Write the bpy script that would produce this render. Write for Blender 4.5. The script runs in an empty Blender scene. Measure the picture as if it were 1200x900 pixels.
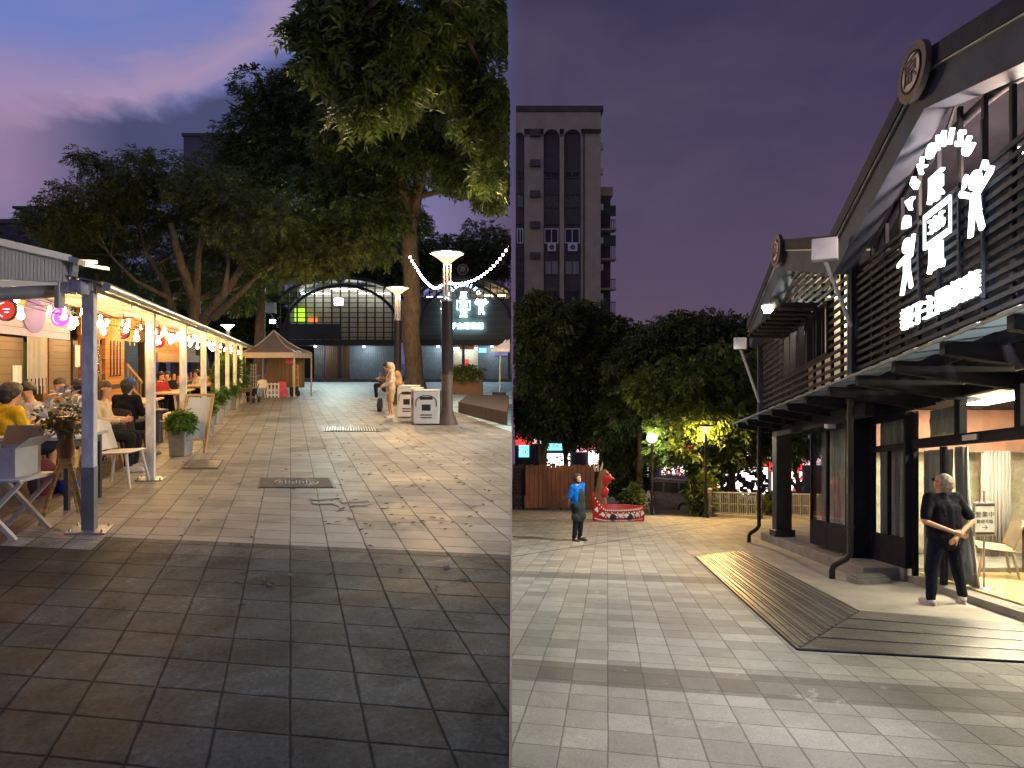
import bpy, bmesh, math, random
import numpy as np
from mathutils import Vector, Matrix, Euler
random.seed(7); rng = np.random.default_rng(11)
SC = bpy.context.scene
COL = SC.collection
PI = math.pi
F = 700.0; HC = 1.6; HZ = 425.0           # focal length in px of the 1200 px frame, eye height, horizon row
K = 134.0/700.0                            # fall of the lower square on the right, metres per metre

def L(px, py, d): return Vector(((px-600)*d/F, d, HC+(HZ-py)*d/F))
def Lg(px, py):
    d = HC*F/(py-425.0); return Vector(((px-600)*d/F, d, 0.0))
def Rg(px, py):
    d = HC*F/(py-559.0); return Vector(((px-600)*d/F, d, -K*d))
def Rx(px, d, h=0.0): return Vector(((px-600)*d/F, d, h-K*d))

# ------------------------------------------------------------------ object helpers
BASE = {}
def setp(o, label=None, cat=None, group=None, kind=None):
    if label: o['label'] = label
    if cat: o['category'] = cat
    if group: o['group'] = group
    if kind: o['kind'] = kind
    return o
def empty(name, loc=(0,0,0), label=None, cat=None, group=None, rz=0):
    o = bpy.data.objects.new(name, None); COL.objects.link(o)
    o.location = loc; o.rotation_euler = (0,0,rz); o.empty_display_size = .2
    BASE[o.name] = Vector(loc)
    return setp(o, label, cat, group)
def link_mesh(name, me, parent=None, mats=()):
    o = bpy.data.objects.new(name, me); COL.objects.link(o)
    for m in mats: me.materials.append(m)
    if parent is not None: o.parent = parent
    return o
def copy_tree(o, parent=None):
    c = o.copy(); COL.objects.link(c)
    if parent is not None: c.parent = parent
    BASE[c.name] = BASE.get(o.name, Vector())
    for ch in [x for x in o.children]: copy_tree(ch, c)
    return c

class MB:
    def __init__(s, f=None): s.v=[]; s.q=[]; s.sm=[]; s.mi=[]; s.f=f; s.m=0
    def add(s, vs, fs, smooth=False):
        n=len(s.v)
        for p in vs:
            p=tuple(p); s.v.append(tuple(s.f(*p)) if s.f else p)
        for q in fs: s.q.append([i+n for i in q]); s.sm.append(smooth); s.mi.append(s.m)
        return s
    def hexa(s, p):   # 8 points: bottom ring 4, top ring 4
        return s.add(p, [(3,2,1,0),(4,5,6,7),(0,1,5,4),(1,2,6,5),(2,3,7,6),(3,0,4,7)])
    def bb(s, x0,x1,y0,y1,z0,z1):
        return s.hexa([(x0,y0,z0),(x1,y0,z0),(x1,y1,z0),(x0,y1,z0),(x0,y0,z1),(x1,y0,z1),(x1,y1,z1),(x0,y1,z1)])
    def box(s, c, size, rot=None):
        hx,hy,hz=[a/2 for a in size]; M=Euler(rot).to_matrix() if rot else None; c=Vector(c)
        P=[(-hx,-hy,-hz),(hx,-hy,-hz),(hx,hy,-hz),(-hx,hy,-hz),(-hx,-hy,hz),(hx,-hy,hz),(hx,hy,hz),(-hx,hy,hz)]
        return s.hexa([c+(M@Vector(p) if M else Vector(p)) for p in P])
    def bar(s, a, b, w, h=None):
        a=Vector(a); b=Vector(b); h=h or w; d=(b-a).normalized()
        up=Vector((0,0,1)) if abs(d.z)<.95 else Vector((0,1,0))
        x=d.cross(up).normalized()*w/2; y=x.normalized().cross(d)*h/2
        return s.hexa([a-x-y,a+x-y,b+x-y,b-x-y,a-x+y,a+x+y,b+x+y,b-x+y])
    def tube(s, pts, r, n=10, cap=True, smooth=True):
        pts=[Vector(p) for p in pts]; m=len(pts)
        rr=r if isinstance(r,(list,tuple)) else [r]*m
        vs=[]; fs=[]; ref=None
        for i,p in enumerate(pts):
            d=(pts[min(i+1,m-1)]-pts[max(i-1,0)]).normalized()
            if ref is None:
                ref=Vector((1,0,0)) if abs(d.x)<.8 else Vector((0,1,0))
            x=(ref-d*ref.dot(d)).normalized(); ref=x; y=d.cross(x)
            for k in range(n):
                a=2*PI*k/n; vs.append(p+(x*math.cos(a)+y*math.sin(a))*rr[i])
        for i in range(m-1):
            for k in range(n):
                k2=(k+1)%n; fs.append((i*n+k,i*n+k2,(i+1)*n+k2,(i+1)*n+k))
        s.add(vs,fs,smooth)
        if cap:
            s.add(vs[:n],[tuple(range(n))[::-1]]); s.add(vs[-n:],[tuple(range(n))])
        return s
    def lathe(s, c, prof, n=20, smooth=True):
        c=Vector(c); vs=[]; fs=[]; m=len(prof)
        for (r,z) in prof:
            r=max(r,1e-4)
            for k in range(n):
                a=2*PI*k/n; vs.append(c+Vector((r*math.cos(a),r*math.sin(a),z)))
        for i in range(m-1):
            for k in range(n):
                k2=(k+1)%n; fs.append((i*n+k,i*n+k2,(i+1)*n+k2,(i+1)*n+k))
        s.add(vs,fs,smooth)
        if prof[0][0]>1e-3: s.add(vs[:n],[tuple(range(n))[::-1]])
        if prof[-1][0]>1e-3: s.add(vs[-n:],[tuple(range(n))])
        return s
    def ell(s, c, r, n=12, m=8, rot=None):
        if not isinstance(r,(tuple,list)): r=(r,r,r)
        M=Euler(rot).to_matrix() if rot else Matrix.Identity(3); c=Vector(c)
        vs=[c+M@Vector((0,0,-r[2]))]; fs=[]
        for i in range(1,m):
            t=-PI/2+PI*i/m
            for k in range(n):
                a=2*PI*k/n; vs.append(c+M@Vector((r[0]*math.cos(t)*math.cos(a),r[1]*math.cos(t)*math.sin(a),r[2]*math.sin(t))))
        vs.append(c+M@Vector((0,0,r[2])))
        for k in range(n):
            k2=(k+1)%n; fs.append((0,1+k2,1+k))
            for i in range(m-2): fs.append((1+i*n+k,1+i*n+k2,1+(i+1)*n+k2,1+(i+1)*n+k))
            fs.append((len(vs)-1,1+(m-2)*n+k,1+(m-2)*n+k2))
        return s.add(vs,fs,True)
    def cap(s, a, b, ra, rb, n=12):   # tapered capsule
        a=Vector(a); b=Vector(b); d=b-a; ln=d.length
        if ln<1e-6: return s.ell(a,ra)
        d/=ln; pts=[];rr=[]
        for t in (-1,-.92,-.7,-.38): pts.append(a+d*ra*t); rr.append(max(ra*math.sqrt(max(0,1-t*t)),1e-3))
        pts.append(a);rr.append(ra);pts.append(b);rr.append(rb)
        for t in (.38,.7,.92,1): pts.append(b+d*rb*t); rr.append(max(rb*math.sqrt(max(0,1-t*t)),1e-3))
        return s.tube(pts,rr,n)
    def quad(s,*p): return s.add(p,[tuple(range(len(p)))])
    def prism(s, poly, ext):
        e=Vector(ext); n=len(poly); P=[Vector(p) for p in poly]
        vs=P+[p+e for p in P]
        fs=[tuple(range(n))[::-1],tuple(range(n,2*n))]+[(i,(i+1)%n,n+(i+1)%n,n+i) for i in range(n)]
        return s.add(vs,fs)
    def build(s, name, mats, parent=None, bevel=0, kind=None):
        me=bpy.data.meshes.new(name)
        b=BASE.get(parent.name,Vector()) if parent is not None else Vector()
        me.from_pydata([(v[0]-b[0],v[1]-b[1],v[2]-b[2]) for v in s.v],[],s.q)
        me.polygons.foreach_set('use_smooth',s.sm); me.polygons.foreach_set('material_index',s.mi)
        bm=bmesh.new(); bm.from_mesh(me); bmesh.ops.recalc_face_normals(bm,faces=bm.faces); bm.to_mesh(me); bm.free()
        me.update()
        if not isinstance(mats,(list,tuple)): mats=[mats]
        o=link_mesh(name,me,parent,mats); BASE[o.name]=b
        if bevel:
            md=o.modifiers.new('b','BEVEL'); md.width=bevel; md.segments=2; md.limit_method='ANGLE'
        if kind: o['kind']=kind
        return o

def top(name, mb, mats, label, cat, group=None, bevel=0, base=None, kind=None):
    """a thing that is one mesh: origin moved to its base"""
    if base is None:
        xs=[v[0] for v in mb.v]; ys=[v[1] for v in mb.v]; zs=[v[2] for v in mb.v]
        base=Vector(((min(xs)+max(xs))/2,(min(ys)+max(ys))/2,min(zs)))
    base=Vector(base)
    mb.v=[(v[0]-base.x,v[1]-base.y,v[2]-base.z) for v in mb.v]
    o=mb.build(name,mats,None,bevel); o.location=base
    return setp(o,label,cat,group,kind)

# ------------------------------------------------------------------ materials
class NT:
    def __init__(s, tree): s.t=tree
    def n(s, typ, **kw):
        x=s.t.nodes.new(typ)
        for k,v in kw.items(): setattr(x,k,v)
        return x
    def l(s,a,b): s.t.links.new(a,b)
    def put(s, sock, v):
        if isinstance(v,bpy.types.NodeSocket): s.l(v,sock)
        else: sock.default_value=v
    def m(s, op, a, b=0.0, c=0.0, clamp=False):
        x=s.n('ShaderNodeMath',operation=op,use_clamp=clamp)
        for i,v in enumerate((a,b,c)): s.put(x.inputs[i],v)
        return x.outputs[0]
    def mix(s, f, a, b, blend='MIX'):
        x=s.n('ShaderNodeMix',data_type='RGBA',blend_type=blend)
        s.put(x.inputs[0],f); s.put(x.inputs[6],a); s.put(x.inputs[7],b); return x.outputs[2]
    def noise(s, vec, scale, detail=4, rough=.55, dist=0):
        x=s.n('ShaderNodeTexNoise'); 
        if vec is not None: s.l(vec,x.inputs['Vector'])
        x.inputs['Scale'].default_value=scale; x.inputs['Detail'].default_value=detail
        x.inputs['Roughness'].default_value=rough; x.inputs['Distortion'].default_value=dist
        return x.outputs['Fac']
    def ramp(s, fac, stops):
        x=s.n('ShaderNodeValToRGB'); s.l(fac,x.inputs[0]); e=x.color_ramp.elements
        while len(e)<len(stops): e.new(.5)
        for i,(p,c) in enumerate(stops):
            e[i].position=p; e[i].color=(c,c,c,1) if isinstance(c,(int,float)) else (*c,1)
        return x.outputs[0]
def rgb(c): return (c[0],c[1],c[2],1.0)
def new_mat(name):
    m=bpy.data.materials.new(name); m.use_nodes=True; t=m.node_tree
    for x in list(t.nodes): t.nodes.remove(x)
    g=NT(t); out=g.n('ShaderNodeOutputMaterial'); return m,g,out
MATS={}
def M(name, col, rough=.6, metal=0, vary=.25, scale=6, bump=.15, stretch=None, col2=None, spec=.5, coords='Object'):
    if name in MATS: return MATS[name]
    m,g,out=new_mat(name); b=g.n('ShaderNodeBsdfPrincipled'); g.l(b.outputs[0],out.inputs[0])
    tc=g.n('ShaderNodeTexCoord').outputs[coords]
    if stretch:
        mp=g.n('ShaderNodeMapping'); g.l(tc,mp.inputs[0]); mp.inputs['Scale'].default_value=stretch; tc=mp.outputs[0]
    nz=g.noise(tc,scale,6,.6)
    c2=col2 or tuple(x*(1-vary) for x in col); c1=col if col2 else tuple(min(1,x*(1+vary)) for x in col)
    f=g.ramp(nz,[(.32,0.0),(.68,1.0)])
    g.put(b.inputs['Base Color'],g.mix(f,rgb(c2),rgb(c1)))
    n2=g.noise(tc,scale*5,3)
    g.put(b.inputs['Roughness'],g.m('MULTIPLY_ADD',n2,.25,rough-.12,clamp=True))
    b.inputs['Metallic'].default_value=metal; b.inputs['Specular IOR Level'].default_value=spec
    if bump:
        bp=g.n('ShaderNodeBump'); bp.inputs['Strength'].default_value=bump; bp.inputs['Distance'].default_value=.02
        g.l(n2,bp.inputs['Height']); g.l(bp.outputs[0],b.inputs['Normal'])
    MATS[name]=m; return m
def E(name, col, strength):
    if name in MATS: return MATS[name]
    m,g,out=new_mat(name); e=g.n('ShaderNodeEmission'); e.inputs[0].default_value=rgb(col); e.inputs[1].default_value=strength
    g.l(e.outputs[0],out.inputs[0]); MATS[name]=m; return m
def planks(name, col, width=.12, axis=2, rough=.55, dark=.35, vary=.3, gap=.06):
    """boards laid across one object axis, with dark joints and grain"""
    if name in MATS: return MATS[name]
    m,g,out=new_mat(name); b=g.n('ShaderNodeBsdfPrincipled'); g.l(b.outputs[0],out.inputs[0])
    tc=g.n('ShaderNodeTexCoord').outputs['Object']; sp=g.n('ShaderNodeSeparateXYZ'); g.l(tc,sp.inputs[0])
    u=g.m('DIVIDE',sp.outputs[axis],width); fl=g.m('FLOOR',u); fr=g.m('FRACT',u)
    wn=g.n('ShaderNodeTexWhiteNoise',noise_dimensions='1D'); g.l(fl,wn.inputs['W'])
    joint=g.m('LESS_THAN',fr,gap)
    mp=g.n('ShaderNodeMapping'); g.l(tc,mp.inputs[0]); sc=[2.,2.,2.]; sc[axis]=22.; mp.inputs['Scale'].default_value=sc
    nz=g.noise(mp.outputs[0],2.5,6,.6)
    k=g.m('ADD',g.m('MULTIPLY',wn.outputs[0],vary),g.m('MULTIPLY_ADD',nz,.5,.6-vary/2))
    c=g.mix(1.0,rgb(col),k,'MULTIPLY'); c=g.mix(joint,c,rgb([x*dark*.4 for x in col]))
    g.put(b.inputs['Base Color'],c); b.inputs['Roughness'].default_value=rough
    bp=g.n('ShaderNodeBump'); bp.inputs['Strength'].default_value=.5; bp.inputs['Distance'].default_value=.01
    g.l(g.m('SUBTRACT',g.m('MULTIPLY',nz,.3),joint),bp.inputs['Height']); g.l(bp.outputs[0],b.inputs['Normal'])
    MATS[name]=m; return m
def glass(name, tint=(.9,.95,.95), refl=.12):
    if name in MATS: return MATS[name]
    m,g,out=new_mat(name); t=g.n('ShaderNodeBsdfTransparent'); t.inputs[0].default_value=rgb(tint)
    gl=g.n('ShaderNodeBsdfGlossy'); gl.inputs['Roughness'].default_value=.03
    lw=g.n('ShaderNodeLayerWeight'); lw.inputs[0].default_value=.5
    mx=g.n('ShaderNodeMixShader'); g.l(g.m('ADD',g.m('MULTIPLY',g.m('POWER',lw.outputs['Facing'],4.0),.5),refl*.3,clamp=True),mx.inputs[0])
    g.l(t.outputs[0],mx.inputs[1]); g.l(gl.outputs[0],mx.inputs[2]); g.l(mx.outputs[0],out.inputs[0]); MATS[name]=m; return m
def leafmat(name, c0, c1, trans=.35, pw=1.5):
    if name in MATS: return MATS[name]
    m,g,out=new_mat(name); geo=g.n('ShaderNodeNewGeometry'); r=geo.outputs['Random Per Island']
    c=g.mix(g.m('POWER',r,pw),rgb(c0),rgb(c1))
    b=g.n('ShaderNodeBsdfPrincipled'); g.put(b.inputs['Base Color'],c); b.inputs['Roughness'].default_value=.5; b.inputs['Specular IOR Level'].default_value=.3
    t=g.n('ShaderNodeBsdfTranslucent'); g.put(t.inputs[0],g.mix(.5,c,rgb((.10,.13,.02))))
    mx=g.n('ShaderNodeMixShader'); mx.inputs[0].default_value=trans
    g.l(b.outputs[0],mx.inputs[1]); g.l(t.outputs[0],mx.inputs[2]); g.l(mx.outputs[0],out.inputs[0]); MATS[name]=m; return m

def paving(name, ua, va, zones, tile, joint=.018, jcol=(.035,.033,.03), shift=0.0, extra=None, rough=.42, wet=.35, spec=.3, spec2=.3, st=1.0):
    """stone slabs: u = ua . (x,y), v = va . (x,y); zones = [(v_from, colour)], one stone after another along v"""
    m,g,out=new_mat(name); b=g.n('ShaderNodeBsdfPrincipled'); g.l(b.outputs[0],out.inputs[0])
    tc=g.n('ShaderNodeTexCoord').outputs['Object']; sp=g.n('ShaderNodeSeparateXYZ'); g.l(tc,sp.inputs[0]); X,Y=sp.outputs[0],sp.outputs[1]
    u0=g.m('ADD',g.m('MULTIPLY',X,ua[0]),g.m('MULTIPLY',Y,ua[1])); v0=g.m('ADD',g.m('MULTIPLY',X,va[0]),g.m('MULTIPLY',Y,va[1]))
    wob=g.m('MULTIPLY_ADD',g.noise(tc,1.3,3),.02,-.01)
    u=g.m('DIVIDE',g.m('ADD',u0,wob),tile[0]); fu=g.m('FLOOR',u); ru=g.m('FRACT',u)
    w1=g.n('ShaderNodeTexWhiteNoise',noise_dimensions='1D'); g.l(fu,w1.inputs['W'])
    far=g.m('GREATER_THAN',v0,zones[-1][0]) if shift else 0.0
    v=g.m('DIVIDE',g.m('ADD',v0,wob),tile[1])
    if shift: v=g.m('ADD',v,g.m('MULTIPLY',g.m('MULTIPLY',w1.outputs[0],shift),far))
    fv=g.m('FLOOR',v); rv=g.m('FRACT',v)
    cmb=g.n('ShaderNodeCombineXYZ'); g.l(fu,cmb.inputs[0]); g.l(fv,cmb.inputs[1])
    w2=g.n('ShaderNodeTexWhiteNoise',noise_dimensions='2D'); g.l(cmb.outputs[0],w2.inputs['Vector'])
    du=g.m('MULTIPLY',g.m('MINIMUM',ru,g.m('SUBTRACT',1.0,ru)),tile[0]); dv=g.m('MULTIPLY',g.m('MINIMUM',rv,g.m('SUBTRACT',1.0,rv)),tile[1])
    jw=g.m('MULTIPLY',g.m('POWER',g.noise(tc,6,4,.7),1.6),joint*1.9)
    jt=g.m('SUBTRACT',1.0,g.m('SMOOTH_MIN',g.m('DIVIDE',g.m('MINIMUM',du,dv),g.m('ADD',jw,.001)),1.0,.1),clamp=True)
    c=rgb(zones[0][1])
    for z0,cc in zones[1:]: c=g.mix(g.m('GREATER_THAN',v0,z0),c,rgb(cc))
    if extra: c=extra(g,c,X,Y,u0,v0)
    big=g.noise(tc,.55,6,.62,.4); med=g.noise(tc,3.2,6,.65); fine=g.noise(tc,60,3,.6)
    stain=g.ramp(big,[(.34,.50),(.47,.92),(.56,1.0),(.70,1.22)])
    bl=g.noise(tc,1.15,5,.6,.8); stain=g.mix(1.0,stain,g.ramp(bl,[(.36,.66),(.48,1.0),(.62,1.0),(.72,1.2)]),'MULTIPLY')
    k=g.m('MULTIPLY_ADD',w2.outputs[0],.42,.78)
    grain=g.noise(tc,170,2,.7); k=g.m('MULTIPLY',k,g.m('MULTIPLY_ADD',fine,.8,.6)); k=g.m('MULTIPLY',k,g.m('MULTIPLY_ADD',grain,.7,.65)); k=g.m('MULTIPLY',k,g.m('MULTIPLY_ADD',med,.55,.72))
    c=g.mix(1.0,c,k,'MULTIPLY'); c=g.mix(st,c,stain,'MULTIPLY')
    vo=g.n('ShaderNodeTexVoronoi'); vo.inputs['Scale'].default_value=1.9; g.l(tc,vo.inputs['Vector']); spot_=g.ramp(vo.outputs['Distance'],[(.035,.75),(.06,0.0)]); c=g.mix(g.m('MULTIPLY',spot_,g.m('GREATER_THAN',med,.5)),c,rgb(jcol))
    # pale scuffs
    sc=g.ramp(g.noise(tc,1.7,8,.75,1.2),[(.61,0.0),(.70,.5)])
    c=g.mix(sc,c,rgb([min(1,x*1.9+.03) for x in zones[0][1]]))
    c=g.mix(g.m('MULTIPLY',jt,.85),c,rgb(jcol)); g.put(b.inputs['Base Color'],c)
    wetm=g.ramp(big,[(.42,1.0),(.6,0.0)])
    r=g.m('SUBTRACT',g.m('MULTIPLY_ADD',fine,.25,rough),g.m('MULTIPLY',wetm,wet*.4)); r=g.m('ADD',r,g.m('MULTIPLY',jt,.3),clamp=True)
    g.put(b.inputs['Roughness'],r); g.put(b.inputs['Specular IOR Level'],g.m('MULTIPLY_ADD',g.m('GREATER_THAN',v0,zones[-1][0]),spec2-spec,spec))
    bp=g.n('ShaderNodeBump'); bp.inputs['Strength'].default_value=.55; bp.inputs['Distance'].default_value=.006
    tilt=g.m('MULTIPLY',w2.outputs[0],g.m('ADD',ru,rv))
    hgt=g.m('SUBTRACT',g.m('ADD',g.m('MULTIPLY',fine,.35),g.m('MULTIPLY',tilt,.35)),g.m('MULTIPLY',jt,.7))
    g.l(hgt,bp.inputs['Height']); g.l(bp.outputs[0],b.inputs['Normal'])
    return m

# ------------------------------------------------------------------ lettering
_tc={}
def text_geo(body, font_space=1.0):
    if body in _tc: return _tc[body]
    cu=bpy.data.curves.new('t','FONT'); cu.body=body; cu.align_x='CENTER'; cu.align_y='CENTER'; cu.resolution_u=2; cu.space_character=font_space
    o=bpy.data.objects.new('t',cu); COL.objects.link(o)
    me=bpy.data.meshes.new_from_object(o.evaluated_get(bpy.context.evaluated_depsgraph_get()))
    vs=[tuple(v.co) for v in me.vertices]; fs=[tuple(p.vertices) for p in me.polygons]
    edges={}
    for f in fs:
        for i in range(len(f)):
            a,b=f[i],f[(i+1)%len(f)]; edges[(a,b)]=1
    bd=[(a,b) for (a,b) in edges if (b,a) not in edges]
    bpy.data.objects.remove(o); bpy.data.curves.remove(cu); bpy.data.meshes.remove(me)
    _tc[body]=(vs,fs,bd); return _tc[body]
def text(mb, body, pos, size, rot=0.0, depth=.02, sx=1.0, fat=0.0):
    """pos(u,v,w) -> point; w is the way the letters stand out"""
    vs,fs,bd=text_geo(body); c,s_=math.cos(rot),math.sin(rot)
    P=[]
    for (x,y,_) in vs:
        x*=size*sx; y*=size; P.append((x*c-y*s_,x*s_+y*c))
    n=len(P); front=[pos(x,y,depth) for x,y in P]; back=[pos(x,y,0) for x,y in P]
    mb.add(front+back,[tuple(f) for f in fs]+[tuple(i+n for i in f[::-1]) for f in fs]+[(a,b,b+n,a+n) for a,b in bd])

# ------------------------------------------------------------------ foliage
def foliage_mesh(name, clumps, n, leaf, aspect=.38, per=9, droop=.35, seed=0, clip=None, density=1.0, shell=.55):
    """clumps: (centre, (rx,ry,rz), weight). Each spray is a drooping twig of leaflets."""
    r=np.random.default_rng(seed); w=np.array([c[2] for c in clumps],float); w/=w.sum()
    idx=r.choice(len(clumps),size=n,p=w)
    C=np.array([list(c[0]) for c in clumps]); R=np.array([c[1] for c in clumps])
    d=r.normal(size=(n,3)); d/=np.linalg.norm(d,axis=1)[:,None]
    rad=(shell+(1-shell)*r.random(n)**.7)
    rad*=1+.16*np.sin(d[:,0]*5+idx*1.7)*np.cos(d[:,2]*6+idx)
    P=C[idx]+d*R[idx]*rad[:,None]
    ax=d*np.array([1,1,.5])+r.normal(size=(n,3))*.45; ax[:,2]-=droop; ax/=np.linalg.norm(ax,axis=1)[:,None]
    up=np.tile([0,0,1.],(n,1))+r.normal(size=(n,3))*.35
    sd=np.cross(ax,up); sd/=np.linalg.norm(sd,axis=1)[:,None]+1e-9; nr=np.cross(sd,ax)
    ln=leaf*(.7+.6*r.random(n)); V=[]
    for k in range(per):
        t=(k//2+.5)/(per/2); sgn=1 if k%2 else -1
        base=P+ax*(t*ln*per*.22)[:,None]-np.outer(t*t*ln*.5,[0,0,1])
        dirv=sd*sgn*.85+ax*.55+nr*(r.normal(size=(n,1))*.25); dirv/=np.linalg.norm(dirv,axis=1)[:,None]
        sid=np.cross(dirv,nr); sid/=np.linalg.norm(sid,axis=1)[:,None]+1e-9
        l=(ln*(.75+.5*r.random(n)))[:,None]; tip=base+dirv*l; tip[:,2]-=(l[:,0]*.25)
        mid=base+dirv*l*.45
        V.append(np.stack([base,mid+sid*l*aspect*.5,tip,mid-sid*l*aspect*.5],1))
    V=np.concatenate(V,0)
    if clip is not None:
        ok=np.all(clip(V.reshape(-1,3)).reshape(-1,4),axis=1); V=V[ok]
    return V
def quads_mesh(name, V, mat, parent=None):
    b=np.array(BASE.get(parent.name,Vector())) if parent is not None else 0
    V=V-b; nq=len(V); me=bpy.data.meshes.new(name)
    me.vertices.add(nq*4); me.vertices.foreach_set('co',V.reshape(-1).astype(np.float32))
    me.loops.add(nq*4); me.loops.foreach_set('vertex_index',np.arange(nq*4,dtype=np.int32))
    me.polygons.add(nq); me.polygons.foreach_set('loop_start',np.arange(0,nq*4,4,dtype=np.int32)); me.polygons.foreach_set('loop_total',np.full(nq,4,dtype=np.int32))
    me.update(calc_edges=True); me.validate()
    o=link_mesh(name,me,parent,[mat]); return o
def limb(mb, a, b, r0, r1, bend=.15, n=8, seg=6, rnd=None):
    a=Vector(a); b=Vector(b); rnd=rnd or random
    ln=(b-a).length; off=Vector((rnd.uniform(-1,1),rnd.uniform(-1,1),rnd.uniform(-.2,.8)))*ln*bend
    pts=[];rr=[]
    for i in range(seg+1):
        t=i/seg; p=a.lerp(b,t)+off*math.sin(PI*t)+Vector((rnd.uniform(-1,1),rnd.uniform(-1,1),rnd.uniform(-1,1)))*ln*.012*(0<i<seg)
        pts.append(p); rr.append(r0+(r1-r0)*t**.8)
    mb.tube(pts,rr,n); return pts
left_only=lambda P: P[:,0]<-.06
right_only=lambda P: P[:,0]>.03

# ------------------------------------------------------------------ people
def remesh(mb, name, mat, parent, voxel, smooth=4):
    if voxel<.012: smooth=smooth*3
    me=bpy.data.meshes.new('tmp'); me.from_pydata([tuple(v) for v in mb.v],[],mb.q)
    o=bpy.data.objects.new('tmp',me); COL.objects.link(o)
    r=o.modifiers.new('r','REMESH'); r.mode='VOXEL'; r.voxel_size=voxel
    if smooth: s=o.modifiers.new('s','SMOOTH'); s.iterations=smooth; s.factor=.5
    m2=bpy.data.meshes.new_from_object(o.evaluated_get(bpy.context.evaluated_depsgraph_get()))
    m2.name=name; bpy.data.objects.remove(o); bpy.data.meshes.remove(me)
    m2.polygons.foreach_set('use_smooth',[True]*len(m2.polygons)); m2.materials.clear()
    o2=link_mesh(name,m2,parent,[mat]); dp={'shirt':(.020,.085),'trousers':(.020,.10),'hair':(.016,.03),'apron':(.018,.12),'backpack':(.016,.08),'hood':(.014,.07)}.get(name)
    if dp:
        tx=bpy.data.textures.get('folds_'+name) or bpy.data.textures.new('folds_'+name,'CLOUDS'); tx.noise_scale=dp[1]; tx.noise_depth=2
        d=o2.modifiers.new('folds','DISPLACE'); d.texture=tx; d.texture_coords='LOCAL'; d.strength=dp[0]; d.mid_level=.42
    return o2
def J_stand(**kw):   # local: faces -Y, feet on z=0, 1.70 m
    j=dict(pel=(0,0,.93),che=(0,.0,1.24),nec=(0,.015,1.44),hea=(0,-.005,1.585),
      shL=(.19,.01,1.385),elL=(.23,.03,1.10),wrL=(.23,-.03,.86),shR=(-.19,.01,1.385),elR=(-.23,.03,1.10),wrR=(-.23,-.03,.86),
      hiL=(.095,0,.90),knL=(.10,-.02,.49),anL=(.105,.02,.085),hiR=(-.095,0,.90),knR=(-.10,-.02,.49),anR=(-.105,.02,.085),
      toL=(.02,-.17,-.05),toR=(-.02,-.17,-.05),look=(0,-1,0))
    j.update(kw); return j
def J_sit(**kw):     # seat height .45, local origin on the ground under the pelvis
    j=dict(pel=(0,0,.55),che=(0,.0,.86),nec=(0,-.02,1.06),hea=(0,-.045,1.205),
      shL=(.19,0,1.005),elL=(.24,-.06,.75),wrL=(.14,-.28,.76),shR=(-.19,0,1.005),elR=(-.24,-.06,.75),wrR=(-.14,-.28,.76),
      hiL=(.10,-.02,.54),knL=(.13,-.43,.52),anL=(.13,-.40,.09),hiR=(-.10,-.02,.54),knR=(-.13,-.43,.52),anR=(-.13,-.40,.09),
      toL=(.01,-.17,-.055),toR=(-.01,-.17,-.055),look=(0,-1,0))
    j.update(kw); return j
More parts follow.
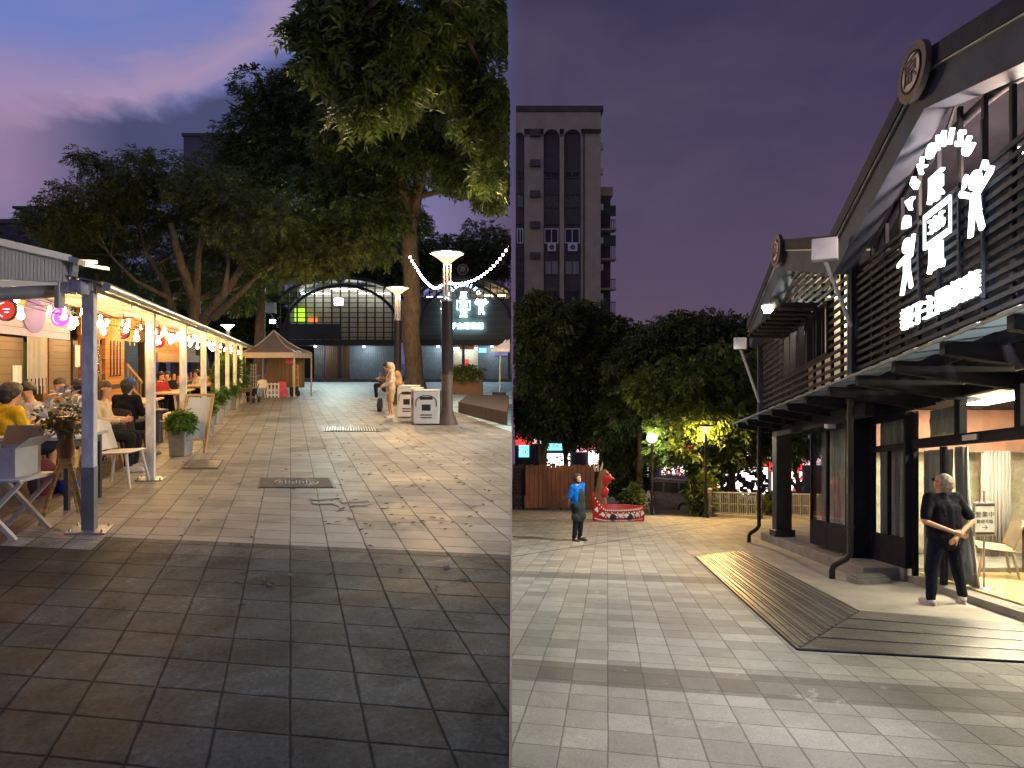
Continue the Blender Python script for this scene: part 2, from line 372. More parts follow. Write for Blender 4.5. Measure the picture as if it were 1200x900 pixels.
def person(name, loc, rz, j, label, group=None, skin='skin', hair='hair_black', shirt='cloth_navy', pants='cloth_dark', shoes='shoe_white',
           shorts=False, sleeve=.55, voxel=.014, hairstyle='short', scale=1.0, extras=None, girth=1.0, long_shirt=0):
    root=empty(name,(0,0,0),label,'person',group); J={k:Vector(v) for k,v in j.items()}; g=girth
    def hand(mb, wr, el, flip):
        d=(wr-el).normalized(); side=d.cross(Vector((0,1,0)))
        if side.length<.2: side=d.cross(Vector((1,0,0)))
        side.normalize(); nrm=side.cross(d)
        pc=wr+d*.05; mb.ell(pc,(.04,.04,.022) if False else .036,10,6)
        mb.cap(wr+d*.02,wr+d*.075,.03,.033)
        for i,(o,l) in enumerate(((-.030,.068),(-.010,.080),(.010,.074),(.030,.056))):
            b=wr+d*.085+side*o; m_=b+d*l*.5+nrm*.006*flip; t=m_+d*l*.42+nrm*.020*flip
            mb.cap(b,m_,.0095,.009,8); mb.cap(m_,t,.009,.0075,8)
        th=wr+d*.03-side*.03; mb.cap(th,th+d*.035-side*.03,.012,.010,8); mb.cap(th+d*.035-side*.03,th+d*.065-side*.035,.010,.008,8)
    lk=J['look'].normalized(); hd=J['hea']; upv=(hd-J['nec']).normalized(); rt=lk.cross(Vector((0,0,1)))
    if rt.length<.1: rt=Vector((1,0,0))
    rt.normalize(); hu=rt.cross(lk).normalized()
    b=MB()
    b.cap(J['nec']-upv*.04,hd-upv*.02,.056,.055)
    b.ell(hd+hu*.022-lk*.008,(.078,.098,.088),14,10) if False else None
    # skull, jaw, nose, ears
    def at(a,c,u): return hd+rt*a+lk*c+hu*u
    for p,q,ra,rb in ((at(0,-.015,.03),at(0,.02,.028),.088,.082),(at(0,.03,-.045),at(0,.04,-.075),.058,.042),(at(0,.02,.02),at(0,.03,-.05),.074,.058)): b.cap(p,q,ra,rb)
    b.cap(at(0,.092,.012),at(0,.112,-.018),.009,.014,8); b.cap(at(-.02,.09,-.052),at(.02,.09,-.052),.008,.008,8)
    for s in (1,-1):
        b.cap(at(.084*s,.0,.02),at(.084*s,-.006,-.022),.017,.012,8); b.cap(at(.045*s,.07,.028),at(.02*s,.086,.028),.011,.010,8); b.cap(at(.034*s,.082,.012),at(.03*s,.083,.012),.0115,.0115,8)
    # trunk and limbs under the clothes
    b.cap(J['pel'],J['che'],.115*g,.12*g); b.cap(J['che'],J['nec']-upv*.06,.12*g,.075)
    for s in 'LR':
        b.cap(J['sh'+s],J['el'+s],.043,.037); b.cap(J['el'+s],J['wr'+s],.037,.025); hand(b,J['wr'+s],J['el'+s],1 if s=='L' else -1)
        b.cap(J['hi'+s],J['kn'+s],.075,.05); b.cap(J['kn'+s],J['an'+s]+Vector((0,0,.02)),.05,.036); b.cap(J['an'+s],J['an'+s]+J['to'+s]*.7,.036,.03)
        b.cap(J['nec']-upv*.05,J['sh'+s],.06,.05)
    remesh(b,'body',MATS[skin],root,voxel,3)
    # shirt
    c=MB(); tw=.055*g
    for s in (1,-1):
        c.cap(J['pel']+Vector((tw*s,0,-.02-long_shirt)),J['che']+Vector((tw*1.25*s,0,0)),.123*g,.125*g)
    c.cap(J['che'],J['nec']-upv*.07,.135*g,.085); c.cap(J['pel']+Vector((0,0,-.02-long_shirt)),J['che'],.13*g,.137*g)
    c.cap(J['nec']-upv*.055+Vector((0,.03,0)),J['nec']-upv*.015+Vector((0,.028,0)),.068,.056)
    for s in 'LR':
        c.cap(J['che'],J['sh'+s]+Vector((0,0,-.01)),.12*g,.068); c.cap(J['nec']-upv*.065,J['sh'+s],.064,.066)
        e=J['sh'+s].lerp(J['el'+s],min(1,sleeve*2)); c.cap(J['sh'+s],e,.067,.062 if sleeve<=.5 else .055)
        if sleeve>.5: c.cap(J['el'+s],J['el'+s].lerp(J['wr'+s],.95),.055,.04)
    remesh(c,'shirt',MATS[shirt],root,voxel*1.1,4)
    t=MB()
    t.cap(J['hiL'],J['hiR'],.118*g,.118*g); t.cap(J['pel'],(J['hiL']+J['hiR'])/2,.12*g,.118*g)
    for s in 'LR':
        if shorts: t.cap(J['hi'+s],J['hi'+s].lerp(J['kn'+s],.85),.100*g,.085)
        else:
            t.cap(J['hi'+s],J['kn'+s],.097*g,.073); t.cap(J['kn'+s],J['an'+s]+Vector((0,0,.03)),.073,.057)
    remesh(t,'trousers',MATS[pants],root,voxel*1.1,4)
    for s in 'LR':
        sh=MB(); a=J['an'+s]; z0=a.z-.085; tt=J['to'+s]; e=a+tt
        sh.cap(Vector((a.x,a.y,z0+.055))-tt.normalized()*.03,Vector((e.x,e.y,z0+.038)),.045,.036); sh.cap(a,Vector((a.x,a.y,z0+.055)),.048,.048)
        sh.box((a.x+tt.x*.45,a.y+tt.y*.45,z0+.0125),(.085,.27,.025),(0,0,math.atan2(tt.y,tt.x)+PI/2))
        remesh(sh,'shoe',MATS[shoes],root,.009 if voxel<.012 else .014,2)
    h=MB()
    if hairstyle=='short':
        h.cap(at(0,-.030,.045),at(0,.025,.060),.096,.082); h.cap(at(0,-.040,.01),at(0,-.044,-.075),.094,.066)
        for s in (1,-1): h.cap(at(.050*s,.01,.03),at(.056*s,-.02,-.035),.052,.036)
    elif hairstyle=='thin':
        h.cap(at(0,-.028,.034),at(0,.0,.052),.094,.083); h.cap(at(0,-.045,.0),at(0,-.042,-.05),.084,.058)
        for s in (1,-1): h.cap(at(.055*s,-.015,.03),at(.06*s,-.025,-.02),.038,.028)
    elif hairstyle=='long':
        h.cap(at(0,-.02,.05),at(0,.02,.06),.092,.08); h.cap(at(0,-.05,.0),at(0,-.07,-.18),.085,.07)
        for s in (1,-1): h.cap(at(.07*s,-.01,.02),at(.08*s,-.02,-.14),.03,.035)
    elif hairstyle=='bun':
        h.cap(at(0,-.025,.048),at(0,.02,.058),.089,.077); h.cap(at(0,-.045,.0),at(0,-.04,-.03),.076,.055); h.ell(at(0,-.12,.06),.045)
    if h.v and hairstyle!='cap': remesh(h,'hair',MATS[hair],root,max(.010,voxel*.9),2)
    if extras: extras(root,J,at)
    root.location=loc; root.rotation_euler=(0,0,rz); root.scale=(scale,)*3
    return root
# ================================================================== materials in use
M('steel',(.42,.44,.46),.38,.75,.2,9,.12); M('steel_dark',(.05,.055,.065),.45,.3,.2,8); M('iron_black',(.018,.018,.02),.5,.2,.2,8)
M('white_paint',(.72,.72,.70),.45,0,.08,5); M('white_plastic',(.62,.60,.56),.4,0,.06,4); M('cardboard',(.42,.27,.12),.8,0,.15,5)
M('carton_white',(.50,.50,.48),.7,0,.08,5); M('bamboo',(.62,.40,.14),.45,0,.35,7,.2,(1,1,6)); M('bamboo_dark',(.26,.12,.04),.5,0,.35,7,.2)
M('wood_light',(.48,.31,.15),.5,0,.25,4,.2,(1,1,9)); M('wood_brown',(.17,.09,.045),.6,0,.3,4,.2,(1,1,8)); M('wood_dark',(.05,.03,.02),.6,0,.3,5)
M('wicker',(.05,.032,.022),.6,0,.4,40,.5); M('stone_top',(.42,.44,.46),.3,0,.25,5,.05); M('concrete',(.26,.25,.22),.85,0,.25,3,.35); M('concrete_dark',(.12,.115,.105),.85,0,.3,3,.35)
M('skin',(.50,.27,.16),.5,0,.12,9,.08); M('hair_black',(.012,.011,.01),.45,0,.3,30,.3); M('hair_grey',(.34,.28,.23),.6,0,.35,40,.4); M('hair_brown',(.05,.028,.015),.5,0,.3,30,.3)
for n,c in dict(cloth_navy=(.008,.009,.016),cloth_dark=(.016,.017,.021),cloth_trouser=(.009,.012,.022),cloth_yellow=(.62,.40,.02),cloth_white=(.62,.60,.56),cloth_cream=(.55,.46,.32),cloth_blue=(.008,.13,.50),cloth_green_grey=(.035,.045,.042),
                cloth_khaki=(.42,.31,.19),cloth_red=(.30,.03,.03),cap_blue=(.015,.09,.42),cloth_tan=(.34,.21,.10),cloth_beige=(.50,.43,.31),cloth_brown=(.17,.13,.09),scooter_pale=(.50,.50,.47)).items(): M(n,c,.9,0,.18,12,.35,None,None,.12)
M('shoe_white',(.45,.43,.40),.6,0,.15,12); M('shoe_dark',(.03,.03,.03),.6,0,.2,12); M('rubber',(.02,.02,.02),.7,0,.2,20)
M('tarp',(.19,.155,.115),.7,0,.18,3,.2); M('tarp_trim',(.50,.44,.36),.7,0,.1,3); M('pink_board',(.62,.10,.16),.6); M('red_paint',(.42,.022,.022),.45,0,.2,6); M('white_gloss',(.75,.74,.7),.4,0,.08,6)
M('galv',(.66,.68,.70),.55,.0,.35,7,.12,(1,1,.5)); M('plastic_roof',(.24,.25,.27),.35,0,.12,3); M('bark',(.14,.10,.065),.9,0,.4,7,.7,(1,1,.35)); M('bark_pale',(.20,.15,.09),.9,0,.4,6,.7,(1,1,.35))
M('metal_board',(.035,.038,.045),.5,.3,.2,5); M('hall_frame',(.028,.033,.042),.45,.3,.2,5); M('corrugated_blue',(.17,.22,.25),.5,0,.2,5); M('inner_wall',(.55,.50,.42),.8,0,.1,3)
M('terracotta',(.30,.10,.05),.75); M('soil',(.03,.022,.015),.95); M('screen_green',(.03,.08,.045),.6); M('cloth_maroon',(.13,.02,.03),.8)
M('marquee_white',(.45,.45,.47),.55,0,.1,3); M('lavender',(.36,.33,.62),.6,0,.1,3); M('mural_purple',(.12,.09,.62),.6,0,.15,3); M('mural_yellow',(.6,.45,.12),.6)
M('lily',(.88,.82,.66),.6,0,.05,10); M('gray_square',(.05,.052,.05),.75,0,.25,6); M('plate_steel',(.30,.30,.29),.42,.75,.25,5); M('slate',(.20,.20,.21),.6)
leafmat('leaf_dark',(.038,.072,.02),(.20,.27,.075)); leafmat('leaf_fern',(.07,.10,.025),(.28,.30,.08)); leafmat('leaf_near',(.05,.10,.02),(.26,.34,.08),.4,1.1)
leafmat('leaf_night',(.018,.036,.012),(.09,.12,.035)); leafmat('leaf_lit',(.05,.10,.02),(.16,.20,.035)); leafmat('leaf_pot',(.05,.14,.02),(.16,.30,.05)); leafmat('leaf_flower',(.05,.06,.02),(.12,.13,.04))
glass('pane'); glass('jar_glass',(.85,.9,.85),.25)
def bowl_glass(name,col,st):
    m,g,out=new_mat(name); e=g.n('ShaderNodeEmission'); e.inputs[0].default_value=rgb(col); e.inputs[1].default_value=st; t=g.n('ShaderNodeBsdfTransparent'); t.inputs[0].default_value=(1,.9,.75,1)
    mx=g.n('ShaderNodeMixShader'); mx.inputs[0].default_value=.5; g.l(t.outputs[0],mx.inputs[1]); g.l(e.outputs[0],mx.inputs[2]); g.l(mx.outputs[0],out.inputs[0]); MATS[name]=m
bowl_glass('lamp_bowl',(1.0,.64,.24),3.4)
def lamp_point(p,energy,col,rad=.1):
    l=bpy.data.lights.new('lamp','POINT'); l.energy=energy; l.color=col; l.shadow_soft_size=rad; o=bpy.data.objects.new('lamp_light',l); COL.objects.link(o); o.location=p; return o
WARM=(1.0,.62,.26)
E('bulb',(1.0,.58,.21),165); 0; E('lamp_small',(1.0,.70,.30),70); E('flood_white',(.82,1.0,.90),900); E('sign_white',(.90,1.0,.98),3.0)
E('sign_far',(.62,1.0,1.0),14); E('fairy',(.95,.95,.85),60); E('neon_pink',(1.0,.12,.75),1.5); E('neon_red',(1.0,.08,.06),.7); E('tube_cool',(.85,1.0,.95),40)
E('room_light',(1.0,.84,.58),190); E('stall_light',(1.0,.75,.4),14)

# ================================================================== world and sun
w=bpy.data.worlds.new('World'); SC.world=w; w.use_nodes=True; t=w.node_tree
for x in list(t.nodes): t.nodes.remove(x)
g=NT(t); out=g.n('ShaderNodeOutputWorld'); bg=g.n('ShaderNodeBackground'); g.l(bg.outputs[0],out.inputs[0])
sky=g.n('ShaderNodeTexSky'); sky.sky_type='NISHITA'; sky.sun_disc=False; sky.sun_elevation=math.radians(-3.0); sky.sun_rotation=math.radians(-60); sky.air_density=1.6; sky.dust_density=2.0; sky.ozone_density=3
tc=g.n('ShaderNodeTexCoord').outputs['Generated']; sp=g.n('ShaderNodeSeparateXYZ'); g.l(tc,sp.inputs[0])
az=g.m('ARCTAN2',sp.outputs[0],g.m('MAXIMUM',sp.outputs[1],-9.0)); el=g.m('ARCSINE',sp.outputs[2])
west=g.ramp(g.m('MULTIPLY_ADD',az,.35,.55),[(.0,0.9),(.2,1.0),(.50,.85),(.556,.0),(1.0,0.0)])   # 1 = still dusk, 0 = night
dusk=g.ramp(g.m('MULTIPLY',el,.9),[(0.0,(.17,.16,.28)),(.20,(.25,.21,.40)),(.38,(.15,.20,.50)),(.62,(.13,.19,.49)),(1.0,(.22,.26,.48))])
night=g.ramp(g.m('MULTIPLY',el,.9),[(0.0,(.125,.080,.115)),(.25,(.052,.039,.088)),(.6,(.034,.032,.070)),(1.0,(.022,.025,.055))])
mp=g.n('ShaderNodeMapping'); g.l(tc,mp.inputs[0]); mp.inputs['Scale'].default_value=(1.0,1.0,2.0); mp.inputs['Rotation'].default_value=(.25,.35,.2)
n1=g.noise(mp.outputs[0],2.6,8,.58,.5); n2=g.noise(mp.outputs[0],1.1,5,.5,.3)
nz1=g.m('MULTIPLY_ADD',n1,.30,-.15)
d=g.m('ADD',g.m('SUBTRACT',el,g.m('MULTIPLY_ADD',az,.53,.662)),nz1)      # height over the upper edge of the slate cloud
band=g.ramp(g.m('MULTIPLY_ADD',d,2.5,.5),[(.44,0.0),(.56,.66),(.66,.30),(.80,0.0)])
streak=g.m('SUBTRACT',1.0,g.m('MULTIPLY',g.m('ABSOLUTE',g.m('ADD',g.m('SUBTRACT',el,g.m('MULTIPLY_ADD',az,.72,.783)),g.m('MULTIPLY',nz1,.7))),24.0),clamp=True)
wisp=g.ramp(g.m('ADD',g.m('MULTIPLY',n1,.6),g.m('MULTIPLY',n2,.5)),[(.57,0.0),(.70,.45)])
glow=g.m('MULTIPLY',g.ramp(el,[(.14,0.0),(.235,.8),(.30,.6),(.40,0.0)]),g.ramp(g.m('MULTIPLY',az,-1.0),[(.50,0.0),(.68,1.0)]))
c=g.mix(wisp,dusk,rgb((.30,.24,.43))); c=g.mix(band,c,rgb((.31,.235,.40))); c=g.mix(g.m('MULTIPLY',streak,.75),c,rgb((.40,.28,.42))); c=g.mix(glow,c,rgb((.42,.26,.40)))
slate=g.m('MULTIPLY',g.ramp(g.m('MULTIPLY_ADD',d,5.0,.5),[(.34,1.0),(.58,0.0)]),g.ramp(az,[(-1.0,0.0),(0.0,0.0)]) if False else 1.0)
fade=g.m('MULTIPLY',g.ramp(g.m('MULTIPLY',az,-1.0),[(.12,.25),(.36,1.0),(.58,1.0),(.70,.35)]),slate)
c=g.mix(g.m('MULTIPLY',fade,.93),c,g.mix(n1,rgb((.022,.03,.075)),rgb((.075,.08,.17))))
low=g.ramp(el,[(.12,.8),(.20,0.0)]); c=g.mix(g.m('MULTIPLY',low,.8),c,rgb((.10,.085,.16)))
nn=g.mix(g.ramp(g.m('ADD',g.m('MULTIPLY',n2,.5),g.m('MULTIPLY',n1,.5)),[(.40,.0),(.60,.9)]),night,rgb((.082,.062,.112)))
c=g.mix(west,nn,c); c=g.mix(.06,c,sky.outputs[0]); g.l(c,bg.inputs[0]); bg.inputs[1].default_value=1.0
sl=bpy.data.lights.new('Sun','SUN'); sl.energy=.02; sl.angle=math.radians(10); sl.color=(1,.8,.75)
so=bpy.data.objects.new('Sun',sl); COL.objects.link(so); so.rotation_euler=(math.radians(80),0,math.radians(60))

# ================================================================== camera
cd=bpy.data.cameras.new('Camera'); cam=bpy.data.objects.new('Camera',cd); COL.objects.link(cam); SC.camera=cam
cam.location=(0,0,HC); cam.rotation_euler=(PI/2,0,0); cd.sensor_width=36; cd.sensor_fit='HORIZONTAL'; cd.lens=36*F/1200; cd.shift_y=-(450-HZ)/1200; cd.clip_start=.05; cd.clip_end=3000
SC.view_settings.view_transform='Standard'; SC.view_settings.look='None'; SC.view_settings.exposure=.22; SC.view_settings.gamma=1
SC.cycles.use_denoising=True; SC.cycles.denoiser='OPENIMAGEDENOISE'; SC.cycles.max_bounces=6; SC.cycles.diffuse_bounces=3; SC.cycles.glossy_bounces=3; SC.cycles.transparent_max_bounces=16
SC.cycles.sample_clamp_indirect=6; SC.cycles.use_light_tree=True; SC.cycles.caustics_reflective=False; SC.cycles.caustics_refractive=False; SC.cycles.blur_glossy=.6

# ================================================================== ground
def left_extra(g,c,X,Y,u0,v0):
    nzx=g.noise(g.n('ShaderNodeTexCoord').outputs['Object'],.8,4)
    c=g.mix(g.m('LESS_THAN',u0,-1.70),c,rgb((.30,.285,.26)))
    c=g.mix(g.m('LESS_THAN',u0,-2.55),c,rgb((.13,.095,.065)))
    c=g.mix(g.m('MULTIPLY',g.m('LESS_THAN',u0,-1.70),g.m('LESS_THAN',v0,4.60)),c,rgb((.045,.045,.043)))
    near=g.m('LESS_THAN',v0,4.97); tcn=g.n('ShaderNodeTexCoord').outputs['Object']; mo=g.m('ADD',g.m('MULTIPLY',g.noise(tcn,2.1,7,.7,.6),.65),g.m('MULTIPLY',g.noise(tcn,38,4,.75),.42))
    c=g.mix(near,c,g.mix(1.0,c,g.ramp(mo,[(.38,.35),(.50,.9),(.60,1.35),(.70,2.6)]),'MULTIPLY'))
    sign_glow=g.m('MULTIPLY',g.m('GREATER_THAN',g.m('ADD',X,g.m('MULTIPLY',Y,.33)),4.55),g.m('GREATER_THAN',Y,13.0))
    c=g.mix(sign_glow,c,rgb((.48,.72,.80)))  # cyan reflection of the far sign, painted into the ground colour
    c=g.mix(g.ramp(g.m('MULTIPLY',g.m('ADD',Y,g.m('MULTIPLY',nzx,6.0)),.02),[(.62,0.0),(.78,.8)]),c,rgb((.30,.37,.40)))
    return c
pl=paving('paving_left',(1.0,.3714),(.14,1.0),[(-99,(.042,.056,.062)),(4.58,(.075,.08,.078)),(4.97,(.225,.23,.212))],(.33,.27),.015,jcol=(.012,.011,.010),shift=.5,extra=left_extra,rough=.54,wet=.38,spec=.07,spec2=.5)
def right_extra(g,c,X,Y,u0,v0):
    for a,b_ in ((4.72,5.27),(9.62,10.2)):
        f=g.m('MULTIPLY',g.m('GREATER_THAN',v0,a),g.m('LESS_THAN',v0,b_)); c=g.mix(f,c,rgb((.17,.165,.15)))
    q=g.m('ADD',Y,g.m('MULTIPLY',X,-1.16))
    for a,b_ in ((11.93,12.05),(13.55,13.64)):
        f=g.m('MULTIPLY',g.m('GREATER_THAN',q,a),g.m('LESS_THAN',q,b_)); c=g.mix(f,c,rgb((.10,.09,.075)))
    return c
pr=paving('paving_right',(1.0,-.16),(.218,1.0),[(-99,(.315,.312,.285)),(10.2,(.31,.29,.245))],(.284,.30),.013,extra=right_extra,jcol=(.11,.105,.095),rough=.55,wet=.2,st=.30)
b=MB()
ys=[-6,0,2,4,6,9,13,18,25,35,50,80,140,700]; xs=[-700,-120,-60,-30,-15,-8,-4,-2,-.012]
for i in range(len(ys)-1):
    for k in range(len(xs)-1): b.quad((xs[k],ys[i],0),(xs[k+1],ys[i],0),(xs[k+1],ys[i+1],0),(xs[k],ys[i+1],0))
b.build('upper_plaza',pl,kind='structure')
b=MB(); xs=[0,2,4,8,15,30,60,120,700]
for i in range(len(ys)-1):
    for k in range(len(xs)-1):
        z=lambda x,y:(x,y,-K*y)
        b.quad(z(xs[k],ys[i]),z(xs[k+1],ys[i]),z(xs[k+1],ys[i+1]),z(xs[k],ys[i+1]))
b.build('lower_plaza',pr,kind='structure')
b=MB(); b.hexa([(-.03,-6,-.3),(0,-6,-.3),(0,700,-140),(-.03,700,-140),(-.03,-6,1.16),(0,-6,1.16),(0,0,.006),(-.03,0,.006)]) if False else None
pts=[(-6,1.16),(0,.006),(60,.006),(700,.006)]
for (y0,z0),(y1,z1) in zip(pts,pts[1:]):
    b.hexa([(-.012,y0,-K*y0-.5),(-.001,y0,-K*y0-.5),(-.001,y1,-K*y1-.5),(-.012,y1,-K*y1-.5),(-.012,y0,z0),(-.001,y0,z0),(-.001,y1,z1),(-.012,y1,z1)])
top('retaining_wall',b,MATS['concrete'],'low concrete retaining wall holding the upper plaza above the sloping lower square','retaining wall')

# manhole covers and fallen leaves
def cover(p0,p1,p2,p3,label,ring):
    c=[Lg(*p) for p in (p0,p1,p2,p3)]; ce=sum(c,Vector())/4; e=empty('manhole_cover',ce,label,'manhole cover')
    b=MB(); b.hexa([q+Vector((0,0,-.02)) for q in c]+[q+Vector((0,0,.004)) for q in c]); b.build('rim',MATS['steel_dark'],e)
    b=MB(); q=[ce+(x-ce)*.93 for x in c]; b.hexa([x+Vector((0,0,.0045)) for x in q]+[x+Vector((0,0,.009)) for x in q]); b.build('plate',MATS['gray_square'],e)
    b=MB(); ux=(q[1]-q[0])/2; uy=(q[3]-q[0])/2
    if ring:
        for s in (.78,.62):
            b.tube([ce+ux*(.62*s/.78*math.cos(a))+uy*(s*math.sin(a))+Vector((0,0,.010)) for a in [2*PI*k/36 for k in range(37)]],.005,6)
        for k in range(-4,5): b.bar(ce+ux*k*.1-uy*(.35+.1*(k%2))+Vector((0,0,.011)),ce+ux*k*.1+uy*(.35-.1*(k%3))+Vector((0,0,.011)),.012,.006)
        for k in (-.3,0,.3): b.bar(ce-ux*.4+uy*k+Vector((0,0,.0115)),ce+ux*.4+uy*k+Vector((0,0,.0115)),.012,.006)
    else:
        for k in range(-9,10): b.bar(ce+ux*k*.1-uy*.85+Vector((0,0,.010)),ce+ux*k*.1+uy*.85+Vector((0,0,.010)),.03,.006)
    b.build('raised_pattern',MATS['plate_steel'],e)
cover((302,572),(394,572),(388,560),(305,560),'dark manhole cover with an oval pattern in the middle of the paving',True)
cover((378,506),(447,506),(440,500),(380,500),'far drain cover lying in the paving below the white bins',False)
cover((212,550),(256,550),(263,539),(223,539),'drain cover beside the leaning menu board',False)
b=MB()
for i in range(210):
    px=random.uniform(380,598); py=452+(random.random()**.9)*170
    if i>150: px=random.uniform(200,560); py=random.uniform(480,690)
    p=Lg(px,py); 
    if p.x>-.15: continue
    a=random.uniform(0,6.28); l=random.uniform(.025,.055); u=Vector((math.cos(a),math.sin(a),0)); v=Vector((-u.y,u.x,0)); z=Vector((0,0,.006))
    b.quad(p-u*l+z,p+v*l*.45+z*2.5,p+u*l+z*1.6,p-v*l*.45+z*2)
b.build('fallen_leaves',M('leaf_dead',(.035,.022,.012),.8),kind='stuff')
# the broken slab: dark gaps along its shifted edges
P=[[(363,584.5),(371,586),(397,583.5),(399,584.5),(373,587.5),(365,586.5)],[(363,585),(365,585.5),(368,590.5),(366,590.8)],[(366,590),(392,590),(398,593.5),(396,594.5),(390,591.2),(366,591.2)],[(397,584),(400,584),(402,589),(431,586.6),(433,588),(402,590.4),(399,589.5)],[(431,587),(436,590.5),(430,593.2),(412,593.4),(430,592),(433,590.5)]]
b=MB()
for q in P: b.prism([Lg(*p)+Vector((0,0,.003)) for p in q],(0,0,.004))
top('cracked_slab',b,MATS['iron_black'],'dark open cracks round a shifted paving slab near the oval manhole cover','paving crack')

# ================================================================== market arcade
A=lambda s,t_,z:(-1.914-.3714*s+t_, s, z)
AV=lambda s,t_,z:Vector(A(s,t_,z))
arc=empty('market_arcade',A(5.7,-1.6,0),'long open arcade of galvanised steel with a pale sheet roof over the food stalls','arcade')
ORD=['nearest','second','third','fourth','fifth','sixth','seventh','eighth']
for k in range(8):
    s=5.7+2.5*k; h=2.27
    e=empty('arcade_post',A(s,0,0),f'{ORD[k]} galvanised steel post of the arcade'+(', wide and darkened near its foot' if k==0 else ' counting from the camera'),'post','steel posts along the arcade')
    b=MB(A); b.bb(s-.058,s+.058,-.058,.058,.012,h); b.build('shaft',MATS['galv'],e,.006)
    b=MB(A); b.bb(s-.15,s+.15,-.19,.19,.002,.014)
    for x in (-.15,.15):
        for y in (-.11,.11): b.lathe((s+y,x,.014),[(.012,0),(.012,.02),(.006,.03)],8)
    b.build('base_plate',MATS['steel'],e)
    if k==0: b=MB(A); b.bb(s-.061,s+.061,-.061,.061,.013,.61); b.build('dark_lower_part',M('sleeve',(.20,.20,.20),.5,.1),e)  # darker grey box over the lower part of the nearest post
b=MB(A); b.bb(5.6,29,-.06,.06,2.272,2.36); b.build('eaves_beam',MATS['white_paint'],arc)
b=MB(A); b.bb(5.6,29,-3.35,-3.25,2.9,3.05); b.build('wall_beam',MATS['galv'],arc)
b=MB(A)
for k in range(60):
    s=5.55+k*.4; z0=2.37+.012*(k%2); b.hexa([(s,.16,z0-.03),(s+.4,.16,z0-.03),(s+.4,-3.4,z0+.69),(s,-3.4,z0+.69),(s,.16,z0-.018),(s+.4,.16,z0-.018),(s+.4,-3.4,z0+.702),(s,-3.4,z0+.702)])
b.build('roof_sheet',MATS['plastic_roof'],arc)
b=MB(A)
for k in range(20):
    s=5.7+k*1.25; b.hexa([(s-.025,.07,2.25),(s+.025,.07,2.25),(s+.025,-3.3,2.93),(s-.025,-3.3,2.93),(s-.025,.07,2.31),(s+.025,.07,2.31),(s+.025,-3.3,2.99),(s-.025,-3.3,2.99)])
b.build('rafter',MATS['galv'],arc)
b=MB(A); b.tube([(5.6,.19,2.31),(29,.19,2.31)],.045,10); b.build('gutter',MATS['steel'],arc)
# bulb strings
bm_=MB(); bm_.lathe((0,0,0),[(.004,.045),(.016,.04),(.016,.0),(.020,-.02),(.031,-.05),(.032,-.065),(.022,-.088),(.004,-.095)],12)
bulb0=None
for k in range(15):
    s=6.5+1.32*k; e=empty('bulb_string',A(s,-1.6,2.2),'string of warm bulbs hanging across the arcade under its roof','light string','bulb strings under the arcade roof')
    pts=[A(s+.25*math.sin(j*1.9+k),-.15-.40*j,2.12+.085*j-.10*math.sin(j*1.05+k)) for j in range(8)]
    b=MB(); b.tube(pts,.006,5); b.build('cable',MATS['iron_black'],e)
    for j,p in enumerate(pts[:-1]):
        if (j+k)%5==4: continue
        loc=Vector(p)-BASE[e.name]+Vector((0,0,-.05))
        if bulb0 is None: bulb0=bm_.build('bulb',MATS['bulb'],None); o=bulb0; o.parent=e
        else: o=bulb0.copy(); COL.objects.link(o); o.parent=e
        o.location=loc
# stall kiosks at the back
def plankbox(name,s0,s1,t0,t1,z0,z1,mat,parent): b=MB(A); b.bb(s0,s1,t0,t1,z0,z1); return b.build(name,mat,parent)
pk_b=planks('plank_brown',(.19,.125,.075),.14); pk_o=planks('plank_orange',(.62,.25,.055),.13); pk_l=planks('plank_lavender',(.30,.30,.72),.16); pk_d=planks('plank_dark',(.06,.04,.028),.16)
k1=empty('food_kiosk',A(11,-3.6,0),'brown plank food kiosk with a lavender painted fascia and green doorway','kiosk')
plankbox('back_panel',9.0,14.0,-4.6,-4.5,0,3.2,pk_d,k1)
plankbox('side_panel',8.9,9.0,-4.5,-3.0,0,3.2,pk_b,k1)
plankbox('plank_wall',9.0,11.0,-3.1,-3.0,0,2.05,pk_b,k1); plankbox('plank_wall',12.3,13.4,-3.1,-3.0,0,2.08,pk_b,k1)
plankbox('door_post',11.75,12.0,-3.1,-2.95,0,2.1,MATS['wood_brown'],k1); plankbox('door_post',12.08,12.26,-3.1,-2.96,0,2.1,MATS['wood_brown'],k1)
plankbox('door',11.05,11.7,-3.25,-3.2,0,2.0,MATS['screen_green'],k1)
plankbox('dark_jamb',13.42,13.75,-3.1,-2.97,0,2.1,MATS['wood_dark'],k1)
plankbox('fascia',9.0,13.4,-3.12,-3.02,2.1,2.93,pk_l,k1)
b=MB(A); b.prism([(11.5+.5*math.cos(a),-3.015,2.5+.33*math.sin(a)) for a in [2*PI*i/40 for i in range(40)]],(0,.012,0)); b.build('mural_disc',MATS['mural_purple'],k1)
b=MB(A); b.prism([(10.9+.3*math.cos(a),-3.0155,2.72+.3*math.sin(a)) for a in [2*PI*i/40 for i in range(40)]],(0,.008,0)); b.build('mural_sun',MATS['mural_yellow'],k1)
b=MB(A)
for i in range(16): 
    s=10.95+i*.055; b.tube([(s,-2.9,2.1),(s,-2.9,1.30-.15*(i%3))],.008,5)
b.build('bead_curtain',MATS['white_gloss'],k1)
plankbox('notice',10.55,10.9,-2.995,-2.985,1.0,1.55,MATS['white_gloss'],k1)
b=MB(A); b.bb(13.5,13.8,-2.96,-2.94,1.5,2.0); top('poster',b,MATS['white_paint'],'white poster pinned to the dark jamb of the brown kiosk','poster')
k2=empty('food_kiosk',A(17,-3.6,0),'orange plank food kiosk with a stair rail and bottle shelf','kiosk')
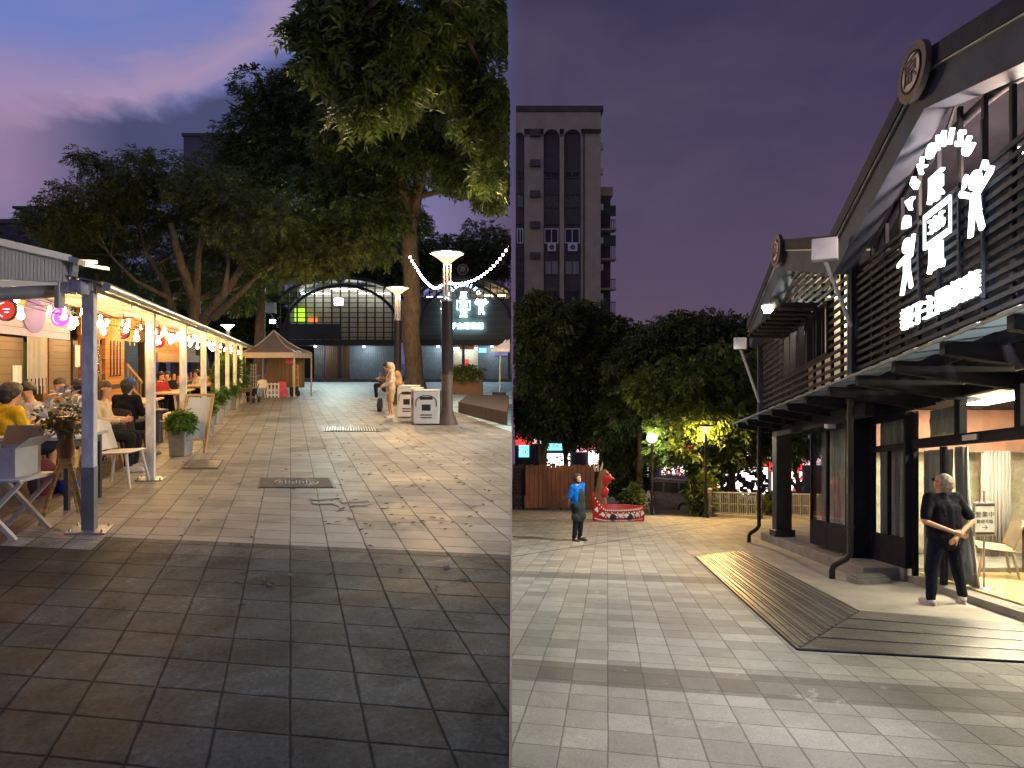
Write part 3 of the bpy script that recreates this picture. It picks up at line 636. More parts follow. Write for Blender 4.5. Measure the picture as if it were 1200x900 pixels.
plankbox('back_panel',14.1,20.3,-4.4,-4.3,0,3.2,pk_d,k2); plankbox('plank_wall',15.9,17.7,-3.1,-3.0,.1,2.25,pk_o,k2); plankbox('plank_wall',14.1,14.5,-3.1,-3.0,0,2.25,pk_o,k2)
plankbox('rail_band',15.85,17.75,-3.0,-2.96,.88,1.0,MATS['wood_dark'],k2); plankbox('corner_post',19.7,20.3,-3.1,-2.9,0,2.6,MATS['wood_dark'],k2); plankbox('fascia',14.1,20.3,-3.12,-3.02,2.26,2.93,pk_o,k2)
b=MB(A)
for i in range(4): b.bb(16.2+.3*i,16.23+.3*i,-2.97,-2.94,1.25,2.2); b.bb(16.12+.3*i,16.31+.3*i,-2.972,-2.938,1.22,1.25)
b.build('tool_rack',MATS['iron_black'],k2)
b=MB(A)
for z in (.9,1.3,1.7): b.bb(14.5,15.9,-3.3,-3.0,z,z+.03)
b.build('shelf',MATS['wood_brown'],k2)
for n_,mt,off in (('bottle',MATS['jar_glass'],0),('bottle',M('bottle_amber',(.32,.12,.02),.2),.1)):
    b=MB(A)
    for z in (.93,1.33,1.73):
        for i in range(6): b.lathe((14.62+off+i*.21,-3.14,z),[(.045,0),(.045,.17),(.018,.23),(.018,.3)],8)
    b.build('bottle_row',mt,k2)
b=MB(A); b.bar((17.8,-2.95,1.55),(19.6,-2.95,.95),.05,.09); b.bar((17.8,-2.95,1.0),(19.6,-2.95,.4),.05,.09)
for i in range(5): b.bar((17.9+.38*i,-2.95,1.50-.127*i),(17.9+.38*i,-2.95,.85-.1*i),.03,.05)
b.build('stair_rail',MATS['wood_light'],k2); plankbox('lit_back_wall',17.75,19.7,-4.28,-4.2,0,2.2,MATS['inner_wall'],k2)
br=empty('drinks_bar',A(24,-3,0),'long dark drinks bar with a pale header beam at the far end of the arcade','bar counter')
plankbox('back_panel',20.4,30,-5.2,-5.1,0,3.1,pk_d,br); plankbox('header_beam',20.4,29.8,-2.75,-2.6,1.62,1.95,MATS['wood_light'],br); plankbox('upper_panel',20.4,29.8,-2.9,-2.8,1.96,2.93,pk_o,br)
plankbox('counter_front',20.6,29.6,-2.55,-2.45,0,.80,pk_b,br); plankbox('counter_top',20.5,29.7,-3.0,-2.35,.80,.86,MATS['wood_light'],br)
b=MB(A)
for i in range(26): b.lathe((20.9+i*.33,-2.7+.1*(i%3),.862),[(.05,0),(.055,.12+.08*(i%4==0)),(.03,.2+.1*(i%2))],8)
b.build('jar_row',M('jar_mix',(.45,.30,.16),.4,0,.6,.9,0,None,(.5,.10,.06)),br)

# awning over the nearest stall
aw=empty('retractable_awning',L(55,300,5.4),'ribbed white retractable awning of the nearest stall with its grey arm and bracket','awning')
P=lambda x,y,d: L(x,y,d)
b=MB(); N=46
for i in range(N):
    a=i/N; b_=(i+1)/N
    top0=P(-20+98*a,281+22*a,5.0+.6*a); top1=P(-20+98*b_,281+22*b_,5.0+.6*b_); bo0=P(-20+98*a,327+3*a,4.95+.6*a); bo1=P(-20+98*b_,327+3*b_,4.95+.6*b_); o=Vector((0,.012*(i%2),0)); q=Vector((0,.014,0))
    b.hexa([bo0+o,bo1+o,bo1+o+q,bo0+o+q,top0+o,top1+o,top1+o+q,top0+o+q])
b.build('ribbed_valance',MATS['marquee_white'],aw)
b=MB(); b.bar(P(-20,280,4.99),P(80,303,5.59),.09,.06); b.build('top_rail',MATS['white_paint'],aw)
b=MB(); b.bar(P(-20,333,5.0),P(66,331,5.6),.10,.05); b.build('bottom_rail',MATS['white_paint'],aw)
b=MB(); b.tube([P(-20,346,5.2),P(62,341,5.7)],.062,14); b.build('roller',M('roller_grey',(.16,.18,.21),.5),aw)
b=MB(); b.bar(P(88,306,5.6),P(84,338,5.65),.05,.07); b.bar(P(85,306,5.6),P(112,307,6.2),.04); b.bar(P(96,310,5.7),P(126,315,6.6),.035); b.bar(P(80,303,5.6),P(96,308,5.6),.10,.05); b.build('arm',MATS['steel'],aw)
b=MB(); b.box(P(92,336,5.66),(.17,.14,.12)); b.box(P(70,345,5.6),(.05,.08,.26)); b.box(P(78,338,5.62),(.12,.10,.10)); b.lathe(P(98,338,5.6)-Vector((0,0,.06)),[(.045,0),(.05,.03),(.05,.1),(.04,.12)],12); b.build('bracket',MATS['galv'],aw,.008)
# round signs hanging under the arcade
def round_sign(px,py,d,r,mat,label,rim='white_gloss',lines=True):
    c=L(px,py,d); e=empty('round_sign',c,label,'round sign')
    b=MB(); b.prism([c+Vector((r*math.cos(a),0,r*math.sin(a))) for a in [2*PI*i/36 for i in range(36)]],(0,.03,0)); b.build('disc',MATS[rim],e)
    b=MB(); b.prism([c+Vector((r*.87*math.cos(a),-.006,r*.87*math.sin(a))) for a in [2*PI*i/36 for i in range(36)]],(0,.005,0)); b.build('face',mat,e)
    b=MB(); b.bar(c+Vector((0,.015,r*.98)),c+Vector((0,.015,r+.25)),.012); b.build('hanger',MATS['iron_black'],e)
    if lines:
        b=MB(); 
        for i,(u,v,wd) in enumerate(((.16,.05,.62),(.2,-.22,.4))):
            b2=MB(); b2.box(c+Vector((u*r,-.010,v*r)),(wd*r,.004,.10*r)); b2.build('lettering',E('letter_white',(1,.95,.95),1.2),e)
        for k in range(9):
            a=1.75+k*.33; b.box(c+Vector((r*.62*math.cos(a),-.010,r*.62*math.sin(a))),(.10*r,.004,.16*r),(0,-a,0))
        b.build('rim_lettering',E('letter_white',(1,.95,.95),1.2),e)
round_sign(70.5,372,8.2,.145,MATS['neon_pink'],'glowing magenta round sign with a white rim behind the nearest post')
round_sign(6,363,7.4,.14,MATS['neon_red'],'red round sign cut by the left edge of the photo','gray_square')
round_sign(186,401,12.5,.12,MATS['neon_red'],'small red round sign just right of the second post','red_paint')
round_sign(144,390,11.5,.12,MATS['neon_red'],'faded red round sign among the hanging bamboo rods','gray_square')
round_sign(165,394,11.8,.13,MATS['wood_brown'],'dark brown wooden disc beside the second post','wood_dark',False)
# hanging bamboo rods
for i,(px,d) in enumerate(((116,9.3),(127,10.2),(136,11.0),(152,12.5),(157,14.0))):
    e=empty('bamboo_chime',L(px,372,d),['bamboo rod chime hanging behind the nearest post','bamboo rod chime second from the nearest post','bamboo rod chime before the orange planks','bamboo rod chime left of the second post','farthest bamboo rod chime before the stair rail'][i],'wind chime')
    b=MB(); b.bar(L(px-7,372,d),L(px+7,372,d),.025); b.build('cross_bar',MATS['wood_brown'],e)
    b=MB()
    for k in range(7): 
        x=px-6+2*k; b.tube([L(x,373,d),L(x+.3,402-4*abs(k-3)+3*(k%2),d)],.011,6)
    b.build('rods',MATS['bamboo'],e)
# ================================================================== stall furniture
def four_leg_table(name,loc,rz,size,z,label,topmat,legmat,leg=.045,th=.04,apron=True,group=None):
    e=empty(name,(0,0,0),label,'table',group); w_,d_=size
    b=MB(); b.bb(-w_/2,w_/2,-d_/2,d_/2,z-th,z); b.build('tabletop',topmat,e,.006)
    l0=None
    for sx in (-1,1):
        for sy in (-1,1):
            b=MB(); b.bar((sx*(w_/2-.07),sy*(d_/2-.07),0),(sx*(w_/2-.07),sy*(d_/2-.07),z-th),leg); b.build('leg',legmat,e)
    if apron: b=MB(); b.bb(-w_/2+.05,w_/2-.05,-d_/2+.05,d_/2-.05,z-th-.09,z-th-.001); b.build('apron',legmat,e)
    e.location=loc; e.rotation_euler=(0,0,rz); return e
def slat_table(loc,rz,ln,wd,z,label,bench=False):
    e=empty('bench' if bench else 'picnic_table',(0,0,0),label,'bench' if bench else 'table')
    b=MB(); n=max(2,int(wd/.11))
    for i in range(n):
        x=-wd/2+wd*(i+.5)/n; b.bb(x-wd/n*.45,x+wd/n*.45,-ln/2,ln/2,z-.035,z)
    b.build('seat' if bench else 'tabletop',MATS['wood_light'],e)
    for sy in (-1,1):
        for sx in (-1,1):
            b=MB(); b.bar((sx*wd*.45,sy*(ln/2-.12),0),(sx*wd*.30,sy*(ln/2-.2),z-.036),.05); b.build('leg',MATS['wood_light'],e)
    e.location=loc; e.rotation_euler=(0,0,rz); return e
def chair(loc,rz,mat,label,wicker=False,legm=None,scale=1,group=None):
    e=empty('chair',(0,0,0),label,'chair',group); legm=legm or mat     # faces -Y
    b=MB()
    if wicker:
        b.bb(-.23,.23,-.22,.22,.40,.46)
    else:
        b.hexa([(-.21,-.22,.435),(.21,-.22,.435),(.19,.2,.41),(-.19,.2,.41),(-.23,-.24,.455),(.23,-.24,.455),(.2,.22,.44),(-.2,.22,.44)])
    b.build('seat',mat,e,.012)
    b=MB(); n=8
    for i in range(n):
        a0=-1+2*i/n; a1=-1+2*(i+1)/n; f=lambda a,z:(.22*a*(1-.18*(z-.45)),.20+.30*(z-.45)-.05*a*a,z)
        p=[f(a0,.46),f(a1,.46),f(a1,.86-.05*a1*a1),f(a0,.86-.05*a0*a0)]
        b.hexa([p[0],p[1],Vector(p[1])+Vector((0,.025,0)),Vector(p[0])+Vector((0,.025,0)),p[3],p[2],Vector(p[2])+Vector((0,.025,0)),Vector(p[3])+Vector((0,.025,0))])
    b.build('backrest',mat,e)
    for sx in (-1,1):
        for sy in (-1,1):
            b=MB(); b.tube([(sx*.17,sy*.17,.425),(sx*.23,sy*.25,.0)],[.022,.014],8); b.build('leg',legm,e)
    if wicker:
        for sx in (-1,1): b=MB(); b.bb(sx*.25-.025,sx*.25+.025,-.2,.24,.62,.66); b.bar((sx*.25,-.18,.45),(sx*.25,-.18,.62),.03); b.build('armrest',mat,e)
    e.location=loc; e.rotation_euler=(0,0,rz); e.scale=(scale,)*3; return e
RZ=math.atan(.3714)                                # the arcade direction
# front stone table with its things
tz=.80; T0=L(60,508,6.75); T0.z=0
four_leg_table('dining_table',T0,.12,(.82,.75),tz,'grey stone topped table in the stall beside the flower stand',MATS['stone_top'],MATS['steel_dark'])
def ontab(px,py,d): p=L(px,py,d); p.z=tz; return p
def cup(p,r,h,mat,name,label,cat): b=MB(); b.lathe(p,[(r*.75,0.001),(r,h),(r*.9,h),(r*.68,.01)],14); top(name,b,mat,label,cat,base=p)
cup(ontab(32,503,6.6),.045,.11,M('iced',(.55,.55,.58),.2),'plastic_cup','clear cup on the stone table beside the yellow shirt','cup')
cup(ontab(44,503,6.7),.035,.12,M('juice',(.65,.35,.04),.3),'juice_glass','glass of orange juice on the stone table','glass')
cup(ontab(90,500,6.8),.035,.10,M('dark_tin',(.04,.05,.07),.3),'drink_can','small dark can on the right end of the stone table','can')
b=MB(); p=ontab(60,505,6.6); b.lathe(p,[(.05,0.001),(.10,.05),(.095,.05),(.045,.008)],16); b.ell(p+Vector((0,0,.045)),(.085,.085,.03)); top('food_bowl',b,MATS['white_plastic'],'white bowl of food in the middle of the stone table','bowl',base=p)
b=MB(); p=ontab(51,502,6.9); b.lathe(p,[(.13,0.001),(.14,.012),(.1,.012),(.09,.006)],18); top('plate',b,MATS['white_gloss'],'white plate behind the juice glass on the stone table','plate',base=p)
# bamboo tripod with lilies
ap=L(77,522,5.75); e=empty('flower_stand',(ap.x,ap.y,0),'bamboo tripod flower stand leaning beside the nearest post','flower stand')
feet=[Lg(47,616),Lg(101,620),Lg(92,600)]
for f_ in feet:
    b=MB(); d_=(ap-f_); pts=[f_+Vector((0,0,.005))+d_*(i/24) for i in range(25)]; b.tube(pts,[.019+.004*(i%4==0) for i in range(25)],8); b.build('leg',MATS['bamboo'],e)
b=MB(); b.tube([Lg(76,607)+Vector((0,.1,.28)),ap+Vector((0,0,.1))],.018,8); b.box(L(82,538,5.8),(.10,.09,.17)); b.build('bracing',MATS['bamboo'],e)
b=MB(); b.lathe(ap,[(.055,-.12),(.075,-.02),(.06,.05),(.07,.10),(.085,.20),(.075,.28)],12); b.build('vase',MATS['bamboo_dark'],e)
fl=empty('lily_bouquet',ap+Vector((0,0,.22)),'bouquet of cream lilies standing in the bamboo stand','flowers')
b=MB()
for (px,py,t) in ((73,462,0),(58,474,-.5),(88,473,.5),(52,486,-.9),(80,466,.2),(66,482,-.2),(94,484,.8),(76,478,.1)):
    c=L(px,py,5.7+.1*t); ax=Vector((t*.6,-.35,.75)).normalized(); x=ax.cross(Vector((0,1,0))).normalized(); y=ax.cross(x)
    for k in range(6):
        a=k*PI/3+.3*t; o=x*math.cos(a)+y*math.sin(a); s_=ax.cross(o)
        p0=c-ax*.05; p1=c+o*.05+ax*.035; p2=c+o*.115+ax*.045
        b.add([p0,p1+s_*.024,p2,p1-s_*.024],[(0,1,2,3)],True)
    b.tube([c-ax*.05,c+ax*.05],.004,5)
b.build('petals',MATS['lily'],fl)
V=foliage_mesh('f',[(L(74,490,5.75),(.17,.14,.14),1)],70,.06,.4,5,.1,5); quads_mesh('foliage',V,MATS['leaf_flower'],fl)
b=MB()
for px in (58,68,74,84,88): b.tube([ap+Vector((0,0,.15)),L(px,482,5.75)],.005,5)
b.build('stems',MATS['leaf_flower'],fl)
# folding stool with the open carton
st=L(12,557,5.6); sz=st.z; e=empty('folding_stool',(st.x,st.y,0),'grey folding stool with crossed legs carrying an open carton','stool')
b=MB(); b.bb(st.x-.26,st.x+.27,st.y-.22,st.y+.22,sz-.03,sz); b.build('seat',MATS['white_plastic'],e,.01)
for s_ in (-.2,.2):
    for q in (-1,1): b=MB(); b.bar((st.x-.24*q,st.y+s_+.03*q,0.0),(st.x+.24*q,st.y+s_+.03*q,sz-.035),.035); b.build('leg',MATS['white_plastic'],e)
b=MB(); cx,cy=st.x-.02,st.y; e=empty('open_carton',(cx,cy,sz),'white carton with its flaps open on the folding stool','box')
for x0,x1,y0,y1 in ((-.19,.19,-.15,-.144),(-.19,.19,.144,.15),(-.19,-.184,-.144,.144),(.184,.19,-.144,.144)): b.bb(cx+x0,cx+x1,cy+y0,cy+y1,sz+.004,sz+.27)
b.bb(cx-.184,cx+.184,cy-.144,cy+.144,sz+.002,sz+.01); b.build('body',MATS['carton_white'],e)
def flap(p0,p1,o): 
    b=MB(); p0=Vector(p0); p1=Vector(p1); o=Vector(o); q=Vector((0,0,.004)); b.hexa([p0,p1,p1+o,p0+o,p0+q,p1+q,p1+o+q,p0+o+q]); b.build('flap',MATS['cardboard'] if o.y>0 else MATS['carton_white'],e)
flap((cx-.19,cy+.15,sz+.272),(cx+.19,cy+.15,sz+.272),(0,.07,.17)); flap((cx+.19,cy-.15,sz+.272),(cx+.19,cy+.15,sz+.272),(.13,0,.09)); flap((cx-.19,cy-.15,sz+.272),(cx-.19,cy+.15,sz+.272),(-.13,0,.06))
b=MB(); 
for i in range(4): b.bb(cx-.15,cx+.02+.03*(i%2),cy-.1525,cy-.1505,sz+.06+.035*i,sz+.075+.035*i)
b.build('printed_lines',M('print_grey',(.3,.3,.3),.7),e)
# bags under the table
b=MB(); p=L(52,560,7.3); p.z=0; b.lathe(p,[(.13,0.0),(.17,.12),(.14,.3),(.05,.42)],14); top('bag',b,MATS['cloth_maroon'],'maroon bag on the ground under the stone table','bag')
b=MB(); p=L(80,560,7.4); p.z=0; b.lathe(p,[(.10,0.0),(.13,.08),(.09,.16)],12); top('bag',b,MATS['cap_blue'],'small blue bag on the ground behind the flower stand','bag')
# chairs
chair(Lg(141,568),2.3-PI/2+.9,MATS['white_plastic'],'white plastic chair standing between the first and second posts')
chair(Lg(128,546),PI/2+.5,MATS['wicker'],'brown wicker chair behind the white plastic chair',True,MATS['iron_black'])
cap_loc=L(148,500,10.0); cap_loc.z=0
chair(cap_loc+Vector((0,0,0)),PI+.1,MATS['wicker'],'dark wicker armchair under the guest in the blue cap',True,MATS['iron_black'])
ychair=L(8,500,7.2); ychair.z=0
chair(ychair,PI-.3,MATS['wicker'],'wicker chair of the guest in the yellow shirt at the left edge',True,MATS['iron_black'])
four_leg_table('dining_table',L(126,486,10.6)*1+Vector((0,0,-L(126,486,10.6).z)),RZ,(1.2,.8),.76,'pale wooden table in front of the guest in the blue cap',MATS['wood_light'],MATS['wood_brown'])
p=L(122,478,10.5); p.z=.76; b=MB(); b.lathe(p,[(.08,.001),(.09,.12),(.05,.17)],12); top('rice_pot',b,MATS['white_gloss'],'white pot on the pale wooden table','pot')
for i,(px,d,ln,lab) in enumerate(((196,13.0,2.6,'long slatted wooden table just behind the second post'),(222,17.5,3.0,'long slatted wooden table in the middle of the arcade'),(240,22.5,3.0,'long slatted wooden table before the drinks bar'))):
    p=L(px,450,d); p.z=0; p.x=A(d,-1.5,0)[0]; slat_table(p,RZ,ln,.75,.77,lab)
    q=p+Vector((.72,0,0)); slat_table(q,RZ,ln-.3,.30,.45,lab.replace('table','bench').replace('just behind','outside the table behind'),True)
p=L(184,500,12.0); p.z=0; b=MB(); b.tube([p,p+Vector((0,0,.62))],.10,12); b.lathe(p+Vector((0,0,.62)),[(.2,0),(.2,.04)],16); top('bar_stool',b,MATS['iron_black'],'black round stool beside the slatted table near the second post','stool')

# ================================================================== people at the stalls
def capx(mat):
    def f(root,J,at):
        h=MB(); h.cap(at(0,-.02,.055),at(0,.005,.062),.095,.09); h.cap(at(-.04,.10,.045),at(.04,.10,.045),.02,.02,8); h.cap(at(-.04,.085,.05),at(.04,.085,.05),.03,.03,8); remesh(h,'cap',MATS[mat],root,.012,2)
    return f
person('person',cap_loc,PI-.15,J_sit(wrL=(.10,-.34,.80),wrR=(-.10,-.34,.80),look=(0,-1,-.1)),'seated guest seen from behind in a blue cap and dark top',shirt='cloth_navy',hairstyle='short',extras=capx('cap_blue'))
person('person',ychair,PI-.35,J_sit(wrL=(.22,-.36,.82),wrR=(-.2,-.34,.82),look=(.2,-1,-.3)),'seated guest in a bright yellow shirt cut by the left edge',shirt='cloth_yellow',shorts=True,scale=1.02)
p=L(37,492,8.3); p.z=0
person('person',p,-.5,J_sit(wrL=(.12,-.36,.84),wrR=(-.12,-.34,.86),look=(.9,-.7,-.2)),'seated man in a white shirt behind the stone table',shirt='cloth_white',hairstyle='short')
chair(p,-.5,MATS['wicker'],'wicker chair of the man in the white shirt',True,MATS['iron_black'])
p=L(72,480,10.2); p.z=0
person('person',p,.3,J_sit(look=(-.3,-1,-.2)),'seated woman with long dark hair behind the lilies',shirt='cloth_tan',hairstyle='long',hair='hair_brown')
chair(p,.3,MATS['wood_brown'],'wooden chair of the woman behind the lilies')
p=L(117,500,8.7); p.z=0
person('person',p,PI/2+.3,J_sit(look=(0,-1,-.1)),'seated woman in a striped cream shawl just right of the nearest post',shirt='cloth_cream',hairstyle='long',long_shirt=.08,hair='hair_brown')
chair(p,PI/2+.3,MATS['wood_light'],'pale wooden chair of the woman in the cream shawl')
p=L(96,480,9.6); p.z=0
person('person',p,-PI/2,J_sit(look=(0,-1,-.1)),'seated guest in a white top half hidden by the nearest post',shirt='cloth_white')
chair(p,-PI/2,MATS['wood_brown'],'wooden chair of the guest hidden by the nearest post')
for px,py,d,sh,lab,rz in ((196,455,18.6,'cloth_dark','stallholder in black leaning over the drinks counter',.4),(187,462,17.5,'cloth_red','guest in a red top sitting beside the drinks counter',1.2),(232,455,22.5,'cloth_white','guest in a pale shirt at the far slatted table',-.6),(247,455,24.5,'cloth_khaki','guest in a tan shirt at the far end of the arcade',.8)):
    p=L(px,py,d); p.z=0
    person('person',p,rz,J_sit(),lab,shirt=sh,voxel=.02); 
    b=MB(); b.lathe(p,[(.17,0),(.17,.02),(.03,.03),(.03,.40),(.18,.41),(.18,.44)],12); top('stool',b,MATS['wood_brown'],'round wooden stool under the '+lab.split(' at ')[0].split(' sitting')[0].split(' leaning')[0],'stool')

# ================================================================== planters and menu board along the arcade
def plant_tufts(parent,c,r,h,n,leaf,mat,seed,droop=.15): 
    V=foliage_mesh('f',[(Vector(c)+Vector((0,0,h*.5)),(r,r,h*.55),1)],n,leaf,.3,6,droop,seed,shell=.2); quads_mesh('foliage',V,mat,parent)
    b=MB(); c=Vector(c)
    for k in range(5): b.tube([c+Vector((0,0,-.08)),c+Vector((random.uniform(-r,r)*.6,random.uniform(-r,r)*.6,h*.7))],.008,5)
    b.build('stems',mat,parent)
PLT=[(212,534,.15,.34,.44,'slate','tall square stone planter with ferny grass beside the menu board',.30),(238,509,.19,.42,.46,'steel','grey metal planter with bright green fern behind the menu board',.36),(250,497,.2,.38,.5,'concrete','concrete planter with bright fern, third along the arcade',.34),(260,487,.2,.36,.5,'concrete','concrete planter with a low shrub, fourth along the arcade',.34),(268,480,.2,.36,.5,'slate','small stone planter with a shrub, fifth along the arcade',.34)]
for i,(px,py,hw,hh,h,mt,lab,ph) in enumerate(PLT):
    p=Lg(px,py); e=empty('planter',p,lab,'planter')
    b=MB(); q=.85; b.hexa([p+Vector((sx*hw*q,sy*hw*q,.002)) for sx,sy in ((-1,-1),(1,-1),(1,1),(-1,1))]+[p+Vector((sx*hw,sy*hw,h)) for sx,sy in ((-1,-1),(1,-1),(1,1),(-1,1))])
    b.build('pot',MATS[mt],e,.01)
    b=MB(); b.bb(p.x-hw*.9,p.x+hw*.9,p.y-hw*.9,p.y+hw*.9,h+.002,h+.012); b.build('soil',MATS['soil'],e)
    plant_tufts(e,p+Vector((0,0,h)),hw*1.25,ph,420,.075,MATS['leaf_pot'],30+i)
p=Lg(226,531); e=empty('menu_board',p,'white menu board on a wooden easel leaning by the arcade','menu board')
fr=lambda u,w,z: p+Vector((.24*u+.05*z+.0*w, .30*u*.35+.12*w*1.0+ .22*z-.05,z))
b=MB(); b.prism([fr(-.72,0,.26),fr(.72,0,.26),fr(.72,0,.98),fr(-.72,0,.98)],(-.006,.02,0)); b.build('panel',M('board_white',(.55,.58,.60),.35,0,.1,4),e)
b=MB(); b.bar(fr(-.8,-.15,.0),fr(-.8,-.15,1.04),.035); b.bar(fr(.8,-.15,.0),fr(.8,-.15,1.04),.035); b.bar(fr(-.8,-.15,1.02),fr(.8,-.15,1.02),.04); b.bar(fr(-.8,-.15,.24),fr(.8,-.15,.24),.035); b.build('frame',MATS['wood_light'],e)
b=MB(); b.bar(fr(0,.0,1.0),fr(0,5.5,0)-Vector((0,.2,0)),.03); b.build('prop_leg',MATS['wood_light'],e)
# climbing hedge screen and end planter
for i,(px,d,w_,h,lab) in enumerate(((266,21.5,.55,1.75,'tall green climbing plant screen before the last posts'),(277,23.5,.5,1.65,'tall green climbing plant at the far end of the arcade'))):
    p=L(px,450,d); p.z=0; e=empty('climbing_plant',p,lab,'plant')
    b=MB(); b.bb(p.x-w_*.6,p.x+w_*.6,p.y-.2,p.y+.2,.002,.42); b.build('planter_box',MATS['wood_light'],e)
    V=foliage_mesh('f',[(p+Vector((0,0,.3+h/2)),(w_,.3,h/2),1)],1500,.07,.5,6,.3,60+i,shell=.2); quads_mesh('foliage',V,MATS['leaf_pot'],e)
    b=MB()
    for k in range(5): b.tube([p+Vector((-w_*.7+k*w_*.35,0,.4)),p+Vector((-w_*.7+k*w_*.35,0,.4+h))],.012,5)
    b.build('canes',MATS['bamboo'],e)

# ================================================================== pop-up tent and its goods
D=27.0; U=D/F
tx0,tx1=L(283,0,D).x,L(345,0,D).x; ey=L(0,413,D).z; pkz=L(0,386,D).z; cx=(tx0+tx1)/2; D2=D+2.3
e=empty('popup_tent',(cx,D+1.15,0),'brown pop-up market tent with pale edged pyramid roof','tent')
b=MB(); C4=[(tx0,D,ey),(tx1,D,ey),(tx1,D2,ey),(tx0,D2,ey)]; apx=Vector((cx-.2,D+1.15,pkz))
for i in range(4):
    a=Vector(C4[i]); c_=Vector(C4[(i+1)%4]); n=6; prev=(a,c_)
    for k in range(1,n+1):
        t=k/n; sag=-.16*math.sin(PI*t); q0=a.lerp(apx,t)+Vector((0,0,sag)); q1=c_.lerp(apx,t)+Vector((0,0,sag))
        b.quad(prev[0],prev[1],q1,q0); prev=(q0,q1)
b.build('canopy',MATS['tarp'],e)
b=MB()
for i in range(4):
    a=Vector(C4[i]); b.tube([a.lerp(apx,k/8)+Vector((0,0,-.16*math.sin(PI*k/8)+.02)) for k in range(9)],.03,6)
    c_=Vector(C4[(i+1)%4]); q=Vector((0,0,.24)); o=(Vector((cx,D+1.15,ey))-(a+c_)/2).normalized()*.012; b.hexa([a-q,c_-q,c_-q+o,a-q+o,a,c_,c_+o,a+o])
b.build('valance',MATS['tarp_trim'],e)
for c_ in C4:
    b=MB(); b.bar((c_[0]*.995+cx*.005,c_[1],0),(c_[0]*.995+cx*.005,c_[1],ey-.02),.06); b.build('leg',MATS['tarp_trim'],e)
b=MB(); b.lathe((cx-.3,D+1.4,ey-.2),[(.05,0),(.09,.08),(.02,.14)],10); top('tent_lamp',b,MATS['stall_light'],'small warm lamp hanging under the brown tent','lamp')
b=MB(); b.bb(tx0+.3,tx1-.25,D2-.3,D2-.26,.4,ey-.2); top('cloth_backdrop',b,planks('stripes',(.22,.14,.08),.2,0),'dark striped cloth hung at the back of the brown tent','cloth')
b=MB(); b.bb(cx+.45,cx+.85,D+.9,D+.95,ey-.5,ey-.26); top('hanging_cloths',b,MATS['pink_board'],'pink cloth bunting hanging inside the brown tent','cloth')
def aframe(px,py,w_,h,mat,lab,lean=.25):
    p=Lg(px,py); e=empty('display_frame',p,lab,'sign')
    for s_ in (-1,1):
        b=MB(); b.bar(p+Vector((-w_/2,s_*lean,0)),p+Vector((-.03,0,h)),.05); b.bar(p+Vector((w_/2,s_*lean,0)),p+Vector((.03,0,h)),.05); b.bar(p+Vector((-w_*.3,s_*lean*.6,h*.4)),p+Vector((w_*.3,s_*lean*.6,h*.4)),.04); b.build('frame',mat,e)
    b=MB(); b.prism([p+Vector((-w_*.42,-lean*.75,h*.22)),p+Vector((w_*.42,-lean*.75,h*.22)),p+Vector((.02,-.06,h*.93))],(0,.02,0)); b.build('panel',M('board_orange',(.50,.25,.07),.6),e)
aframe(288,464,.55,1.35,MATS['wood_light'],'orange A-frame stand in front of the brown tent')
aframe(322,463,.7,1.6,MATS['wood_brown'],'dark wooden tripod display inside the brown tent',.4)
p=Lg(297,463); b=MB()
for k in range(3): b.bar(p+Vector((-.12+.12*k,0,0)),p+Vector((-.12+.12*k,0,1.55)),.03)
for k in range(8): b.bar(p+Vector((-.13,.016,.2+.18*k)),p+Vector((.13,.016,.2+.18*k)),.025)
top('lattice_panel',b,MATS['white_paint'],'white lattice panel standing left of the tent goods','lattice')
chair(Lg(306,466),.2,MATS['white_gloss'],'white chair standing in front of the brown tent',scale=.95)
p=Lg(306,462.5); b=MB(); b.bb(p.x-.25,p.x+.25,p.y-.05,p.y+.05,.65,1.0); top('goods_crate',b,MATS['stone_top'],'pale crate of goods behind the white chair','crate')
def picket(px,py,w_,h,mat,lab):
    p=Lg(px,py); b=MB(); n=4
    for k in range(n): x=-w_/2+w_*k/(n-1); b.bb(p.x+x-.03,p.x+x+.03,p.y-.015,p.y+.015,0,h)
    for z in (.12,h*.5,h-.06): b.bb(p.x-w_/2+.031,p.x+w_/2-.031,p.y-.012,p.y+.012,z-.03,z+.03)
    top('picket_panel',b,mat,lab,'fence panel')
picket(320,466,.5,.68,MATS['white_paint'],'short white picket panel before the brown tent')
p=Lg(332,465); b=MB(); b.hexa([p+Vector(v) for v in ((-.18,0,0),(.2,0,0),(.2,.06,0),(-.18,.06,0),(-.3,.25,.7),(.0,.25,.7),(.0,.31,.7),(-.3,.31,.7))]); top('pink_board',b,MATS['pink_board'],'pink board leaning beside the white picket panel','board')
p=Lg(346,464.5); e=empty('hand_cart',p,'upright hand cart with a black base beside the tent','hand cart')
b=MB(); b.bar(p+Vector((-.1,0,.1)),p+Vector((-.16,.12,1.5)),.035); b.bar(p+Vector((.14,0,.1)),p+Vector((.08,.12,1.5)),.035)
for z in (.5,.9,1.3,1.48): b.bar(p+Vector((-.13,.06,z)),p+Vector((.11,.06,z)),.03)
b.build('frame',MATS['wood_light'],e)
for s_ in (-.15,.15): b=MB(); b.tube([p+Vector((s_-.03,0,.14)),p+Vector((s_+.03,0,.14))],.14,14); b.build('wheel',MATS['rubber'],e)
b=MB(); b.bb(p.x-.16,p.x+.16,p.y-.3,p.y-.02,.1,.45); b.build('load',MATS['iron_black'],e)
p=Lg(294,472); e=empty('stroller',p,'black folded stroller parked at the tent corner','stroller')
for sx in (-.22,.22):
    for sy in (-.25,.25): b=MB(); b.tube([p+Vector((sx-.02,sy,.11)),p+Vector((sx+.02,sy,.11))],.11,14); b.build('wheel',MATS['rubber'],e)
b=MB()
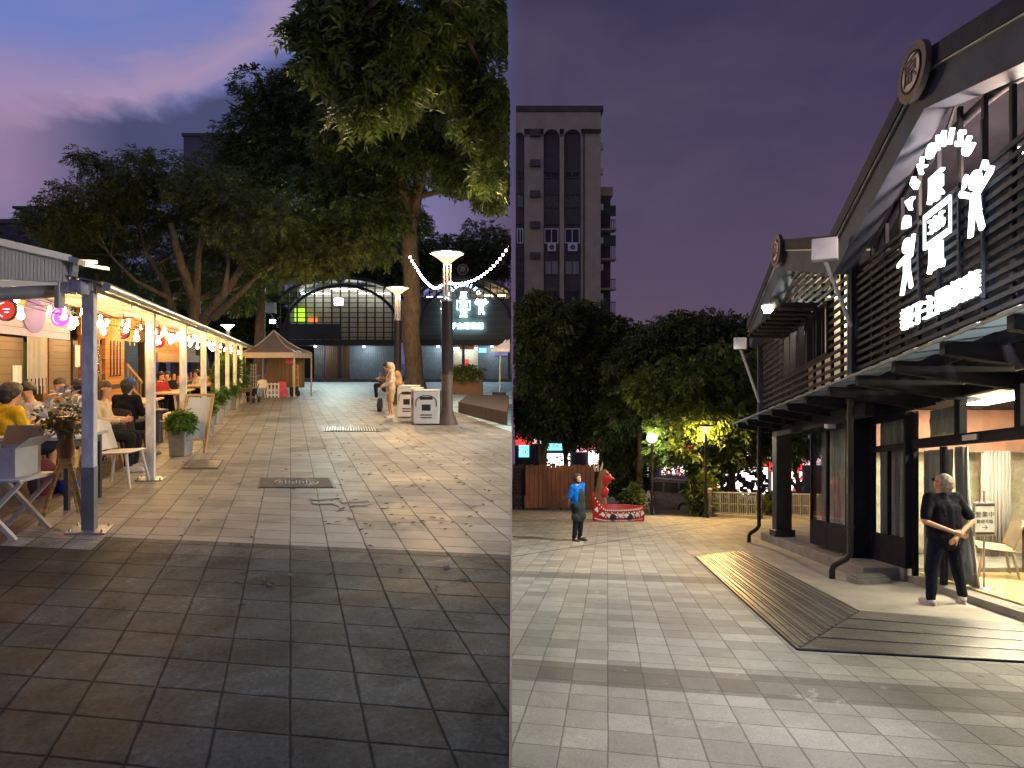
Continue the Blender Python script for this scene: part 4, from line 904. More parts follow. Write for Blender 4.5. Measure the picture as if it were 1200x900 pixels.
for sx in (-.2,.2): b.bar(p+Vector((sx,-.25,.12)),p+Vector((sx,.3,.75)),.03); b.bar(p+Vector((sx,.25,.12)),p+Vector((sx,-.1,.6)),.03)
b.build('frame',MATS['steel_dark'],e)
b=MB(); b.box(p+Vector((0,0,.42)),(.36,.36,.18),(.4,0,0)); b.build('seat',MATS['cloth_dark'],e)
four_leg_table('goods_table',Lg(283,474),RZ,(.8,.6),.62,'small dark table at the end of the arcade by the stroller',MATS['wood_brown'],MATS['wood_brown'])

# ================================================================== lamps of the plaza
def street_lamp(base,h,r,label,emat,thick=.12,sleeve=True,cage=True):
    e=empty('street_lamp',base,label,'street lamp'); B=Vector(base)
    b=MB(); b.lathe(B,[(thick*1.9,0),(thick*1.7,.08),(thick*1.15,.30),(thick,.36),(thick,h*.30)],16); b.build('base',M('lamp_base',(.07,.045,.03),.6,0,.3,5),e)
    b=MB(); b.lathe(B+Vector((0,0,h*.30)),[(thick*1.12,0),(thick*1.12,.09),(thick,.10),(thick*.98,h*.45)],16); b.build('pole',MATS['iron_brown'] if 'iron_brown' in MATS else M('iron_brown',(.028,.022,.018),.5,.3,.2,6),e)
    b=MB(); z0=h*.75
    for k in range(4):
        a=PI/4+k*PI/2; b.bar(B+Vector((thick*.8*math.cos(a),thick*.8*math.sin(a),z0)),B+Vector((thick*.8*math.cos(a),thick*.8*math.sin(a),h-.15)),.028)
    b.lathe(B+Vector((0,0,z0-.05)),[(thick*1.15,0),(thick*1.15,.05)],14); b.tube([B+Vector((0,0,z0)),B+Vector((0,0,h-.12))],.03,8)
    b.build('neck',MATS['steel'],e)
    b=MB(); b.lathe(B+Vector((0,0,h)),[(.07,-.16),(.10,-.12),(.22*r/.45,-.02),(r*.93,.11)],24); b.build('lamp_bowl',emat,e)
    if emat.name=='lamp_bowl': lamp_point(B+Vector((0,0,h+.04)),2400,(1,.68,.34),.22)
    b=MB(); b.lathe(B+Vector((0,0,h)),[(r*.95,.105),(r,.12),(r,.14),(r*.95,.14)],24); b.build('lamp_cover',MATS['steel'],e)
    return e
street_lamp(Lg(524,497),L(0,303,15.6).z,.45,'tall brown lamp post with a glowing bowl in front of the sign hall',MATS['lamp_bowl'],.15)
street_lamp(Vector((L(466,0,23).x,23,0)),L(0,341,23).z,.45,'lamp post with a glowing bowl left of the big tree trunk',MATS['lamp_bowl'],.14)
street_lamp(Vector((L(267,0,36).x,36,0)),L(0,383,36).z,.40,'distant lamp post glowing above the arcade roof',MATS['lamp_small'],.10)

# ================================================================== printed bins, scooter, the couple
def bin_(px,py,w_,d_,h,lab,rz=0):
    p=Lg(px,py); e=empty('recycling_bin',(0,0,0),lab,'bin')
    b=MB(); b.bb(-w_/2,w_/2,-d_/2,d_/2,.03,h); b.build('body',MATS['carton_white'],e,.015)
    b=MB(); b.bb(-w_/2-.015,w_/2+.015,-d_/2-.015,d_/2+.015,h+.001,h+.04); b.build('lid',MATS['white_plastic'],e,.01)
    b=MB(); n=12; y=-d_/2-.004
    arc_=[(-w_*.40,y,h*.55)]+[(-w_*.40*math.cos(PI*k/n),y,h*.68+w_*.38*math.sin(PI*k/n)*.7) for k in range(n+1)]+[(w_*.40,y,h*.55)]
    b.tube(arc_,.010,6); b.box((0,y,h*.80),(w_*.5,.006,.08)); b.box((0,y,h*.30),(w_*.45,.006,.03)); b.box((0,y,h*.22),(w_*.45,.006,.03))
    b.box((0,y,h*.52),(w_*.34,.006,.16))
    b.build('printed_mark',MATS['iron_black'],e)
    e.location=p; e.rotation_euler=(0,0,rz)
bin_(501,497,.66,.46,.86,'white printed recycling bin nearest to the lamp post',.0)
bin_(479,489,.56,.46,.9,'white printed recycling bin behind the person with the backpack',-.1)
bin_(489,495.5,.30,.45,.90,'narrow white recycling bin between the two printed ones',.1)
def backpack(root,J,at):
    h=MB(); c=J['che']+Vector((0,.17,.0)); h.cap(c+Vector((-.05,0,.10)),c+Vector((.05,0,.10)),.13,.13); h.cap(c+Vector((-.06,.02,-.16)),c+Vector((.06,.02,-.16)),.145,.145); h.cap(c+Vector((0,.02,.08)),c+Vector((0,.05,-.16)),.15,.16); remesh(h,'backpack',MATS['cloth_tan'],root,.015,3)
    h=MB(); h.cap(at(0,-.02,.03),at(0,.0,.05),.112,.108); h.cap(at(0,-.05,-.05),J['nec'],.09,.09); remesh(h,'hood',MATS['cloth_beige'],root,.013,3)
    for s_ in (-1,1):
        h=MB(); h.tube([J['che']+Vector((s_*.13,.10,.16)),J['che']+Vector((s_*.14,-.02,.21)),J['che']+Vector((s_*.14,-.13,.05)),J['che']+Vector((s_*.13,.05,-.16))],.014,6); h.build('strap',MATS['wood_dark'],root)
person('person',Lg(457,490)+Vector((0,.1,0)),-1.1,J_stand(elL=(.24,-.05,1.12),wrL=(.09,-.23,1.0),elR=(-.23,-.03,1.12),wrR=(-.06,-.24,1.0),look=(0,-1,-.2)),'standing person in a tan hooded jacket with a tan backpack and bare legs',shirt='cloth_beige',pants='cloth_khaki',shorts=True,sleeve=1.0,hairstyle='none',extras=backpack,scale=.93,long_shirt=.10,girth=1.05)
person('person',Lg(446,482)+Vector((.06,.85,.33)),-1.35,J_sit(look=(0,-1,-.25)),'dark haired person in a brown jacket sitting sideways on the scooter',shirt='cloth_brown',pants='cloth_dark',sleeve=1.0,hair='hair_black',scale=.95)
p=Lg(446,482); e=empty('motor_scooter',p,'pale motor scooter beside the person with the backpack','scooter')
for y in (-.1,1.1): b=MB(); b.tube([p+Vector((-.05,y,.22)),p+Vector((.05,y,.22))],.22,18); b.build('wheel',MATS['rubber'],e)
b=MB(); b.cap(p+Vector((0,0,.35)),p+Vector((0,.05,.85)),.17,.13); b.cap(p+Vector((0,.7,.5)),p+Vector((0,1.1,.55)),.17,.15); b.bb(p.x-.15,p.x+.15,p.y+.1,p.y+.7,.28,.36); remesh(b,'bodywork',MATS['scooter_pale'],None,.02,3).parent=e
e.children[-1].location=-p
b=MB(); b.bar(p+Vector((-.3,0,.98)),p+Vector((.3,0,.98)),.04); b.bar(p+Vector((0,.03,.8)),p+Vector((0,0,.98)),.05); b.build('handlebar',MATS['iron_black'],e)
b=MB(); b.cap(p+Vector((0,.65,.72)),p+Vector((0,1.15,.74)),.12,.11); b.build('seat',MATS['iron_black'],e)

# ================================================================== dark deck, potted shrub, parasol foot
b=MB(); q=[Lg(537,484),Lg(595,499),Lg(598.5,484.5),Lg(598.5,474),Lg(548,473)]; q=[Vector((min(v.x,-.12),v.y,.02)) for v in q]; b.prism(q,(0,0,.33)); top('timber_deck',b,planks('plank_deck',(.055,.032,.022),.16,1,.85),'low dark timber deck beside the ground coloured pale blue for the sign glow','deck')
p=Lg(547,462); e=empty('planter_shrub',p,'dark box with a clipped shrub in front of the lit shop','planter')
b=MB(); b.bb(p.x-.8,p.x+.8,p.y-.3,p.y+.3,0,.75); b.build('pot',MATS['wood_brown'],e); V=foliage_mesh('f',[(L(545,437,30),(1.0,.5,.4),1)],900,.10,.5,6,.1,71,shell=.2); quads_mesh('foliage',V,MATS['leaf_fern'],e)
b=MB(); b.tube([p+Vector((0,0,.7)),p+Vector((0,0,1.2))],.04,6); b.build('stems',MATS['bark'],e)
p=Lg(586,467); p.x=L(585,0,p.y).x; e=empty('parasol',p,'white edged parasol on a thin pole with a black foot','parasol')
b=MB(); b.bb(p.x-.3,p.x+.3,p.y-.3,p.y+.3,0,.28); b.build('foot',MATS['iron_black'],e)
b=MB(); b.tube([p,p+Vector((.06,0,2.3)),p+Vector((.3,0,2.62))],.035,8); b.build('pole',MATS['steel'],e)
b=MB()
for k in range(8):
    a0=k*PI/4; a1=a0+PI/4; f_=lambda a,r,z:(min(p.x+.55+r*math.cos(a),-.1),p.y+r*math.sin(a),z+.25)
    b.quad(f_(a0,.9,1.95),f_(a1,.9,1.95),f_(a1,.03,2.4),f_(a0,.03,2.4)); b.quad(f_(a0,.9,1.83),f_(a1,.9,1.83),f_(a1,.9,1.95),f_(a0,.9,1.95))
b.build('canopy',MATS['white_paint'],e)
# ================================================================== halls across the upper plaza
HD=51.0
def hx(px): return (px-600)*HD/F
def hz(py): return HC+(HZ-py)*HD/F
def far_hall(name,pl_,pr_,apx,label,xclip,lit):
    e=empty(name,(hx((pl_+pr_)/2),HD,0),label,'hall')
    x0,x1=hx(pl_),min(hx(pr_),xclip); xa=hx(apx); ze=hz(355); za=hz(328)
    def roofz(x): 
        h=(x1f-x0)/2; return ze+(za-ze)*(1-((x-xa)/h)**2)**.6 if abs(x-xa)<h else ze
    x1f=hx(pr_); b=MB()
    n=24; xs=[x0+(x1-x0)*i/n for i in range(n+1)]
    for i in range(n):
        a,c_=xs[i],xs[i+1]; b.hexa([(a,HD-.5,roofz(a)),(c_,HD-.5,roofz(c_)),(c_,HD+14,roofz(c_)),(a,HD+14,roofz(a)),(a,HD-.5,roofz(a)+.28),(c_,HD-.5,roofz(c_)+.28),(c_,HD+14,roofz(c_)+.28),(a,HD+14,roofz(a)+.28)])
    b.build('roof',MATS['hall_frame'],e)
    b=MB(); b.bb(x0,x1,HD+2.4,HD+2.5,3.6,za-.3); b.build('inner_wall',MATS['inner_wall'],e)
    b=MB(); b.bb(x0,x1,HD+.0,HD+2.38,3.40,3.5); b.build('upper_floor',MATS['metal_board'],e)
    # upper lattice: uprights, rails, arch
    b=MB(); nx=14
    for i in range(nx+1):
        x=x0+(x1-x0)*i/nx; b.bb(x-.05,x+.05,HD-.06,HD+.06,3.3,roofz(x))
    z=3.35
    while z<za-.2:
        h=(x1f-x0)/2; lim=h if z<ze else h*math.sqrt(max(0,1-((z-ze)/(za-ze))**(1/.6))); a=max(x0,xa-lim); c_=min(x1,xa+lim)
        if c_>a: b.bb(a,c_,HD-.03,HD+.03,z-.035,z+.035)
        z+=.42
    b.build('lattice',MATS['hall_frame'],e)
    b=MB(); R=(x1f-x0)/2-.3; pts=[(xa-R*math.cos(PI*k/24),HD-.15,4.4+(za-4.9)*math.sin(PI*k/24)) for k in range(25)]; pts=[p for p in pts if p[0]<xclip]; b.tube(pts,.13,6); b.build('arch_truss',MATS['hall_frame'],e)
    # lower storey
    b=MB(); b.bb(x0,x1,HD-.35,HD-.1,3.0,3.55); b.build('canopy_beam',MATS['hall_frame'],e)
    b=MB(); b.bb(x0,x1,HD-1.6,HD-.36,3.02,3.12); b.build('canopy',MATS['metal_board'],e)
    b=MB(); b.bb(x0-.1,min(x1+.1,xclip),HD-1.2,HD+6,0.002,.22); b.build('plinth',MATS['concrete_dark'],e)
    for zz in (x0+.12,(x0+x1)/2,x1-.12): b=MB(); b.bb(zz-.12,zz+.12,HD-.3,HD-.08,.22,3.0); b.build('column',MATS['hall_frame'],e)
    return e,x0,x1,xa,za,ze
def shutter(e,x0,x1,mat,name='shutter_door',z1=3.0):
    b=MB(); n=int((x1-x0)/.16)
    for i in range(n):
        a=x0+(x1-x0)*i/n; c_=x0+(x1-x0)*(i+1)/n; b.bb(a,c_-.03,HD+.1,HD+.18,.23,z1)
    b.bb(x0,x1,HD+.18,HD+.22,.23,z1); b.build(name,mat,e)
def roundel(e,xa,z,y,r):
    b=MB(); b.prism([(xa+r*math.cos(a),y,z+r*math.sin(a)) for a in [2*PI*i/32 for i in range(32)]],(0,.12,0)); o=b.build('emblem',MATS['iron_black'],e)
    BASE[o.name]=BASE[e.name]
    b=MB()
    ring=lambda rr,t_: [b.bar((xa+rr*math.cos(2*PI*i/28),y-.02,z+rr*math.sin(2*PI*i/28)),(xa+rr*math.cos(2*PI*(i+1)/28),y-.02,z+rr*math.sin(2*PI*(i+1)/28)),t_,.03) for i in range(28)]
    ring(r*.86,r*.14); 
    text(b,'原',lambda u,v,w:(xa+u,y-.01-w,z+v),r*1.05,depth=.02); b.build('emblem_mark',MATS['marquee_white'],o)
hA,x0,x1,xa,za,ze=far_hall('market_hall',328,470,401,'dark arched hall with a lit upper floor behind the tent',-9.2,1)
shutter(hA,x0+6.0,x1-.3,MATS['corrugated_blue']); shutter(hA,x0+3.9,x0+5.9,MATS['wood_brown'],'timber_door'); shutter(hA,x0+2.9,x0+3.8,MATS['concrete_dark'],'side_panel')
b=MB(); b.bb(x0,x0+2.8,HD+3,HD+3.1,.22,3.4); b.bb(x0,x0+.05,HD+.3,HD+3,.22,3.4); b.build('doorway_back',MATS['iron_black'],hA)
b=MB(); b.bb(x0,x0+5.2,HD-.13,HD-.05,3.6,4.9); b.build('spandrel_panel',MATS['metal_board'],hA)
roundel(hA,xa,hz(327),HD-.55,.42)
for i,(px,py,w_,h_,m_) in enumerate(((345,367,1.0,1.2,E('lime_light',(.55,1.0,.05),1.0)),(360,373,.8,.5,E('orange_light',(1.0,.25,.05),1.0)))):
    b=MB(); c=(hx(px),HD+1.4,hz(py)); b.bb(c[0]-w_/2,c[0]+w_/2,c[1],c[1]+.1,max(3.52,c[2]-h_/2),c[2]+h_/2); top('light_box',b,m_,['lime green lit panel on the upper floor of the arched hall','small orange lit panel beside the lime green one'][i],'light panel')
b=MB()
for px,w_ in ((372,2.0),(392,1.2),(412,1.6)): b.bar((hx(px),HD+1.0,hz(369)),(hx(px)+w_,HD+1.0,hz(369)),.07); b.bar((hx(px),HD+1.0,hz(369)),(hx(px),HD+1.0,3.5),.06); b.bar((hx(px)+w_,HD+1.0,hz(369)),(hx(px)+w_,HD+1.0,3.5),.06)
top('upper_railing',b,MATS['white_paint'],'white table frames standing on the upper floor of the arched hall','frames')
def tubes(px0,px1,py,y,label,mat='tube_cool'):
    b=MB(); b.tube([(hx(px0),y,hz(py)),(hx(px1),y,hz(py))],.06,8); top('tube_light',b,MATS[mat],label,'lamp')
E('hall_tube',(.92,1.0,.92),15)
tubes(345,380,341,HD+1.6,'strip lamp under the left slope of the arched hall roof','hall_tube'); tubes(415,452,341,HD+1.6,'strip lamp under the right slope of the arched hall roof','hall_tube'); tubes(380,415,335,HD+1.9,'strip lamp under the crown of the arched hall roof','hall_tube')
def floodlight(c,aim,size,label,emat,bracket=None,name='floodlight',box='marquee_white'):
    c=Vector(c); aim=Vector(aim).normalized(); e=empty(name,c,label,'floodlight'); x=aim.cross(Vector((0,0,1))).normalized(); y=x.cross(aim); w_,h_=size
    b=MB(); P=[c+x*sx*w_/2+y*sy*h_/2 for sx,sy in ((-1,-1),(1,-1),(1,1),(-1,1))]; b.hexa([p-aim*.18*w_/.4 for p in P]+P); b.build('housing',MATS[box],e,.01)
    if emat:
        b=MB(); Q=[c+x*sx*w_*.43+y*sy*h_*.43+aim*.003 for sx,sy in ((-1,-1),(1,-1),(1,1),(-1,1))]; b.hexa(Q+[q+aim*.008 for q in Q]); b.build('lens',emat,e)
    if bracket is not None:
        b=MB(); b.tube([c-aim*.1-y*h_*.5,Vector(bracket)],.03,8); b.build('arm',MATS['steel'],e)
    return e
floodlight((hx(401),HD-1.0,hz(355)),(.0,-1,-.12),(.75,.6),'glaring white floodlight on the front of the arched hall',MATS['flood_white'],(hx(401),HD-.1,hz(352)))
floodlight((hx(326),HD-1.2,hz(378)),(.6,-1,-.6),(.5,.35),'small cool floodlight at the left corner of the arched hall',E('flood_cool',(.7,.95,1),60),(hx(329),HD-.2,hz(372)))
b=MB(); q=Vector((hx(321),HD-.8,hz(362))); b.box(q,(.9,.5,.9)); b.tube([q-Vector((0,0,.4)),(hx(327),HD-.2,hz(384))],.06,6); top('speaker_box',b,MATS['marquee_white'],'pale box on an arm at the left corner of the arched hall','box')
hB,x0,x1,xa,za,ze=far_hall('restaurant_hall',488,604,546,'dark arched hall carrying the glowing sign, behind the lamp post',-.12,1)
shutter(hB,x0+.3,hx(527),MATS['corrugated_blue']); shutter(hB,hx(560),x1,MATS['corrugated_blue'])
b=MB(); b.bb(hx(528),hx(559),HD+2.5,HD+2.6,.22,3.0); b.build('shop_wall',M('shop_wall',(.6,.55,.45),.7),hB)
b=MB(); b.bb(hx(538),hx(556),HD-.02,HD+.05,2.72,3.02); b.build('shop_fascia',M('fascia_red',(.45,.16,.10),.5),hB)
b=MB(); b.tube([(hx(530),HD+1.5,2.85),(hx(558),HD+1.5,2.85)],.06,8); top('tube_light',b,MATS['tube_cool'],'strip lamp inside the lit shop of the sign hall','lamp')
b=MB(); b.bb(hx(540),hx(548),HD+1.5,HD+1.6,1.2,1.9); top('red_poster',b,E('poster_red',(1,.10,.10),.9),'red lit poster inside the shop of the sign hall','poster')
b=MB(); b.bb(hx(561),hx(570),HD-.06,HD+.0,2.45,2.85); top('blue_sign',b,E('sign_blue',(.25,.65,1),1.6),'small blue lit sign right of the lit shop','sign')
b=MB(); b.bb(hx(580),hx(597),HD-.06,HD+.0,2.2,2.7); top('violet_sign',b,E('sign_violet',(.45,.35,.9),.5),'dim violet sign at the right end of the sign hall','sign')
b=MB(); b.bb(x0,x1,HD-.10,HD-.04,3.56,hz(350)); b.build('slat_front',planks('plank_metal',(.075,.095,.105),.3,2,.5),hB)
roundel(hB,hx(543),hz(317),HD-.55,.5)
tubes(497,516,346,HD+1.5,'violet strip lamp under the left roof slope of the sign hall',E('tube_violet',(.4,.4,1),14).name); tubes(566,592,344,HD+1.5,'warm strip lamp under the right roof slope of the sign hall',E('tube_warm',(1,.7,.35),14).name)

for px,py,y,lab in ((430,405,HD-1.0,'small lamp under the canopy of the arched hall'),(374,405,HD-1.0,'small lamp under the canopy beside the dark doorway of the arched hall'),(515,430,HD-1.0,'small lamp under the canopy of the sign hall left of the shop'),(577,405,HD-1.0,'small lamp under the canopy of the sign hall right of the shop')):
    c=Vector((hx(px),y,2.98)); b=MB(); b.lathe(c-Vector((0,0,.10)),[(.03,0),(.10,.03),(.11,.10),(.02,.12)],12); top('canopy_lamp',b,E('canopy_lamp',(.85,.95,1.0),12),lab,'lamp'); lamp_point(c-Vector((0,.1,.16)),75,(.80,.93,1.0),.08)
def child_figure(mb,pos,cu,cv,s,girl,flip=1):
    q=lambda u,v,w: pos(cu+flip*u*s,cv+v*s*.78,w)
    def poly(pts): 
        n=len(pts); mb.add([q(u,v,.03) for u,v in pts]+[q(u,v,0) for u,v in pts],[tuple(range(n)),tuple(range(n,2*n))[::-1]]+[(i,(i+1)%n,n+(i+1)%n,n+i) for i in range(n)])
    poly([(.17*math.cos(2*PI*i/24),.62+.20*math.sin(2*PI*i/24)) for i in range(24)])
    if girl:
        for s_ in (-1,1): poly([(s_*.16,.74),(s_*.26,.90),(s_*.34,.84),(s_*.38,.62),(s_*.31,.64),(s_*.27,.74)])
        poly([(-.10,.38),(.10,.38),(.14,.0),(.17,-.1),(-.17,-.1),(-.14,.0)])
        poly([(-.10,.38),(-.42,.62),(-.48,.56),(-.45,.48),(-.10,.26)]); poly([(.10,.38),(.46,.66),(.52,.60),(.47,.50),(.10,.26)])
        poly([(-.15,-.11),(-.03,-.11),(-.09,-.55),(-.19,-.55)]); poly([(.02,-.11),(.15,-.11),(.26,-.50),(.16,-.55)])
    else:
        poly([(-.11,.38),(.11,.38),(.12,-.05),(-.12,-.05)]); poly([(-.11,.38),(-.40,.30),(-.42,.20),(-.11,.24)]); poly([(.11,.38),(.26,.80),(.34,.78),(.22,.26),(.11,.24)])
        poly([(-.12,-.06),(-.01,-.06),(-.16,-.62),(-.27,-.60)]); poly([(.02,-.06),(.12,-.06),(.24,-.52),(.15,-.56)])
def hall_sign(pos,S,label,mat):
    """the lit sign; pos(u,v,w): u right, v up, w outward, S = half width in metres"""
    e=empty('lit_sign',pos(0,0,0),label,'sign')
    b=MB(); word='DAEKOMISU'
    for i,ch in enumerate(word):
        a=math.radians(168-i*(136/(len(word)-1))); text(b,ch,lambda u,v,w,a=a:pos(.93*S*math.cos(a)+u,.18*S+.93*S*math.sin(a)+v,w),.30*S,rot=a-PI/2,depth=.05)
    b.build('arched_lettering',mat,e)
    for ch,v in (('原',.50),('風',-.50)):
        b=MB(); text(b,ch,lambda u,v_,w:pos(u-.02*S,v*S+v_,w),.44*S,depth=.05); b.build('character',mat,e)
    b=MB(); n=18
    for s_ in (-1,1):
        for k in range(n): 
            u0=-.35*S+.66*S*k/n; 
            b.hexa([pos(u0,s_*.20*S-.018*S,0),pos(u0+.022*S,s_*.20*S-.018*S,0),pos(u0+.022*S,s_*.20*S-.018*S,.03),pos(u0,s_*.20*S-.018*S,.03),pos(u0,s_*.20*S+.018*S,0),pos(u0+.022*S,s_*.20*S+.018*S,0),pos(u0+.022*S,s_*.20*S+.018*S,.03),pos(u0,s_*.20*S+.018*S,.03)])
    for u0,u1,v0,v1 in ((-.37,.33,-.255,-.24),(-.37,.33,.24,.255),(-.385,-.37,-.255,.255),(.33,.345,-.255,.255)):
        b.hexa([pos(u*S,v*S,w) for v in (v0,v1) for u,w in ((u0,0),(u1,0),(u1,.03),(u0,.03))])
    text(b,'325',lambda u,v_,w:pos(u-.02*S,v_,w),.30*S,depth=.04,sx=1.0); b.build('number_plate',mat,e)
    b=MB(); child_figure(b,pos,-.94*S,-.36*S,.76*S,False); b.build('child_figure',mat,e)
    b=MB(); child_figure(b,pos,.94*S,-.18*S,.76*S,True); b.build('child_figure',mat,e)
    b=MB(); text(b,'親子主題餐廳',lambda u,v_,w:pos(u-.02*S,-1.16*S+v_,w),.36*S,depth=.05); b.build('base_lettering',mat,e)
    return e
hall_sign(lambda u,v,w:Vector((hx(544)+u,HD-.30-w,hz(358)+v)),1.55,'distant glowing white hall sign with child figures, seen past the lamp post',MATS['sign_far'])
# fairy lights
fb=None
for (x0_,y0_,d0),(xm,ym),(x1_,y1_,d1),lab in (((478,297,30),(500,331),(519,332,17),'string of small white lights from the tree trunk to the lamp post'),((523,331,17),(560,326),(597,288,15),'string of small white lights rising right of the lamp post')):
    a,m_,c_=L(x0_,y0_,d0),None,L(x1_,y1_,d1); m_=L(xm,ym,(d0+d1)/2); e=empty('fairy_lights',a,lab,'light string'); n=20; pts=[]
    for k in range(n+1): t=k/n; pts.append(a*((1-t)*(1-2*t))+m_*(4*t*(1-t))+c_*(t*(2*t-1)))
    b=MB(); b.tube(pts,.012,5); b.build('cable',MATS['iron_black'],e)
    for k,p in enumerate(pts[1:-1]):
        bb_=MB(); r=.034*(p.y/17)**.8; bb_.ell(p,r,8,6); bb_.build('bulb',MATS['fairy'],e)

# ================================================================== trees of the upper plaza
def tree(name,label,trunks,clumps,n,leaf,lmat,bmat,seed,per=9,aspect=.38,droop=.35,clip=left_only,limbs=True,group=None,cat='tree',shell=.55):
    rnd=random.Random(seed); base=Vector(trunks[0][0][0]); e=empty(name,base,label,cat,group)
    b=MB(); tips=[]; sub_=[]
    for c,r,w_ in clumps:
        for k in range(4):
            d_=Vector((rnd.gauss(0,1),rnd.gauss(0,1),rnd.gauss(0,.8))).normalized(); f_=rnd.uniform(.28,.5); sub_.append((Vector(c)+Vector((d_.x*r[0],d_.y*r[1],d_.z*r[2]))*rnd.uniform(.85,1.12),(r[0]*f_,r[1]*f_,r[2]*f_),w_*f_*.35))
    for pts,r0,r1 in trunks:
        pts=[Vector(p) for p in pts]; full=[]
        for i in range(len(pts)-1):
            for k in range(4): full.append(pts[i].lerp(pts[i+1],k/4)+Vector((rnd.uniform(-1,1),rnd.uniform(-1,1),0))*r0*.12*(i+k>0))
        full.append(pts[-1]); rr=[r0+(r1-r0)*(i/(len(full)-1))**.8 for i in range(len(full))]; 
        if pts[0].z<=base.z+.3: rr[0]*=1.35
        b.tube(full,rr,12); tips.append((full,rr))
    if limbs:
        for c,r,w_ in clumps:
            c=Vector(c); best=min(((f,q,i) for f,q in tips for i in range(len(f)//2,len(f))),key=lambda z:(z[0][z[2]]-c).length)
            p=best[0][best[2]]; limb(b,p,c-Vector((0,0,r[2]*.2)),best[1][best[2]]*.6,.02,.12,7,7,rnd)
            for k in range(3):
                d=Vector((rnd.uniform(-1,1)*r[0],rnd.uniform(-1,1)*r[1],rnd.uniform(-.4,.8)*r[2]))*.8; limb(b,p.lerp(c,.6),c+d,best[1][best[2]]*.22,.01,.1,5,4,rnd)
    if clip is left_only: b.v=[(min(v[0],-.07),v[1],v[2]) for v in b.v]
    elif clip is right_only: b.v=[(max(v[0],.04),v[1],v[2]) for v in b.v]
    b.build('trunk',bmat,e)
    V=foliage_mesh('c',list(clumps)+sub_,n,leaf,aspect,per,droop,seed,clip,shell=shell); quads_mesh('crown',V,lmat,e); return e
cl=lambda px,py,d,rx,ry,rz,w=1: (L(px,py,d),(rx*d/F,ry*d/F,rz*d/F),w)
# spreading tree over the arcade
g0=Lg(238,463.5); g0=Vector((L(236,0,33).x,33,0))
tree('spreading_tree','large spreading tree with forked pale limbs rising behind the arcade roof',
  [([g0,L(232,395,33),L(228,352,32.5),L(212,310,31),L(200,262,30)],.50,.12),([L(236,380,33),L(256,352,32),L(285,312,31),L(300,262,30)],.32,.08),([L(229,350,32.5),L(232,300,31),L(240,250,31)],.24,.07),([L(250,372,32.5),L(275,350,31.5),L(315,310,30.5)],.23,.06),([L(262,345,31.5),L(268,310,31),L(262,275,30.5)],.15,.05),
   ([Vector((L(207,0,34).x,34,0)),L(204,370,34),L(192,330,33),L(170,295,32)],.34,.08),([L(200,350,33.5),L(160,330,32),L(130,300,31.5)],.16,.05)],
  [cl(110,236,31,46,50,22),cl(75,262,31,36,40,16,.5),cl(150,212,33,50,50,22),cl(135,262,34,60,50,20,.8),cl(90,292,34,40,40,16,.5),cl(210,205,33,56,60,24,1.1),cl(190,240,35,60,60,22),cl(250,225,32,56,60,24),cl(225,270,36,70,60,20,.8),cl(290,245,31,56,60,26,1.1),cl(330,282,30,60,60,24,1.1),cl(280,290,35,60,60,20,.8),cl(385,295,30,56,50,18,.9),cl(345,312,30,60,50,14,.7),cl(420,280,31,40,50,18,.5),cl(160,300,37,60,50,26,.9),cl(230,320,38,60,50,26,.9),cl(300,300,37,60,50,26,.9),cl(260,345,39,50,40,20,.6),cl(180,345,39,50,40,20,.6),cl(120,275,37,50,50,24,.8),cl(100,320,36,40,40,16,.4),cl(300,325,36,40,40,14,.4)],
  19000,.18,MATS['leaf_fern'],MATS['bark_pale'],3,8,.34,.35,shell=.3)
# tall tree left of centre, behind
g1=Vector((L(303,0,40).x,40,0))
tree('dark_tree','dark tall tree standing between the spreading tree and the big trunk',[([g1,L(306,330,40),L(325,240,40),L(338,180,40)],.4,.12)],
  [cl(345,130,40,48,50,40,.8),cl(350,105,41,30,30,22,.5),cl(320,170,40,60,60,40),cl(385,180,40,70,60,50,1.3),cl(440,200,40,70,60,45,1.2),cl(330,215,39,70,60,40),cl(420,245,38,70,60,35),cl(300,190,40,40,40,36,.6)],
  13000,.24,MATS['leaf_dark'],MATS['bark'],5,8,.42,.3)
# the big trunk with its crown reaching over the camera
g2=Vector((L(487,0,32).x,32,0))
tree('camphor_tree','big tree with a thick bare trunk behind the bins and broad crown',
  [([g2,L(482,380,32),L(481,310,32),L(479,255,32)],.50,.42),([L(480,270,32),L(472,215,31),L(462,150,30),L(440,100,27)],.40,.12),([L(480,268,32),L(492,215,31),L(500,150,29),L(520,90,24)],.38,.10),([L(490,230,31.5),L(530,222,30),L(565,238,28)],.17,.05),([L(470,230,31),L(430,236,30),L(395,232,29)],.16,.05)],
  [cl(470,165,29,70,60,32,1.1),cl(525,158,29,56,60,30,1.0),cl(415,165,30,56,60,28,.8),cl(560,190,28,36,50,24,.7),cl(574,225,27,22,40,16,.3),cl(500,120,27,70,60,30),cl(565,130,26,40,60,30,.8),cl(430,258,31,56,50,18,.6),cl(440,220,31,50,50,18,.6),cl(545,208,29,40,40,14,.4),cl(400,225,33,60,50,22,.7),cl(450,135,31,60,60,26,.8)],
  16000,.21,MATS['leaf_dark'],MATS['bark'],9,8,.42,.35,shell=.35)
